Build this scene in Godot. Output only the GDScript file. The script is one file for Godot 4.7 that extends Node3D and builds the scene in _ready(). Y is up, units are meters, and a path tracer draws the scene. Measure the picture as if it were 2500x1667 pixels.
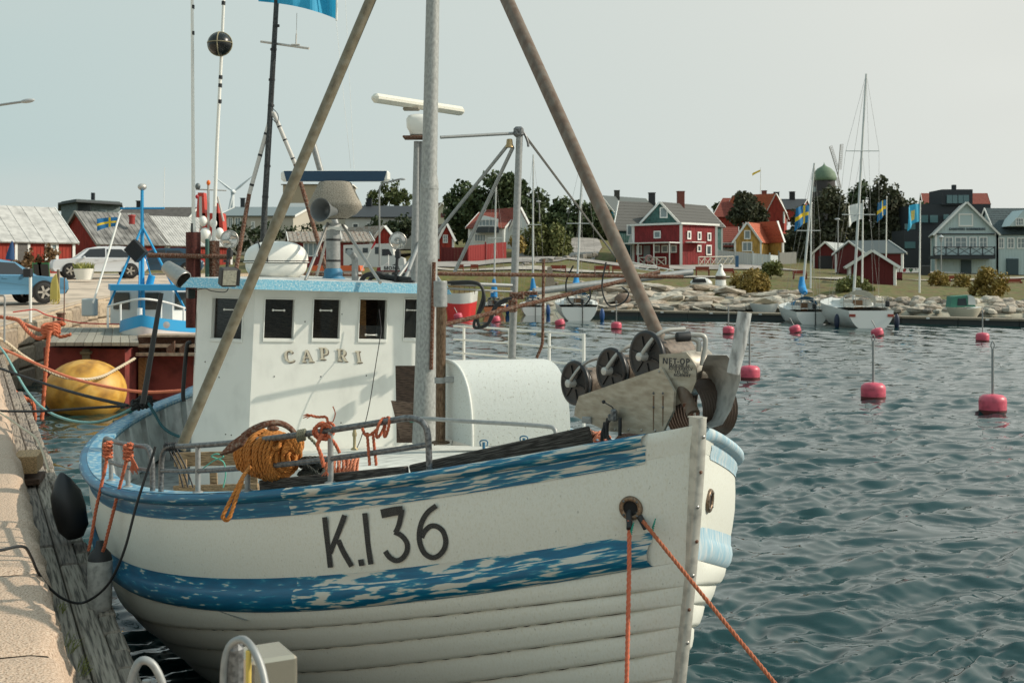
extends Node3D
# A fishing boat moored in a small harbour. x right, y up, -z away from the camera; y = 0 is the water.
const F := 3000.0      # focal length in pixels of the 2500 px wide photograph
const EYE := 3.1       # height of the lens above the water
var mats := {}
var texs := {}
var taken := {}
var rng := RandomNumberGenerator.new()

class Msh:
	var v := PackedVector3Array()
	var n := PackedVector3Array()
	var t := PackedVector2Array()
	var ix := PackedInt32Array()
	func tri(a: Vector3, b: Vector3, c: Vector3, ua := Vector2.ZERO, ub := Vector2.ZERO, uc := Vector2.ZERO):
		var q := (c - a).cross(b - a)
		if q.length_squared() < 1e-16: return
		q = q.normalized()
		var k := v.size()
		v.append_array([a, b, c]); n.append_array([q, q, q]); t.append_array([ua, ub, uc]); ix.append_array([k, k + 1, k + 2])
	func quad(a: Vector3, b: Vector3, c: Vector3, d: Vector3, u0 := 0.0, v0 := 0.0, u1 := 1.0, v1 := 1.0):
		tri(a, b, c, Vector2(u0, v0), Vector2(u1, v0), Vector2(u1, v1))
		tri(a, c, d, Vector2(u0, v0), Vector2(u1, v1), Vector2(u0, v1))
	# a smooth sheet through rows of points; uv in [u along the row, v across rows] given per point or as 0..1
	func grid(rows: Array, close := false, us := 1.0, vs := 1.0):
		var R := rows.size()
		var C: int = rows[0].size()
		var nn := PackedVector3Array()
		nn.resize(R * C)
		for i in R - 1:
			for j in (C if close else C - 1):
				var j2 := (j + 1) % C
				var a: Vector3 = rows[i][j]
				var b: Vector3 = rows[i][j2]
				var c: Vector3 = rows[i + 1][j2]
				var d: Vector3 = rows[i + 1][j]
				var q := (c - a).cross(b - a) + (d - a).cross(c - a)
				nn[i * C + j] += q; nn[i * C + j2] += q; nn[(i + 1) * C + j] += q; nn[(i + 1) * C + j2] += q
		var k := v.size()
		for i in R:
			for j in C:
				v.append(rows[i][j]); n.append(nn[i * C + j].normalized())
				t.append(Vector2(us * j / maxf(1, C - 1), vs * i / maxf(1, R - 1)))
		for i in R - 1:
			for j in (C if close else C - 1):
				var j2 := (j + 1) % C
				var a := k + i * C + j
				var b := k + i * C + j2
				var c := k + (i + 1) * C + j2
				var d := k + (i + 1) * C + j
				ix.append_array([a, b, c, a, c, d])
	func box(c: Vector3, s: Vector3, bs := Basis()):
		var h := s * 0.5
		var p := []
		for k in 8: p.append(c + bs * Vector3(h.x * (1 if k & 1 else -1), h.y * (1 if k & 2 else -1), h.z * (1 if k & 4 else -1)))
		quad(p[0], p[2], p[3], p[1]); quad(p[5], p[7], p[6], p[4]); quad(p[4], p[6], p[2], p[0]); quad(p[1], p[3], p[7], p[5]); quad(p[2], p[6], p[7], p[3]); quad(p[4], p[0], p[1], p[5])
	# a box with chamfered edges
	func cbox(c: Vector3, s: Vector3, e: float, bs := Basis()):
		var h := s * 0.5
		e = minf(e, minf(h.x, minf(h.y, h.z)) * 0.9)
		var P := func(sx, sy, sz, ax): return c + bs * Vector3(sx * (h.x - (0.0 if ax == 0 else e)), sy * (h.y - (0.0 if ax == 1 else e)), sz * (h.z - (0.0 if ax == 2 else e)))
		for ax in 3:
			for sg in [-1.0, 1.0]:
				var q := []
				for k in [[-1, -1], [1, -1], [1, 1], [-1, 1]]:
					var w := [0.0, 0.0, 0.0]
					w[ax] = sg; w[(ax + 1) % 3] = k[0]; w[(ax + 2) % 3] = k[1]
					q.append(P.call(w[0], w[1], w[2], ax))
				if sg > 0: quad(q[3], q[2], q[1], q[0])
				else: quad(q[0], q[1], q[2], q[3])
				if ax < 3:
					var bx: int = (ax + 1) % 3
					for sb in [-1.0, 1.0]:
						var w2 := []
						for kk in [-1.0, 1.0]:
							var w := [0.0, 0.0, 0.0]
							w[ax] = sg; w[bx] = sb; w[(ax + 2) % 3] = kk
							w2.append([P.call(w[0], w[1], w[2], ax), P.call(w[0], w[1], w[2], bx)])
						if sg * sb > 0: quad(w2[0][0], w2[1][0], w2[1][1], w2[0][1])
						else: quad(w2[0][1], w2[1][1], w2[1][0], w2[0][0])
		for k in 8:
			var w := [1.0 if k & 1 else -1.0, 1.0 if k & 2 else -1.0, 1.0 if k & 4 else -1.0]
			var a: Vector3 = P.call(w[0], w[1], w[2], 0)
			var b: Vector3 = P.call(w[0], w[1], w[2], 1)
			var d: Vector3 = P.call(w[0], w[1], w[2], 2)
			if w[0] * w[1] * w[2] > 0: tri(a, d, b)
			else: tri(a, b, d)
	func tube(path: Array, r, sides := 10, caps := true):
		var m := path.size()
		var up := Vector3.UP
		var d0: Vector3 = (path[1] - path[0]).normalized()
		if absf(d0.y) > 0.9: up = Vector3.RIGHT
		var x := d0.cross(up).normalized()
		var rows := []
		var L := 0.0
		for i in m:
			var d: Vector3 = (path[mini(i + 1, m - 1)] - path[maxi(i - 1, 0)]).normalized()
			x = (x - d * x.dot(d)).normalized()
			var y := d.cross(x)
			var rr: float = r[i] if r is Array else r
			var row := PackedVector3Array()
			for j in sides:
				var a := TAU * j / sides
				row.append(path[i] + (x * cos(a) + y * sin(a)) * rr)
			rows.append(row)
			if i: L += path[i].distance_to(path[i - 1])
		grid(rows, true, 1.0, L)
		if caps:
			for e in [0, m - 1]:
				for j in sides:
					var a: Vector3 = rows[e][j]
					var b: Vector3 = rows[e][(j + 1) % sides]
					if e == 0: tri(path[e], b, a)
					else: tri(path[e], a, b)
	func bar(a: Vector3, b: Vector3, r, sides := 8):
		tube([a, b], r, sides)
	# a flat bar of width w (across) and thickness th
	func strip(a: Vector3, b: Vector3, w: float, th: float, side: Vector3):
		var d := (b - a).normalized()
		var s := (side - d * side.dot(d)).normalized()
		box((a + b) * 0.5, Vector3(w, a.distance_to(b), th), Basis(s, d, s.cross(d)))
	func lathe(prof: Array, c: Vector3, bs := Basis(), sides := 20, arc := TAU):
		var rows := []
		for q in prof:
			var row := PackedVector3Array()
			for j in (sides if arc >= TAU else sides + 1):
				var a := arc * j / sides
				row.append(c + bs * Vector3(cos(a) * q.x, q.y, -sin(a) * q.x))
			rows.append(row)
		grid(rows, arc >= TAU)
	# hard-edged lathe: every profile segment has its own normals
	func lathe_hard(prof: Array, c: Vector3, bs := Basis(), sides := 20):
		for i in prof.size() - 1: lathe([prof[i], prof[i + 1]], c, bs, sides)
	# polygon (2D, in the axes of bs x/y) swept from 0 to depth along bs z
	func prism(poly: PackedVector2Array, o: Vector3, bs: Basis, depth: float):
		var f := Geometry2D.triangulate_polygon(poly)
		if Geometry2D.is_polygon_clockwise(poly):
			poly.reverse(); f = Geometry2D.triangulate_polygon(poly)
		var A := func(q, z): return o + bs * Vector3(q.x, q.y, z)
		for i in range(0, f.size(), 3):
			var a := poly[f[i]]
			var b := poly[f[i + 1]]
			var c := poly[f[i + 2]]
			tri(A.call(a, 0.0), A.call(b, 0.0), A.call(c, 0.0), a, b, c)
			tri(A.call(a, depth), A.call(c, depth), A.call(b, depth), a, c, b)
		for i in poly.size():
			var a := poly[i]
			var b := poly[(i + 1) % poly.size()]
			quad(A.call(a, 0.0), A.call(a, depth), A.call(b, depth), A.call(b, 0.0))
	# polygon given by 3D points lying in a plane, thickened by d
	func slab(pts: Array, d: Vector3):
		var o: Vector3 = pts[0]
		var x: Vector3 = (pts[1] - o).normalized()
		var z := d.normalized()
		x = (x - z * x.dot(z)).normalized()
		var y := z.cross(x)
		var poly := PackedVector2Array()
		for q in pts: poly.append(Vector2((q - o).dot(x), (q - o).dot(y)))
		prism(poly, o, Basis(x, y, z), d.length())
	func ball(c: Vector3, r: Vector3, lat := 8, lon := 12, bs := Basis()):
		var rows := []
		for i in lat + 1:
			var a := PI * i / lat - PI / 2
			var row := PackedVector3Array()
			for j in lon:
				var b := TAU * j / lon
				row.append(c + bs * Vector3(cos(a) * cos(b) * r.x, sin(a) * r.y, -cos(a) * sin(b) * r.z))
			rows.append(row)
		grid(rows, true)
	# an upright wall from a to b (thickness th along nrm inward), holes [x0, y0, x1, y1] in metres from a
	func wall(a: Vector3, b: Vector3, h: float, holes: Array, th: float, inward: Vector3, up := Vector3.UP):
		var ux := (b - a).normalized()
		var w := a.distance_to(b)
		var xs := [0.0, w]
		var ys := [0.0, h]
		for q in holes:
			xs.append_array([q[0], q[2]]); ys.append_array([q[1], q[3]])
		xs.sort(); ys.sort()
		var Q := func(x, y, z): return a + ux * x + up * y + inward * z
		for i in xs.size() - 1:
			if xs[i + 1] - xs[i] < 1e-5: continue
			for j in ys.size() - 1:
				if ys[j + 1] - ys[j] < 1e-5: continue
				var mx: float = (xs[i] + xs[i + 1]) / 2
				var my: float = (ys[j] + ys[j + 1]) / 2
				var hole := false
				for q in holes:
					if mx > q[0] and mx < q[2] and my > q[1] and my < q[3]: hole = true
				if hole: continue
				quad(Q.call(xs[i], ys[j], 0), Q.call(xs[i], ys[j + 1], 0), Q.call(xs[i + 1], ys[j + 1], 0), Q.call(xs[i + 1], ys[j], 0))
				quad(Q.call(xs[i], ys[j], th), Q.call(xs[i + 1], ys[j], th), Q.call(xs[i + 1], ys[j + 1], th), Q.call(xs[i], ys[j + 1], th))
		for q in holes:
			for e in [[q[0], q[1], q[0], q[3]], [q[2], q[3], q[2], q[1]], [q[0], q[3], q[2], q[3]], [q[2], q[1], q[0], q[1]]]:
				quad(Q.call(e[0], e[1], 0), Q.call(e[2], e[3], 0), Q.call(e[2], e[3], th), Q.call(e[0], e[1], th))
		quad(Q.call(0, 0, 0), Q.call(0, 0, th), Q.call(0, h, th), Q.call(0, h, 0)); quad(Q.call(w, 0, 0), Q.call(w, h, 0), Q.call(w, h, th), Q.call(w, 0, th))
		quad(Q.call(0, h, 0), Q.call(0, h, th), Q.call(w, h, th), Q.call(w, h, 0))
	func moved(o: Vector3) -> Msh:
		for i in v.size(): v[i] += o
		return self
	func mesh() -> ArrayMesh:
		var a := []
		a.resize(Mesh.ARRAY_MAX)
		a[Mesh.ARRAY_VERTEX] = v; a[Mesh.ARRAY_NORMAL] = n; a[Mesh.ARRAY_TEX_UV] = t; a[Mesh.ARRAY_INDEX] = ix
		var m := ArrayMesh.new()
		m.add_surface_from_arrays(Mesh.PRIMITIVE_TRIANGLES, a)
		return m

# ---------------------------------------------------------------- nodes
func numbered(called: String) -> String:
	taken[called] = taken.get(called, -1) + 1
	return called if taken[called] == 0 else "%s_%03d" % [called, taken[called]]
func meta(o: Node, label: String, category := "", group := "", kind := ""):
	if label: o.set_meta("label", label)
	if category: o.set_meta("category", category)
	if group: o.set_meta("group", group)
	if kind: o.set_meta("kind", kind)
func thing(called: String, label: String, category: String, at := Vector3.ZERO, group := "") -> Node3D:
	var o := Node3D.new()
	o.name = numbered(called)
	o.position = at
	add_child(o)
	meta(o, label, category, group)
	return o
# a part under a thing; shapes are in world axes unless own is set
func part(parent: Node3D, called: String, m: Msh, material: Material, label := "", own := false) -> MeshInstance3D:
	var o := MeshInstance3D.new()
	o.name = called
	o.mesh = m.mesh()
	o.material_override = material
	if not own and parent.get_parent() == self: o.position = -parent.position
	parent.add_child(o, true)
	if label: o.set_meta("label", label)
	return o
func solo(called: String, m: Msh, material: Material, label: String, category: String, group := "") -> MeshInstance3D:
	var o := MeshInstance3D.new()
	o.name = numbered(called)
	o.mesh = m.mesh()
	o.material_override = material
	add_child(o)
	meta(o, label, category, group)
	return o
func struct(called: String, m: Msh, material: Material, kind := "structure") -> MeshInstance3D:
	var o := MeshInstance3D.new()
	o.name = numbered(called)
	o.mesh = m.mesh()
	o.material_override = material
	add_child(o)
	o.set_meta("kind", kind)
	return o
func copy(o: Node3D, at: Vector3, label: String, turn := 0.0) -> Node3D:
	var c: Node3D = o.duplicate()
	c.name = numbered(str(o.name).rstrip("0123456789").trim_suffix("_"))
	add_child(c)
	c.position = at
	c.rotation.y = turn
	c.set_meta("label", label)
	return c

# a chamfered box in its own axes, so that grain runs along it
func beam(parent: Node3D, called: String, c: Vector3, size: Vector3, bs: Basis, material: Material, e := 0.01) -> MeshInstance3D:
	var m := Msh.new()
	m.cbox(Vector3.ZERO, size, e)
	var o := MeshInstance3D.new()
	o.name = called if parent != self else numbered(called)
	o.mesh = m.mesh()
	o.material_override = material
	o.transform = Transform3D(bs, c - (parent.position if parent.get_parent() == self else Vector3.ZERO))
	parent.add_child(o, true)
	return o

# ---------------------------------------------------------------- materials (colours are linear reflectances)
func ntex(key: String, seed_: int, freq: float, ramp: Array, octaves := 4, size := 512, kind := FastNoiseLite.TYPE_SIMPLEX_SMOOTH) -> NoiseTexture2D:
	if texs.has(key): return texs[key]
	var nz := FastNoiseLite.new()
	nz.seed = seed_; nz.frequency = freq; nz.noise_type = kind; nz.fractal_octaves = octaves
	var tx := NoiseTexture2D.new()
	tx.width = size; tx.height = size; tx.seamless = true; tx.noise = nz; tx.generate_mipmaps = false
	var g := Gradient.new()
	var offs := PackedFloat32Array()
	var cols := PackedColorArray()
	for q in ramp:
		offs.append(q[0]); cols.append(q[1] if q[1] is Color else Color(q[1], q[1], q[1]))
	g.offsets = offs; g.colors = cols
	tx.color_ramp = g
	texs[key] = tx
	return tx
func mt(key: String, c: Color, rough := 0.7, metal := 0.0, tex: Texture2D = null, sc := Vector3.ONE, bump: Texture2D = null, bs := 0.3, uv := false) -> StandardMaterial3D:
	if mats.has(key): return mats[key]
	var m := StandardMaterial3D.new()
	m.resource_name = key
	m.albedo_color = c.linear_to_srgb()
	m.roughness = rough; m.metallic = metal
	m.cull_mode = BaseMaterial3D.CULL_DISABLED
	if tex:
		m.albedo_texture = tex
	if bump:
		m.heightmap_enabled = true; m.heightmap_texture = bump; m.heightmap_scale = bs
	if tex or bump:
		if not uv: m.uv1_triplanar = true
		m.uv1_scale = sc
	mats[key] = m
	return m
func C(r, g, b) -> Color: return Color(r, g, b)
func S(r, g, b) -> Color: return Color(r / 255.0, g / 255.0, b / 255.0).srgb_to_linear()

# ---------------------------------------------------------------- measuring
func P(px: float, py: float, Z: float) -> Vector3: return Vector3((px - 1250.0) / F * Z, EYE - (py - 670.0) / F * Z, -Z)
func W(px: float, py: float, y := 0.0) -> Vector3: return P(px, py, F * (EYE - y) / (py - 670.0))   # the point at height y
func on_plane(px: float, py: float, o: Vector3, nrm: Vector3) -> Vector3:
	var e := Vector3(0, EYE, 0)
	var d := Vector3((px - 1250.0) / F, -(py - 670.0) / F, -1)
	return e + d * ((o - e).dot(nrm) / d.dot(nrm))
func curve(pts: Array, per := 8) -> Array:
	var out := []
	var m := pts.size()
	for i in m - 1:
		var a: Vector3 = pts[maxi(i - 1, 0)]
		var b: Vector3 = pts[i]
		var c: Vector3 = pts[i + 1]
		var d: Vector3 = pts[mini(i + 2, m - 1)]
		for k in per: out.append(b.cubic_interpolate(c, a, d, float(k) / per))
	out.append(pts[m - 1])
	return out
func sag(a: Vector3, b: Vector3, drop: float, n := 16) -> Array:
	var out := []
	for i in n + 1:
		var q := float(i) / n
		out.append(a.lerp(b, q) - Vector3(0, 4 * drop * q * (1 - q), 0))
	return out
# a laid rope: three strands twisted round the path
func rope(m: Msh, path: Array, r: float, sides := 5, step := 0.0):
	if step <= 0: step = r * 1.1
	var dense := []
	var L := 0.0
	var acc := 0.0
	dense.append(path[0])
	for i in path.size() - 1:
		var d: float = path[i].distance_to(path[i + 1])
		var k := maxi(1, int(ceil(d / step)))
		for j in k: dense.append(path[i].lerp(path[i + 1], float(j + 1) / k))
	var x := Vector3.UP
	if absf((dense[1] - dense[0]).normalized().y) > 0.9: x = Vector3.RIGHT
	var st := [[], [], []]
	for i in dense.size():
		var d: Vector3 = (dense[mini(i + 1, dense.size() - 1)] - dense[maxi(i - 1, 0)]).normalized()
		x = (x - d * x.dot(d)).normalized()
		var y := d.cross(x)
		if i: acc += dense[i].distance_to(dense[i - 1])
		for s in 3:
			var a := acc / (r * 7.0) * TAU + TAU * s / 3
			st[s].append(dense[i] + (x * cos(a) + y * sin(a)) * r * 0.5)
	for s in 3: m.tube(st[s], r * 0.56, sides)

# ---------------------------------------------------------------- camera, sky, sun
func sun_dir() -> Vector3:
	var az := deg_to_rad(89.0)
	var el := deg_to_rad(33.0)
	return Vector3(cos(el) * sin(az), sin(el), -cos(el) * cos(az))
func view_and_light():
	var cam := Camera3D.new()
	cam.name = "camera"
	cam.projection = Camera3D.PROJECTION_FRUSTUM
	cam.near = 0.1; cam.far = 3000.0
	cam.size = 0.1 * 1667.0 / F
	cam.frustum_offset = Vector2(0, -0.1 * 163.5 / F)
	cam.position = Vector3(0, EYE, 0)
	var lens := CameraAttributesPhysical.new()
	lens.frustum_focal_length = 43.0
	lens.exposure_aperture = 9.0
	lens.frustum_focus_distance = 7.5
	lens.frustum_near = 0.1; lens.frustum_far = 3000.0
	cam.attributes = lens
	add_child(cam)
	cam.current = true
	var env := Environment.new()
	env.background_mode = Environment.BG_SKY
	env.tonemap_mode = Environment.TONE_MAPPER_LINEAR
	env.tonemap_exposure = 1.0
	env.sdfgi_enabled = true; env.ssao_enabled = true; env.ssil_enabled = true
	var pano := Image.create(512, 256, false, Image.FORMAT_RGBF)
	var nz := FastNoiseLite.new()
	nz.seed = 5; nz.frequency = 1.1; nz.fractal_octaves = 5
	var sd := sun_dir()
	for j in 256:
		var el := PI / 2 - PI * (j + 0.5) / 256
		for i in 512:
			var az := TAU * (i + 0.5) / 512
			var d := Vector3(cos(el) * sin(az), sin(el), -cos(el) * cos(az))
			var c := d.dot(sd)
			var w := clampf((c + 0.32) / 0.72, 0, 2.0)
			var col := Color(0.485, 0.61, 0.605).lerp(Color(0.71, 0.73, 0.685), minf(w, 1.0))
			col = col * (1.0 + 0.75 * pow(maxf(c, 0.0), 3.0) + 1.5 * pow(maxf(c, 0.0), 24.0))
			var cl := nz.get_noise_3d(d.x * 1.2, d.y * 5.0, d.z * 1.2)
			col = col.lerp(Color(0.68, 0.70, 0.66) * (0.95 + 0.5 * pow(maxf(c, 0.0), 3.0)), clampf(cl * 1.1 + 0.05, 0.0, 0.4))
			col = col.lerp(Color(0.34, 0.52, 0.60) * (1.0 + 0.5 * pow(maxf(c, 0.0), 3.0)), 0.8 * smoothstep(0.25, 0.95, d.y))
			if d.y < 0: col = col.lerp(Color(0.12, 0.16, 0.16), clampf(-d.y * 8.0, 0, 1))
			pano.set_pixel(i, j, col)
	var sky := Sky.new()
	var sm := PanoramaSkyMaterial.new()
	sm.panorama = ImageTexture.create_from_image(pano)
	sky.sky_material = sm
	env.sky = sky
	var we := WorldEnvironment.new()
	we.name = "world_environment"
	we.environment = env
	add_child(we)
	var sun := DirectionalLight3D.new()
	sun.name = "sun"
	sun.light_color = Color(1.0, 0.955, 0.88)
	sun.light_energy = 1.18
	sun.light_angular_distance = 0.6
	sun.shadow_enabled = true
	add_child(sun)
	sun.look_at_from_position(Vector3.ZERO, -sd, Vector3.UP)

# ---------------------------------------------------------------- shared textures
func dirt() -> Texture2D: return ntex("dirt", 11, 0.012, [[0.0, 0.72], [0.35, 0.88], [0.6, 1.0], [1.0, 1.0]], 5)
func speck() -> Texture2D: return ntex("speck", 12, 0.045, [[0.0, 0.35], [0.2, 0.8], [0.32, 1.0], [1.0, 1.0]], 3)
func grain() -> Texture2D: return ntex("grain", 13, 0.02, [[0.0, 0.45], [0.4, 0.75], [0.55, 0.95], [1.0, 1.0]], 5)
func rough_b() -> Texture2D: return ntex("rough_b", 14, 0.03, [[0.0, 0.0], [1.0, 1.0]], 5)

# ---------------------------------------------------------------- water
func build_water():
	var n3 := FastNoiseLite.new()
	n3.seed = 21; n3.frequency = 1.0; n3.fractal_octaves = 2
	# short wind waves: lengths, headings and phases spread round one wind
	rng.seed = 17
	var wv := []
	for i in 22:
		var lam := 1.0 * pow(0.125 / 1.0, i / 21.0) * rng.randf_range(0.92, 1.08)
		var an := -0.25 + rng.randf_range(-1.0, 1.0) * (0.6 + 0.5 * i / 21.0)
		wv.append([TAU / lam * sin(an), TAU / lam * cos(an), rng.randf() * TAU, lam * (0.0125 if lam > 0.55 else 0.020), lam])
	var rows := []
	var R := 1180
	var K := 560
	for i in R + 1:
		var Z := 3.6 * pow(135.0 / 3.6, float(i) / R)
		var use := []
		for q in wv:
			if q[4] > Z * 0.012: use.append(q)
		var row := PackedVector3Array()
		row.resize(K + 1)
		for j in K + 1:
			var X := (-1850.0 + 3750.0 * j / K) / F * Z
			var gust := 0.95 + 0.5 * n3.get_noise_2d(X * 0.12 + 7.0, Z * 0.2)
			var wx := X + 0.35 * n3.get_noise_2d(X * 0.5, Z * 0.5 + 40.0)
			var wz := Z + 0.35 * n3.get_noise_2d(X * 0.5 + 90.0, Z * 0.5)
			var h := 0.0
			for q in use:
				var ph: float = q[0] * wx + q[1] * wz + q[2]
				if q[4] > 0.55:
					var s := sin(ph)
					h += q[3] * (s - 0.35 * (1.0 - s * s))
				else: h += q[3] * (1.3 - 2.0 * absf(sin(ph * 0.5)))
			row[j] = Vector3(X, h * gust, -Z)
		rows.append(row)
	var m := Msh.new()
	m.grid(rows)
	var w := mt("water", C(0.002, 0.030, 0.030), 0.05, 0.0)
	w.metallic_specular = 0.5
	struct("water", m, w)

# ---------------------------------------------------------------- the far shore
var ground_pts := []
func shore_z(px: float) -> float:
	var t := [[-900, 100], [300, 100], [1000, 104], [1090, 107], [1300, 108], [1490, 104], [1900, 104], [2100, 99], [2300, 93], [3600, 91]]
	for i in t.size() - 1:
		if px <= t[i + 1][0]: return lerpf(t[i][1], t[i + 1][1], clampf((px - t[i][0]) / float(t[i + 1][0] - t[i][0]), 0, 1))
	return 91.0
func ground_y(X: float, Z: float) -> float:
	var s := 0.0
	var w := 0.0
	for q in ground_pts:
		var d2: float = (X - q.x) * (X - q.x) + (Z - q.z) * (Z - q.z) + 4.0
		var k: float = 1.0 / (d2 * sqrt(d2))
		s += k * q.y; w += k
	var y := s / w
	var zs := shore_z(1250.0 + F * X / Z)
	return lerpf(0.15, y, smoothstep(0.0, 9.0, Z - zs + 1.0))
func on_ground(px: float, Z: float) -> Vector3:
	var X := (px - 1250.0) / F * Z
	return Vector3(X, ground_y(X, Z), -Z)
func build_far_ground():
	for q in [[1120, 664, 120], [1250, 641, 131], [1100, 641, 138], [1230, 633, 142], [1200, 606, 155], [1150, 600, 170], [1400, 582, 180], [1420, 560, 220], [1390, 604, 165], [1330, 628, 142],
		[1560, 650, 146], [1700, 642, 150], [1500, 668, 122], [1500, 694, 112], [1700, 705, 110], [1900, 720, 108], [1700, 682, 122], [1900, 678, 126], [2050, 690, 116], [1800, 642, 165], [1850, 590, 220], [1980, 600, 250], [2010, 560, 300],
		[2100, 668, 150], [2140, 700, 120], [2040, 657, 165], [2350, 677, 175], [2500, 677, 170], [2700, 677, 165], [2300, 688, 140], [2430, 691, 130], [2300, 724, 104], [2500, 726, 104], [2350, 640, 230],
		[100, 668, 107], [400, 662, 110], [700, 645, 130], [900, 640, 140], [1000, 650, 122], [500, 610, 200], [900, 605, 200], [100, 640, 180], [-300, 662, 110], [2900, 677, 160], [2900, 640, 260], [-300, 600, 300], [700, 580, 320], [1300, 545, 320], [1700, 570, 320], [2400, 590, 330]]:
		ground_pts.append(P(q[0], q[1], q[2]) * Vector3(1, 1, -1))
	var rows := []
	for i in 91:
		var row := PackedVector3Array()
		for j in 241:
			var px := -800.0 + 4300.0 * j / 240
			var zs := shore_z(px)
			var Z := zs + 420.0 * pow(i / 90.0, 1.9) - (1.5 if i == 0 else 0.0)
			var X := (px - 1250.0) / F * Z
			row.append(Vector3(X, ground_y(X, Z) - (1.0 if i == 0 else 0.0), -Z))
		rows.append(row)
	var m := Msh.new()
	m.grid(rows)
	var g := ntex("grass_tint", 31, 0.02, [[0.0, Color(0.36, 0.28, 0.17)], [0.42, Color(0.46, 0.40, 0.24)], [0.55, Color(0.43, 0.42, 0.21)], [0.75, Color(0.34, 0.38, 0.16)], [1.0, Color(0.50, 0.44, 0.28)]], 5)
	struct("grass_bank", m, mt("grass", C(0.8, 0.8, 0.8), 0.95, 0, g, Vector3(0.06, 0.06, 0.06), rough_b(), 8.0))
# a strip laid on the far ground along [px, Z] points
func laid_strip(called: String, pts: Array, wid: float, material: Material, lift := 0.12):
	var c := []
	for q in pts: c.append(Vector3((q[0] - 1250.0) / F * q[1], 0, -q[1]))
	c = curve(c, 10)
	var rows := []
	for i in c.size():
		var d: Vector3 = (c[mini(i + 1, c.size() - 1)] - c[maxi(i - 1, 0)]).normalized()
		var s := Vector3(-d.z, 0, d.x)
		var row := PackedVector3Array()
		for k in 7:
			var q: Vector3 = c[i] + s * wid * (k / 6.0 - 0.5)
			q.y = ground_y(q.x, -q.z) + lift
			row.append(q)
		rows.append(row)
	var m := Msh.new()
	m.grid(rows)
	struct(called, m, material)
func asphalt() -> StandardMaterial3D: return mt("asphalt", C(0.34, 0.31, 0.28), 0.9, 0, dirt(), Vector3(0.05, 0.05, 0.05), rough_b(), 0.5)
func build_roads():
	laid_strip("road", [[960, 128], [1120, 130], [1240, 134], [1330, 144], [1395, 168], [1370, 196], [1390, 230], [1450, 262]], 8.5, asphalt())
	laid_strip("harbour_path", [[1000, 120], [1200, 122], [1400, 125], [1700, 127], [2000, 128], [2250, 141], [2500, 143], [2800, 143]], 3.2, mt("path_gravel", C(0.42, 0.38, 0.32), 0.95, 0, dirt(), Vector3(0.1, 0.1, 0.1)), 0.15)
	laid_strip("side_road", [[1390, 140], [1550, 136], [1750, 140], [1900, 144], [2050, 150], [2200, 155], [2450, 160], [2800, 160]], 4.5, asphalt(), 0.13)
func stone_variants(count: int, blocky: float) -> Array:
	var out := []
	for k in count:
		var m := Msh.new()
		var nz := FastNoiseLite.new()
		nz.seed = 100 + k; nz.frequency = 0.9
		var rows := []
		for i in 6:
			var a := PI * i / 5 - PI / 2
			var row := PackedVector3Array()
			for j in 8:
				var b := TAU * j / 8
				var d := Vector3(cos(a) * cos(b), sin(a), cos(a) * sin(b))
				var mx := maxf(absf(d.x), maxf(absf(d.y), absf(d.z)))
				d = d.lerp(d / mx * 0.85, blocky)
				d *= 1.0 + 0.35 * nz.get_noise_3dv(d * 1.3)
				row.append(d * 0.5)
			rows.append(row)
		# flat facets
		for i in 5:
			for j in 8: m.quad(rows[i][j], rows[i][(j + 1) % 8], rows[i + 1][(j + 1) % 8], rows[i + 1][j])
		out.append(m.mesh())
	return out
func build_shore_rocks():
	var m := Msh.new()
	var rows := []
	for i in 4:
		var row := PackedVector3Array()
		for j in 61:
			var px := 1290.0 + 1500.0 * j / 60
			var Z: float = shore_z(px) + [-2.2, 0.0, 3.0, 8.0 if px < 1950 else 5.0][i]
			var X := (px - 1250.0) / F * Z
			row.append(Vector3(X, -0.6 if i == 0 else ground_y(X, Z) + [0, 0.05, 0.1, 0.03][i], -Z))
		rows.append(row)
	m.grid(rows)
	var base := struct("rocky_shore", m, mt("shore_gravel", C(0.42, 0.38, 0.29), 0.95, 0, dirt(), Vector3(0.15, 0.15, 0.15), rough_b(), 4.0))
	var tints := []
	for c in [[0.50, 0.46, 0.38], [0.42, 0.37, 0.30], [0.33, 0.28, 0.22], [0.46, 0.39, 0.31], [0.26, 0.22, 0.18]]:
		tints.append(mt("stone%s" % c[0], C(c[0], c[1], c[2]), 0.9, 0, dirt(), Vector3(0.8, 0.8, 0.8), rough_b(), 1.0))
	var round_ := stone_variants(5, 0.35)
	var slabs := stone_variants(5, 0.85)
	rng.seed = 77
	for k in 296:
		var flat := k < 130
		var px := rng.randf_range(1440, 1960) if flat else rng.randf_range(1900, 2560)
		if not flat and k > 270: px = rng.randf_range(1290, 1480)
		var q := rng.randf()
		var Z := shore_z(px) + lerpf(-0.6, 7.2 if px < 1950 else 4.6, q)
		var X := (px - 1250.0) / F * Z
		var o := MeshInstance3D.new()
		o.name = "stone"
		o.mesh = slabs[k % 5] if flat else round_[k % 5]
		o.material_override = tints[[0, 0, 1, 3, 2][rng.randi() % 5]] if flat else tints[rng.randi() % 5]
		var s := rng.randf_range(1.1, 2.6) if flat else rng.randf_range(0.6, 1.25)
		var sc := Vector3(s * rng.randf_range(0.9, 1.5), s * (0.30 if flat else 0.62), s)
		o.basis = Basis.from_euler(Vector3(rng.randf_range(-0.12, 0.12) + (0.12 if flat else 0.0), rng.randf() * TAU, rng.randf_range(-0.15, 0.15))) * Basis.from_scale(sc)
		o.position = Vector3(X, maxf(ground_y(X, Z), 0.0) + (0.02 if flat else 0.14), -Z)
		base.add_child(o, true)

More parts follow.
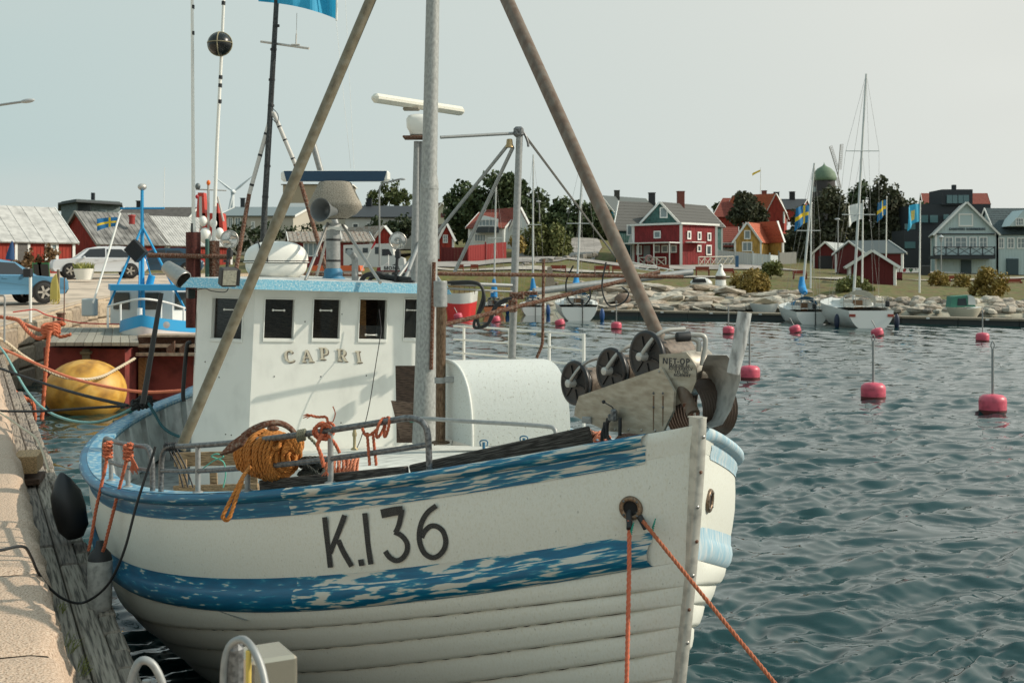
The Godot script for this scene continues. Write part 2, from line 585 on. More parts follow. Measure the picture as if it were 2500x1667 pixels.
# ---------------------------------------------------------------- the fishing boat
# s metres aft of the stem, b metres to starboard of the centreline, y metres above the water
const TH := 0.4014257
func bf(s: float) -> float:
	if s > 8.9: return 0.7585 * sqrt(maxf(0.0, 1.0 - pow((s - 8.9) / 0.62, 2)))
	var f := clampf(1.0 - s / 4.7, 0, 1)
	var a := clampf((s - 4.7) / 4.2, 0, 1)
	return 2.05 * pow(maxf(1.0 - pow(f, 2.13), 0.0), 0.98) * (1.0 - 0.63 * pow(a, 2.1))
func lift(s: float, hb: float, hm: float, e: float) -> float:
	var f := clampf(1.0 - s / 4.7, 0, 1)
	var a := clampf((s - 4.7) / 4.2, 0, 1.1)
	return hm + (hb - hm) * pow(f, e) + 0.135 * a * a
func hr(s: float) -> float: return lift(s, 2.49, 1.745, 2.0)
func B(s: float, b: float, y: float) -> Vector3:
	return Vector3(0.77 - s * sin(TH) - b * cos(TH), y, -(5.0 + s * cos(TH) - b * sin(TH)))
func BW(s: float, b: float, y: float) -> Vector3: return B(s, b - (y - 1.5) * 0.045, y + b * 0.03)
func deck_y(s: float, b: float) -> float: return 1.61 + 0.11 * (6.0 - s) - 0.03 * b * b
var hull_lines := [[1.0, 2.49, 1.745, 2.0, 0.0], [0.985, 2.385, 1.625, 2.0, 0.02], [0.955, 2.03, 1.22, 2.0, 0.05], [0.94, 1.935, 1.09, 2.0, 0.055], [0.88, 1.82, 0.80, 1.4, 0.07], [0.80, 1.74, 0.62, 1.35, 0.085], [0.71, 1.645, 0.43, 1.3, 0.10], [0.62, 1.54, 0.25, 1.3, 0.12], [0.52, 1.42, 0.08, 1.25, 0.14], [0.30, 1.1, -0.25, 1.2, 0.2], [0.02, 0.5, -0.5, 1.2, 0.3]]
func hull_pt(k: int, s: float, side: float, out := 0.0, dy := 0.0) -> Vector3:
	var q: Array = hull_lines[k]
	var o := out * smoothstep(0.0, 0.25, s + 0.02)
	return B(s + q[4] * maxf(0, 1.0 - s / 2.0), side * (bf(s) * q[0] + o), lift(s, q[1], q[2], q[3]) + dy)
func hull_s(n := 72) -> Array:
	var out := []
	for i in n + 1: out.append(9.52 * pow(float(i) / n, 1.5))
	return out
# rows of points between two lines; prof is [[share between the lines, outward metres], ...]
func hull_band(ka: int, kb: int, side: float, prof: Array, s0 := 0.0, s1 := 9.52, n := 72) -> Array:
	var rows := []
	for q in prof:
		var row := PackedVector3Array()
		for i in n + 1:
			var s := lerpf(s0, s1, pow(float(i) / n, 1.5 if s0 <= 0 else 1.0))
			row.append(hull_pt(ka, s, side, q[1]).lerp(hull_pt(kb, s, side, q[1]), q[0]))
		rows.append(row)
	return rows
func paint_white() -> StandardMaterial3D: return mt("white_paint", C(0.74, 0.75, 0.70), 0.42, 0, ntex("white_wear", 41, 0.02, [[0.0, 0.93], [0.35, 0.985], [0.5, 1.0], [1.0, 1.0]], 5), Vector3(0.5, 0.25, 0.5))
func hull_white() -> StandardMaterial3D: return mt("hull_white", C(0.74, 0.75, 0.68), 0.45, 0, ntex("hull_wear", 42, 0.09, [[0.0, Color(0.25, 0.23, 0.2)], [0.10, Color(0.45, 0.43, 0.38)], [0.15, Color(0.95, 0.95, 0.94)], [0.5, Color(1, 1, 1)], [0.8, Color(0.94, 0.93, 0.90)], [1.0, Color(0.88, 0.86, 0.82)]], 5, 1024), Vector3(0.7, 0.35, 0.7), rough_b(), 0.06)
func blue_worn(key: String, wear: float) -> Material:
	var white := Color(0.87, 0.86, 0.82)
	var th := 0.86 - wear * 0.46
	var tx := ntex("bw" + key, 50 + int(wear * 10), 0.016, [[0.0, Color(0.0, 0.37, 0.52)], [th - 0.14, Color(0.0, 0.44, 0.60)], [th - 0.05, Color(0.12, 0.54, 0.67)], [th, Color(0.55, 0.70, 0.74)], [th + 0.04, white], [1.0, white]], 6, 1024)
	var m := mt("blue" + key, C(0.78, 0.78, 0.76), 0.42, 0, tx, Vector3(0.26, 2.6, 1), null, 0, true)
	return m
func faded_blue() -> StandardMaterial3D: return mt("faded_blue", C(0.85, 0.85, 0.85), 0.55, 0, ntex("fadeb", 61, 0.05, [[0.0, Color(0.30, 0.58, 0.70)], [0.5, Color(0.42, 0.67, 0.76)], [0.62, Color(0.52, 0.73, 0.79)], [0.70, Color(0.76, 0.82, 0.82)], [1.0, Color(0.82, 0.82, 0.80)]], 5), Vector3(2.2, 2.2, 2.2))
func galv() -> StandardMaterial3D: return mt("galvanised", C(0.36, 0.37, 0.36), 0.5, 0.35, ntex("galv", 62, 0.03, [[0.0, 0.78], [0.5, 0.92], [1.0, 1.0]], 4), Vector3(1.5, 1.5, 1.5))
func dark_steel() -> StandardMaterial3D: return mt("rail_steel", C(0.22, 0.225, 0.225), 0.45, 0.5, grain(), Vector3(4, 4, 4))
func stainless() -> StandardMaterial3D: return mt("stainless", C(0.52, 0.50, 0.46), 0.35, 0.85, ntex("brushed", 63, 0.03, [[0.0, 0.75], [1.0, 1.0]], 4), Vector3(1.2, 14, 1.2))
func rusty() -> StandardMaterial3D: return mt("rusty", C(0.75, 0.75, 0.75), 0.85, 0.1, ntex("rust", 64, 0.035, [[0.0, Color(0.22, 0.14, 0.10)], [0.35, Color(0.42, 0.24, 0.16)], [0.55, Color(0.50, 0.33, 0.24)], [0.68, Color(0.62, 0.56, 0.50)], [1.0, Color(0.45, 0.38, 0.33)]], 5), Vector3(2.5, 2.5, 2.5), rough_b(), 0.3)
func rust_leg() -> StandardMaterial3D: return mt("rust_leg", C(0.75, 0.75, 0.75), 0.6, 0.25, ntex("rustleg", 65, 0.02, [[0.0, Color(0.33, 0.27, 0.22)], [0.4, Color(0.46, 0.37, 0.30)], [0.6, Color(0.50, 0.44, 0.38)], [1.0, Color(0.56, 0.53, 0.48)]], 5), Vector3(1.5, 0.7, 1.5))
func black() -> StandardMaterial3D: return mt("black_rubber", C(0.018, 0.019, 0.02), 0.55)
func white_plastic() -> StandardMaterial3D: return mt("white_plastic", C(0.78, 0.77, 0.71), 0.35)
func wood(key := "wood", c := Color(0.30, 0.25, 0.19)) -> StandardMaterial3D: return mt(key, c, 0.85, 0, grain(), Vector3(1.0, 9.0, 9.0), rough_b(), 0.25)
func glass(key := "glass", a := 0.3, c := Color(0.03, 0.04, 0.04)) -> StandardMaterial3D:
	var m := mt(key, c, 0.04)
	m.transparency = BaseMaterial3D.TRANSPARENCY_ALPHA
	m.albedo_color.a = a
	return m

var boat: Node3D
func build_boat():
	boat = thing("fishing_boat", "large white clinker fishing boat with blue rails, lettered K.136 and CAPRI", "boat", B(4.5, 0, 0))
	var white := hull_white()
	for side in [1.0, -1.0]:
		var m := Msh.new()
		m.grid(hull_band(1, 2, side, [[0, 0], [0.25, 0.012], [0.5, 0.018], [0.75, 0.012], [1.0, 0.0]]))
		part(boat, "topside_plank", m, white)
		for k in range(3, 9):
			m = Msh.new()
			m.grid(hull_band(k, k + 1, side, [[0.0, -0.012], [0.12, 0.006], [0.5, 0.02], [0.85, 0.024], [0.97, 0.018], [1.0, 0.006], [1.0, -0.02]]))
			part(boat, "strake", m, white)
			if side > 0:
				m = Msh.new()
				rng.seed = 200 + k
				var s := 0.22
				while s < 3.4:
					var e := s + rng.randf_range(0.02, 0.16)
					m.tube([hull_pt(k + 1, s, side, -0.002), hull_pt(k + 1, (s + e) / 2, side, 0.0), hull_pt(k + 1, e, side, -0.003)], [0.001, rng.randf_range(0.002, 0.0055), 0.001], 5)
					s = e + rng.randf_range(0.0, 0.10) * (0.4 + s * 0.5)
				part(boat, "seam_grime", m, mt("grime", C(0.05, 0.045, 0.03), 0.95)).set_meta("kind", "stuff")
		m = Msh.new()
		m.grid(hull_band(9, 10, side, [[0, 0], [0.5, 0.0], [1.0, 0.0]]))
		part(boat, "bottom_plank", m, mt("antifoul", C(0.16, 0.03, 0.025), 0.8))
		# rail cap and the painted band below it: worn near the bow, whole amidships
		for seg in [[0.0, 1.75, "worn", 0.62], [1.75, 9.52, "whole", 0.18]]:
			var mat: Material = blue_worn(seg[2], seg[3]) if side > 0 else mt("port_faded", C(0.8, 0.8, 0.8), 0.55, 0, ntex("portf", 67, 0.02, [[0.0, Color(0.55, 0.75, 0.84)], [0.5, Color(0.70, 0.82, 0.87)], [0.7, Color(0.86, 0.89, 0.89)], [1.0, Color(0.92, 0.92, 0.90)]], 5), Vector3(2, 0.6, 2))
			m = Msh.new()
			m.grid(hull_band(0, 1, side, [[0.52, 0.004], [0.75, 0.012], [1.0, 0.006], [1.2, 0.010]], maxf(seg[0], 0.16), seg[1], 60), false, seg[1] - seg[0], 0.1)
			part(boat, "painted_band", m, mat)
			m = Msh.new()
			m.grid(hull_band(0, 1, side, [[0.08, -0.10], [0.0, -0.04], [-0.02, 0.012], [0.1, 0.038], [0.28, 0.044], [0.44, 0.034], [0.52, 0.0]], maxf(seg[0], 0.16 if side > 0 else 0.02), seg[1], 60), false, seg[1] - seg[0], 0.12)
			part(boat, "rail_moulding", m, mat)
			m = Msh.new()
			m.grid(hull_band(2, 3, side, [[-0.45, 0.006], [0.0, 0.012], [0.12, 0.036 if side > 0 else 0.02], [0.45, 0.052 if side > 0 else 0.03], [0.8, 0.046 if side > 0 else 0.026], [1.0, 0.02 if side > 0 else 0.012], [1.06, 0.0]], maxf(seg[0], 0.13 if side > 0 else 0.02), seg[1], 60), false, seg[1] - seg[0], 0.16)
			part(boat, "rubbing_strake", m, mat)
		# unpainted bow end of rail
		m = Msh.new()
		m.grid(hull_band(0, 1, side, [[-0.02, -0.05], [0.0, 0.006], [0.5, 0.008], [1.05, 0.004]], 0.0, 0.19, 8))
		part(boat, "bow_board", m, white)
		m = Msh.new()
		m.grid(hull_band(2, 3, side, [[-0.05, 0.004], [0.5, 0.006], [1.05, 0.004]], 0.0, 0.15, 8))
		part(boat, "bow_board", m, white)
		# flat cap on top of the bulwark, and the bulwark's inner face
		m = Msh.new()
		var rows := [[], [], [], []]
		for i in 61:
			var s := 0.12 + 9.36 * pow(i / 60.0, 1.4)
			var b := bf(s)
			var w := minf(0.15, b * 0.8)
			rows[0].append(B(s, side * (b - 0.02), hr(s) + 0.004)); rows[1].append(B(s, side * (b - w), hr(s) + 0.006))
			rows[2].append(B(s, side * (b - w), hr(s) - 0.035)); rows[3].append(B(s, side * maxf(b - 0.07, 0), hr(s) - 0.035))
		m.grid(rows)
		part(boat, "rail_cap", m, mt("cap_blue", C(0.8, 0.8, 0.8), 0.5, 0, ntex("capb", 66, 0.02, [[0.0, Color(0.20, 0.50, 0.68)], [0.45, Color(0.36, 0.62, 0.75)], [0.6, Color(0.62, 0.76, 0.80)], [1.0, Color(0.80, 0.82, 0.80)]], 5), Vector3(1.5, 1.5, 1.5)))
		m = Msh.new()
		rows = [[], []]
		for i in 61:
			var s := 0.12 + 9.36 * pow(i / 60.0, 1.4)
			rows[0].append(B(s, side * maxf(bf(s) - 0.075, 0), hr(s) - 0.03)); rows[1].append(B(s, side * maxf(bf(s) * (0.95 if s > 2.2 else 0.9) - 0.085, 0), maxf(1.2, hr(s) - (0.5 if s > 2.2 else 0.2))))
		m.grid(rows)
		part(boat, "bulwark", m, mt("bulwark_grey", C(0.62, 0.65, 0.64), 0.5, 0, dirt(), Vector3(0.6, 0.6, 0.6)))
		for i in 11:
			var s := 3.6 + i * 0.5
			var b := bf(s)
			m = Msh.new()
			m.strip(B(s, side * (b * 0.95 - 0.10), 1.25), B(s, side * (b - 0.10), hr(s) - 0.036), 0.06, 0.06, Vector3(0, 0, 1))
			part(boat, "bulwark_rib", m, mats["bulwark_grey"])
	# decks
	var m := Msh.new()
	var rows := []
	for i in 25:
		var s := 0.25 + 5.9 * i / 24.0
		var row := PackedVector3Array()
		var hi := minf(bf(s) - 0.08, 9.0 if s < 2.3 else 0.9)
		for j in 13:
			var b := lerpf(-(bf(s) - 0.08), hi, j / 12.0)
			row.append(B(s, b, minf(deck_y(s, b), 9.0 if s > 2.5 else hr(s) + 0.0)))
		rows.append(row)
	m.grid(rows)
	part(boat, "foredeck", m, mt("deck_white", C(0.66, 0.66, 0.60), 0.6, 0, dirt(), Vector3(1, 1, 1), rough_b(), 0.1))
	m = Msh.new()
	m.quad(B(2.3, 0.9, deck_y(2.3, 0.9)), B(6.2, 0.9, deck_y(6.2, 0.9)), B(6.2, 0.9, 1.2), B(2.3, 0.9, 1.2))
	m.quad(B(2.3, 0.9, deck_y(2.3, 0.9)), B(2.3, bf(2.3) - 0.1, hr(2.3) - 0.05), B(2.3, bf(2.3) - 0.25, 1.2), B(2.3, 0.9, 1.2))
	part(boat, "deck_coaming", m, paint_white())
	m = Msh.new()
	rows = []
	for i in 19:
		var s := 2.2 + 7.2 * i / 18.0
		var row := PackedVector3Array()
		for j in 5: row.append(B(s, lerpf(-1, 1, j / 4.0) * maxf(bf(s) - 0.09, 0.02), 1.28))
		rows.append(row)
	m.grid(rows)
	part(boat, "main_deck", m, mt("deck_grey", C(0.32, 0.34, 0.33), 0.7, 0, dirt(), Vector3(1, 1, 1)))
	# stem strap with bolts
	m = Msh.new()
	var front := []
	for i in 15:
		var q := i / 14.0
		var y := lerpf(2.515, 0.9, q)
		var s0 := 0.16 * pow((2.49 - minf(y, 2.49)) / 1.1, 1.3)
		front.append([s0, y])
	rows = []
	for e in [[0.05, 0.026], [-0.004, 0.024], [-0.014, 0.018], [-0.016, 0.0], [-0.014, -0.018], [-0.004, -0.024], [0.05, -0.026]]:
		var row := PackedVector3Array()
		for q in front: row.append(B(q[0] + e[0], e[1], q[1]))
		rows.append(row)
	m.grid(rows)
	m.slab([B(0.06, 0.027, 2.513), B(-0.008, 0.024, 2.513), B(-0.016, 0, 2.513), B(-0.008, -0.024, 2.513), B(0.06, -0.027, 2.513)], Vector3(0, 0.006, 0))
	var strap := part(boat, "stem_strap", m, mt("strap_steel", C(0.60, 0.58, 0.51), 0.5, 0.3, dirt(), Vector3(2, 2, 2)))
	for i in 7:
		var y := 2.44 - 0.145 * i
		m = Msh.new()
		var s0 := 0.16 * pow((2.49 - y) / 1.1, 1.3)
		var fw := B(-1, 0, 0) - B(0, 0, 0)
		m.lathe([Vector2(0.008, 0), Vector2(0.007, 0.003), Vector2(0, 0.004)], B(s0 - 0.0155, 0.004 * (i % 3 - 1), y), Basis(Vector3.UP, fw, Vector3.UP.cross(fw)), 8)
		part(strap, "bolt", m, rusty() if i % 2 else stainless())
	build_hawse()
	build_number()
	build_wheelhouse()
	build_deck_gear()
	build_rails()
	build_mast()
	build_roof_gear()
	build_hauler()

# the point of the hull's topside seen at a pixel, with its outward normal
func hull_hit(px: float, py: float, side := 1.0) -> Array:
	var s := 1.0
	var w := 0.5
	var f := func(s_, w_):
		var q: Vector3 = hull_pt(1, s_, side, 0.016).lerp(hull_pt(2, s_, side, 0.016), w_)
		return Vector2(1250.0 + F * q.x / -q.z - px, 670.0 + F * (EYE - q.y) / -q.z - py)
	for i in 30:
		var r: Vector2 = f.call(s, w)
		var a: Vector2 = (f.call(s + 0.01, w) - r) / 0.01
		var b: Vector2 = (f.call(s, w + 0.01) - r) / 0.01
		var det := a.x * b.y - a.y * b.x
		s -= clampf((r.x * b.y - r.y * b.x) / det, -0.3, 0.3); w -= clampf((a.x * r.y - a.y * r.x) / det, -0.3, 0.3)
		s = clampf(s, 0.03, 5)
	var p: Vector3 = hull_pt(1, s, side, 0.016).lerp(hull_pt(2, s, side, 0.016), w)
	var du: Vector3 = hull_pt(1, s + 0.05, side, 0.016).lerp(hull_pt(2, s + 0.05, side, 0.016), w) - p
	var dv: Vector3 = hull_pt(2, s, side, 0.016) - hull_pt(1, s, side, 0.016)
	var nn := du.cross(dv).normalized()
	if nn.dot(p - B(s + 0.5, 0, p.y)) < 0: nn = -nn
	return [p, nn]
func build_hawse():
	var bronze := mt("bronze", C(0.30, 0.21, 0.14), 0.4, 0.6, grain(), Vector3(6, 6, 6))
	for q in [[1541, 1240, 1.0], [1731, 1222, -1.0]]:
		var h := hull_hit(q[0], q[1], q[2])
		var z: Vector3 = h[1]
		var x := Vector3.UP.cross(z).normalized()
		var bs := Basis(x, z, x.cross(z))
		var m := Msh.new()
		m.lathe([Vector2(0.030, -0.03), Vector2(0.031, 0.006), Vector2(0.034, 0.013), Vector2(0.046, 0.013), Vector2(0.051, 0.008), Vector2(0.052, -0.01)], h[0], bs, 28)
		var ring := part(boat, "hawse_ring", m, bronze)
		m = Msh.new()
		m.lathe([Vector2(0.031, 0.004), Vector2(0.0, 0.0041)], h[0], bs, 24)
		part(ring, "hawse_hole", m, mt("hole_dark", C(0.012, 0.012, 0.012), 0.9))
		for k in 4:
			var a := PI / 4 + k * PI / 2
			m = Msh.new()
			m.lathe([Vector2(0.006, 0.012), Vector2(0.005, 0.0155), Vector2(0.0, 0.016)], h[0] + (x * cos(a) + bs.z * sin(a)) * 0.041, bs, 8)
			part(ring, "screw", m, dark_steel())
# the painted number, brush strokes laid on the topside
func build_number():
	var tar := mt("number_paint", C(0.62, 0.62, 0.62), 0.6, 0, ntex("brush", 71, 0.03, [[0.0, Color(0.03, 0.05, 0.07)], [0.52, Color(0.05, 0.08, 0.11)], [0.62, Color(0.20, 0.23, 0.25)], [0.70, Color(0.52, 0.52, 0.50)], [1.0, Color(0.72, 0.71, 0.67)]], 5), Vector3(3, 22, 1), null, 0, true)
	var glyphs := [
		["K", [[[793, 1262], [797, 1300], [802, 1340], [807, 1385]], [[842, 1257], [826, 1300], [812, 1335], [806, 1350]], [[826, 1318], [838, 1345], [849, 1365], [859, 1382]]]],
		["full_stop", [[[876, 1374], [889, 1372]]]],
		["1", [[[891, 1252], [896, 1300], [901, 1345], [906, 1377]]]],
		["3", [[[931, 1254], [960, 1248], [984, 1245]], [[982, 1243], [977, 1270], [973, 1285], [966, 1300]], [[964, 1298], [982, 1308], [994, 1325], [994, 1345], [983, 1362], [968, 1368], [952, 1360], [941, 1345]]]],
		["6", [[[1066, 1234], [1045, 1250], [1030, 1275], [1024, 1305], [1027, 1330], [1037, 1350], [1053, 1360], [1068, 1358], [1083, 1343], [1089, 1322], [1083, 1298], [1068, 1285], [1052, 1284], [1038, 1296], [1030, 1312]]]]]
	for g in glyphs:
		var m := Msh.new()
		for st in g[1]:
			var pts := []
			for q in st: pts.append(Vector3(q[0], q[1], 0))
			var c := curve(pts, 5) if pts.size() > 2 else pts
			var rows := [[], [], []]
			for i in c.size():
				var d: Vector3 = (c[mini(i + 1, c.size() - 1)] - c[maxi(i - 1, 0)]).normalized()
				var wd := 6.3
				if g[0] == "3" and st.size() == 3: wd = 11.0
				if g[0] == "full_stop": wd = 8.0
				for k in 3:
					var qq: Vector3 = c[i] + Vector3(-d.y, d.x, 0) * wd * (k - 1)
					var h := hull_hit(qq.x, qq.y)
					rows[k].append(h[0] + h[1] * 0.0035)
			m.grid(rows, false, 0.06 * c.size(), 1.0)
		part(boat, "number_%s" % {"K": "letter", "full_stop": "stop"}.get(g[0], "digit"), m, tar)

# ---------------------------------------------------------------- wheelhouse
func build_wheelhouse():
	var wm := Msh.new()
	var plan := [[6.0, -0.95], [6.0, 0.69], [6.3, 1.11], [8.4, 0.80], [8.4, -0.85], [6.3, -1.05]]
	var y0 := 1.27
	var H := 1.70
	var wallm := paint_white()
	var wh: MeshInstance3D
	var faces := [[1, 0, [[638, 733, 711, 826], [757, 735, 824, 828], [870, 737, 938, 831], [980, 738, 1040, 830]]], [2, 1, [[511, 731, 587, 825]]]]
	var glassm := glass("wheelhouse_glass", 0.28, C(0.05, 0.05, 0.045))
	var store := []
	for fc in faces:
		var a := BW(plan[fc[0]][0], plan[fc[0]][1], y0)
		var b := BW(plan[fc[1]][0], plan[fc[1]][1], y0)
		var up := BW(plan[fc[0]][0], plan[fc[0]][1], y0 + 1) - a
		var ux := (b - a).normalized()
		var nrm := up.cross(ux).normalized()
		if nrm.z < 0: nrm = -nrm
		var holes := []
		for q in fc[2]:
			var p0 := on_plane(q[0], q[3], a, nrm) - a
			var p1 := on_plane(q[2], q[1], a, nrm) - a
			holes.append([p0.dot(ux), p0.dot(up) / up.length_squared(), p1.dot(ux), p1.dot(up) / up.length_squared()])
		wm.wall(a, b, H, holes, 0.05, -nrm, up)
		for h in holes: store.append([a, ux, up, nrm, h])
	for e in [[2, 3], [3, 4], [4, 5], [5, 0]]:
		wm.wall(BW(plan[e[0]][0], plan[e[0]][1], y0), BW(plan[e[1]][0], plan[e[1]][1], y0), H, [[0.35, 0.95, 1.35, 1.45]] if e[0] in [2, 5] and e[1] != 0 else [[0.6, 0.9, 1.1, 1.5]] if e[0] == 3 else [], 0.04, (B(7.3, 0, 0) - B(plan[e[0]][0], plan[e[0]][1], 0)).normalized(), BW(7, 0, 2) - BW(7, 0, 1))
	wh = part(boat, "wheelhouse", wm, wallm)
	for i in store.size():
		var q: Array = store[i]
		var h: Array = q[4]
		var Q := func(x, y, z): return q[0] + q[1] * x + q[2] * y - q[3] * z
		var m := Msh.new()
		# a slim raised frame round the opening
		for e in [[h[0] - 0.012, h[1] - 0.03, h[2] + 0.012, h[1] - 0.002], [h[0] - 0.012, h[3] + 0.002, h[2] + 0.012, h[3] + 0.012], [h[0] - 0.012, h[1] - 0.002, h[0] - 0.002, h[3] + 0.002], [h[2] + 0.002, h[1] - 0.002, h[2] + 0.012, h[3] + 0.002]]:
			var c: Vector3 = Q.call((e[0] + e[2]) / 2, (e[1] + e[3]) / 2, -0.006)
			m.cbox(c, Vector3(e[2] - e[0], e[3] - e[1], 0.012), 0.003, Basis(q[1], q[2].normalized(), q[1].cross(q[2]).normalized()))
		part(wh, "window_frame", m, wallm)
		m = Msh.new()
		var drop: float = (h[3] - h[1]) * 0.66 if i == 2 else 0.0
		m.quad(Q.call(h[0], h[1], 0.045), Q.call(h[0], h[3] - drop, 0.045), Q.call(h[2], h[3] - drop, 0.045), Q.call(h[2], h[1], 0.045))
		part(wh, "window_pane", m, glassm)
		m = Msh.new()
		var yc: float = lerpf(h[1], h[3], 0.10 if i == 2 else 0.72)
		var xc: float = lerpf(h[0], h[2], 0.5 if i != 3 else 0.36)
		m.tube(curve([Q.call(xc - 0.042, yc, 0.037), Q.call(xc - 0.02, yc, 0.022), Q.call(xc + 0.02, yc, 0.022), Q.call(xc + 0.042, yc, 0.037)], 3), 0.006, 6)
		for sx in [-1, 1]: m.ball(Q.call(xc + sx * 0.047, yc, 0.038), Vector3(0.011, 0.011, 0.006), 5, 8)
		part(wh, "window_handle", m, white_plastic())
	# inside: dark panelling, a wooden post and a console
	var im := Msh.new()
	im.quad(BW(7.7, 0.85, 1.4), BW(7.7, 0.85, 2.9), BW(7.7, -0.95, 2.9), BW(7.7, -0.95, 1.4))
	im.quad(BW(6.3, 1.03, 1.4), BW(6.3, 1.03, 2.9), BW(7.7, 0.85, 2.9), BW(7.7, 0.85, 1.4))
	im.quad(BW(6.1, -1.0, 1.4), BW(6.1, -1.0, 2.9), BW(7.7, -0.95, 2.9), BW(7.7, -0.95, 1.4))
	part(wh, "panelling", im, wood("panel_wood", C(0.30, 0.20, 0.14)))
	im = Msh.new()
	im.box(BW(6.35, -0.62, 2.2), Vector3(0.05, 1.4, 0.05))
	im.box(BW(6.28, -0.30, 2.55), Vector3(0.13, 0.7, 0.02), Basis(Vector3.UP, TH))
	part(wh, "inside_post", im, wood("post_wood", C(0.42, 0.22, 0.08)))
	im = Msh.new()
	im.cbox(BW(6.3, -0.1, 2.0), Vector3(1.5, 0.75, 0.3), 0.03, Basis(Vector3.UP, TH))
	part(wh, "console", im, mt("console_dark", C(0.03, 0.03, 0.03), 0.5))
	# roof with a sloping painted edge
	var lo := []
	var hi := []
	var out := [[5.84, -1.0], [5.84, 0.77], [6.22, 1.27], [8.6, 0.98], [8.6, -0.95], [6.22, -1.14]]
	var inn := [[5.90, -0.97], [5.90, 0.73], [6.25, 1.19], [8.5, 0.9], [8.5, -0.9], [6.25, -1.1]]
	for i in 6:
		lo.append(BW(out[i][0], out[i][1], 2.955)); hi.append(BW(inn[i][0], inn[i][1], 3.04))
	var rm := Msh.new()
	for i in 6:
		var j := (i + 1) % 6
		rm.quad(lo[i], lo[j], hi[j], hi[i])
	part(wh, "roof_edge", rm, faded_blue())
	rm = Msh.new()
	var ctr := BW(7.2, 0, 3.09)
	for i in 6:
		rm.tri(hi[i], hi[(i + 1) % 6], ctr); rm.tri(lo[(i + 1) % 6], lo[i], BW(7.2, 0, 2.955))
	part(wh, "roof", rm, mt("roof_white", C(0.62, 0.64, 0.62), 0.7, 0, dirt(), Vector3(1, 1, 1)))
	# the name, five raised painted letters
	var serif := SystemFont.new()
	serif.font_names = PackedStringArray(["Droid Serif"])
	serif.font_weight = 700
	var a := BW(6.0, 0.69, 1.3)
	var up := (BW(6, 0.69, 2.3) - a).normalized()
	var ux := (BW(6.0, -1.0, 1.3) - a).normalized()
	var nrm := ux.cross(up).normalized()
	for q in [["C", 704, 871, 0.14], ["A", 748, 870, 0.02], ["P", 789, 864, 0.0], ["R", 833, 868, -0.06], ["I", 874, 872, 0.10]]:
		var o := on_plane(q[1], q[2], a, nrm)
		for lay in [[0.004, "letter_shade", C(0.13, 0.10, 0.07), Vector2(0.010, -0.008)], [0.009, "letter", C(0.52, 0.48, 0.38), Vector2.ZERO]]:
			var tm := TextMesh.new()
			tm.font = serif; tm.text = q[0]; tm.font_size = 32; tm.pixel_size = 0.0043; tm.depth = 0.003
			var mi := MeshInstance3D.new()
			mi.name = lay[1]; mi.mesh = tm
			mi.material_override = mt(lay[1], lay[2], 0.6)
			mi.basis = Basis(ux, up, nrm) * Basis(Vector3(0, 0, 1), q[3]) * Basis(Vector3(1, 0, 0), Vector3(-0.12, 1, 0), Vector3(0, 0, 1))
			mi.position = o + nrm * (lay[0] - (0.0)) + ux * lay[3].x + up * lay[3].y
			wh.add_child(mi, true)
	# starboard light in its dark box, cable on the wall, a wire hanging from the open window
	var bm := Msh.new()
	bm.cbox(P(465, 717, 10.75), Vector3(0.062, 0.085, 0.12), 0.006, Basis(Vector3.UP, TH))
	part(wh, "side_light_box", bm, mt("side_light_dark", C(0.008, 0.02, 0.022), 0.4))
	bm = Msh.new()
	bm.tube(curve([P(476, 708, 10.4), P(500, 704, 10.2), P(515, 710, 10.15), P(548, 713, 10.1), P(557, 703, 10.1)], 5), 0.004, 5)
	part(wh, "lamp_cable", bm, black())
	bm = Msh.new()
	bm.tube(curve([P(925, 755, 10.58), P(930, 805, 10.56), P(926, 835, 10.5), P(917, 890, 10.45), P(902, 985, 10.4), P(884, 1060, 10.35), P(870, 1096, 10.3)], 5), 0.004, 5)
	part(wh, "hanging_wire", bm, black())
	for q in [[534, 921], [669, 919], [783, 919], [894, 917], [500, 883], [550, 1060], [564, 1062], [810, 1030], [832, 1032], [744, 785], [834, 767]]:
		bm = Msh.new()
		var o := on_plane(q[0], q[1], a if q[0] > 600 else BW(6.3, 1.11, 1.3), nrm if q[0] > 600 else (BW(6.0, 0.69, 1.3) - BW(6.3, 1.11, 1.3)).cross(up).normalized())
		bm.ball(o, Vector3(0.006, 0.006, 0.006), 4, 8)
		part(wh, "screw_hole", bm, black())

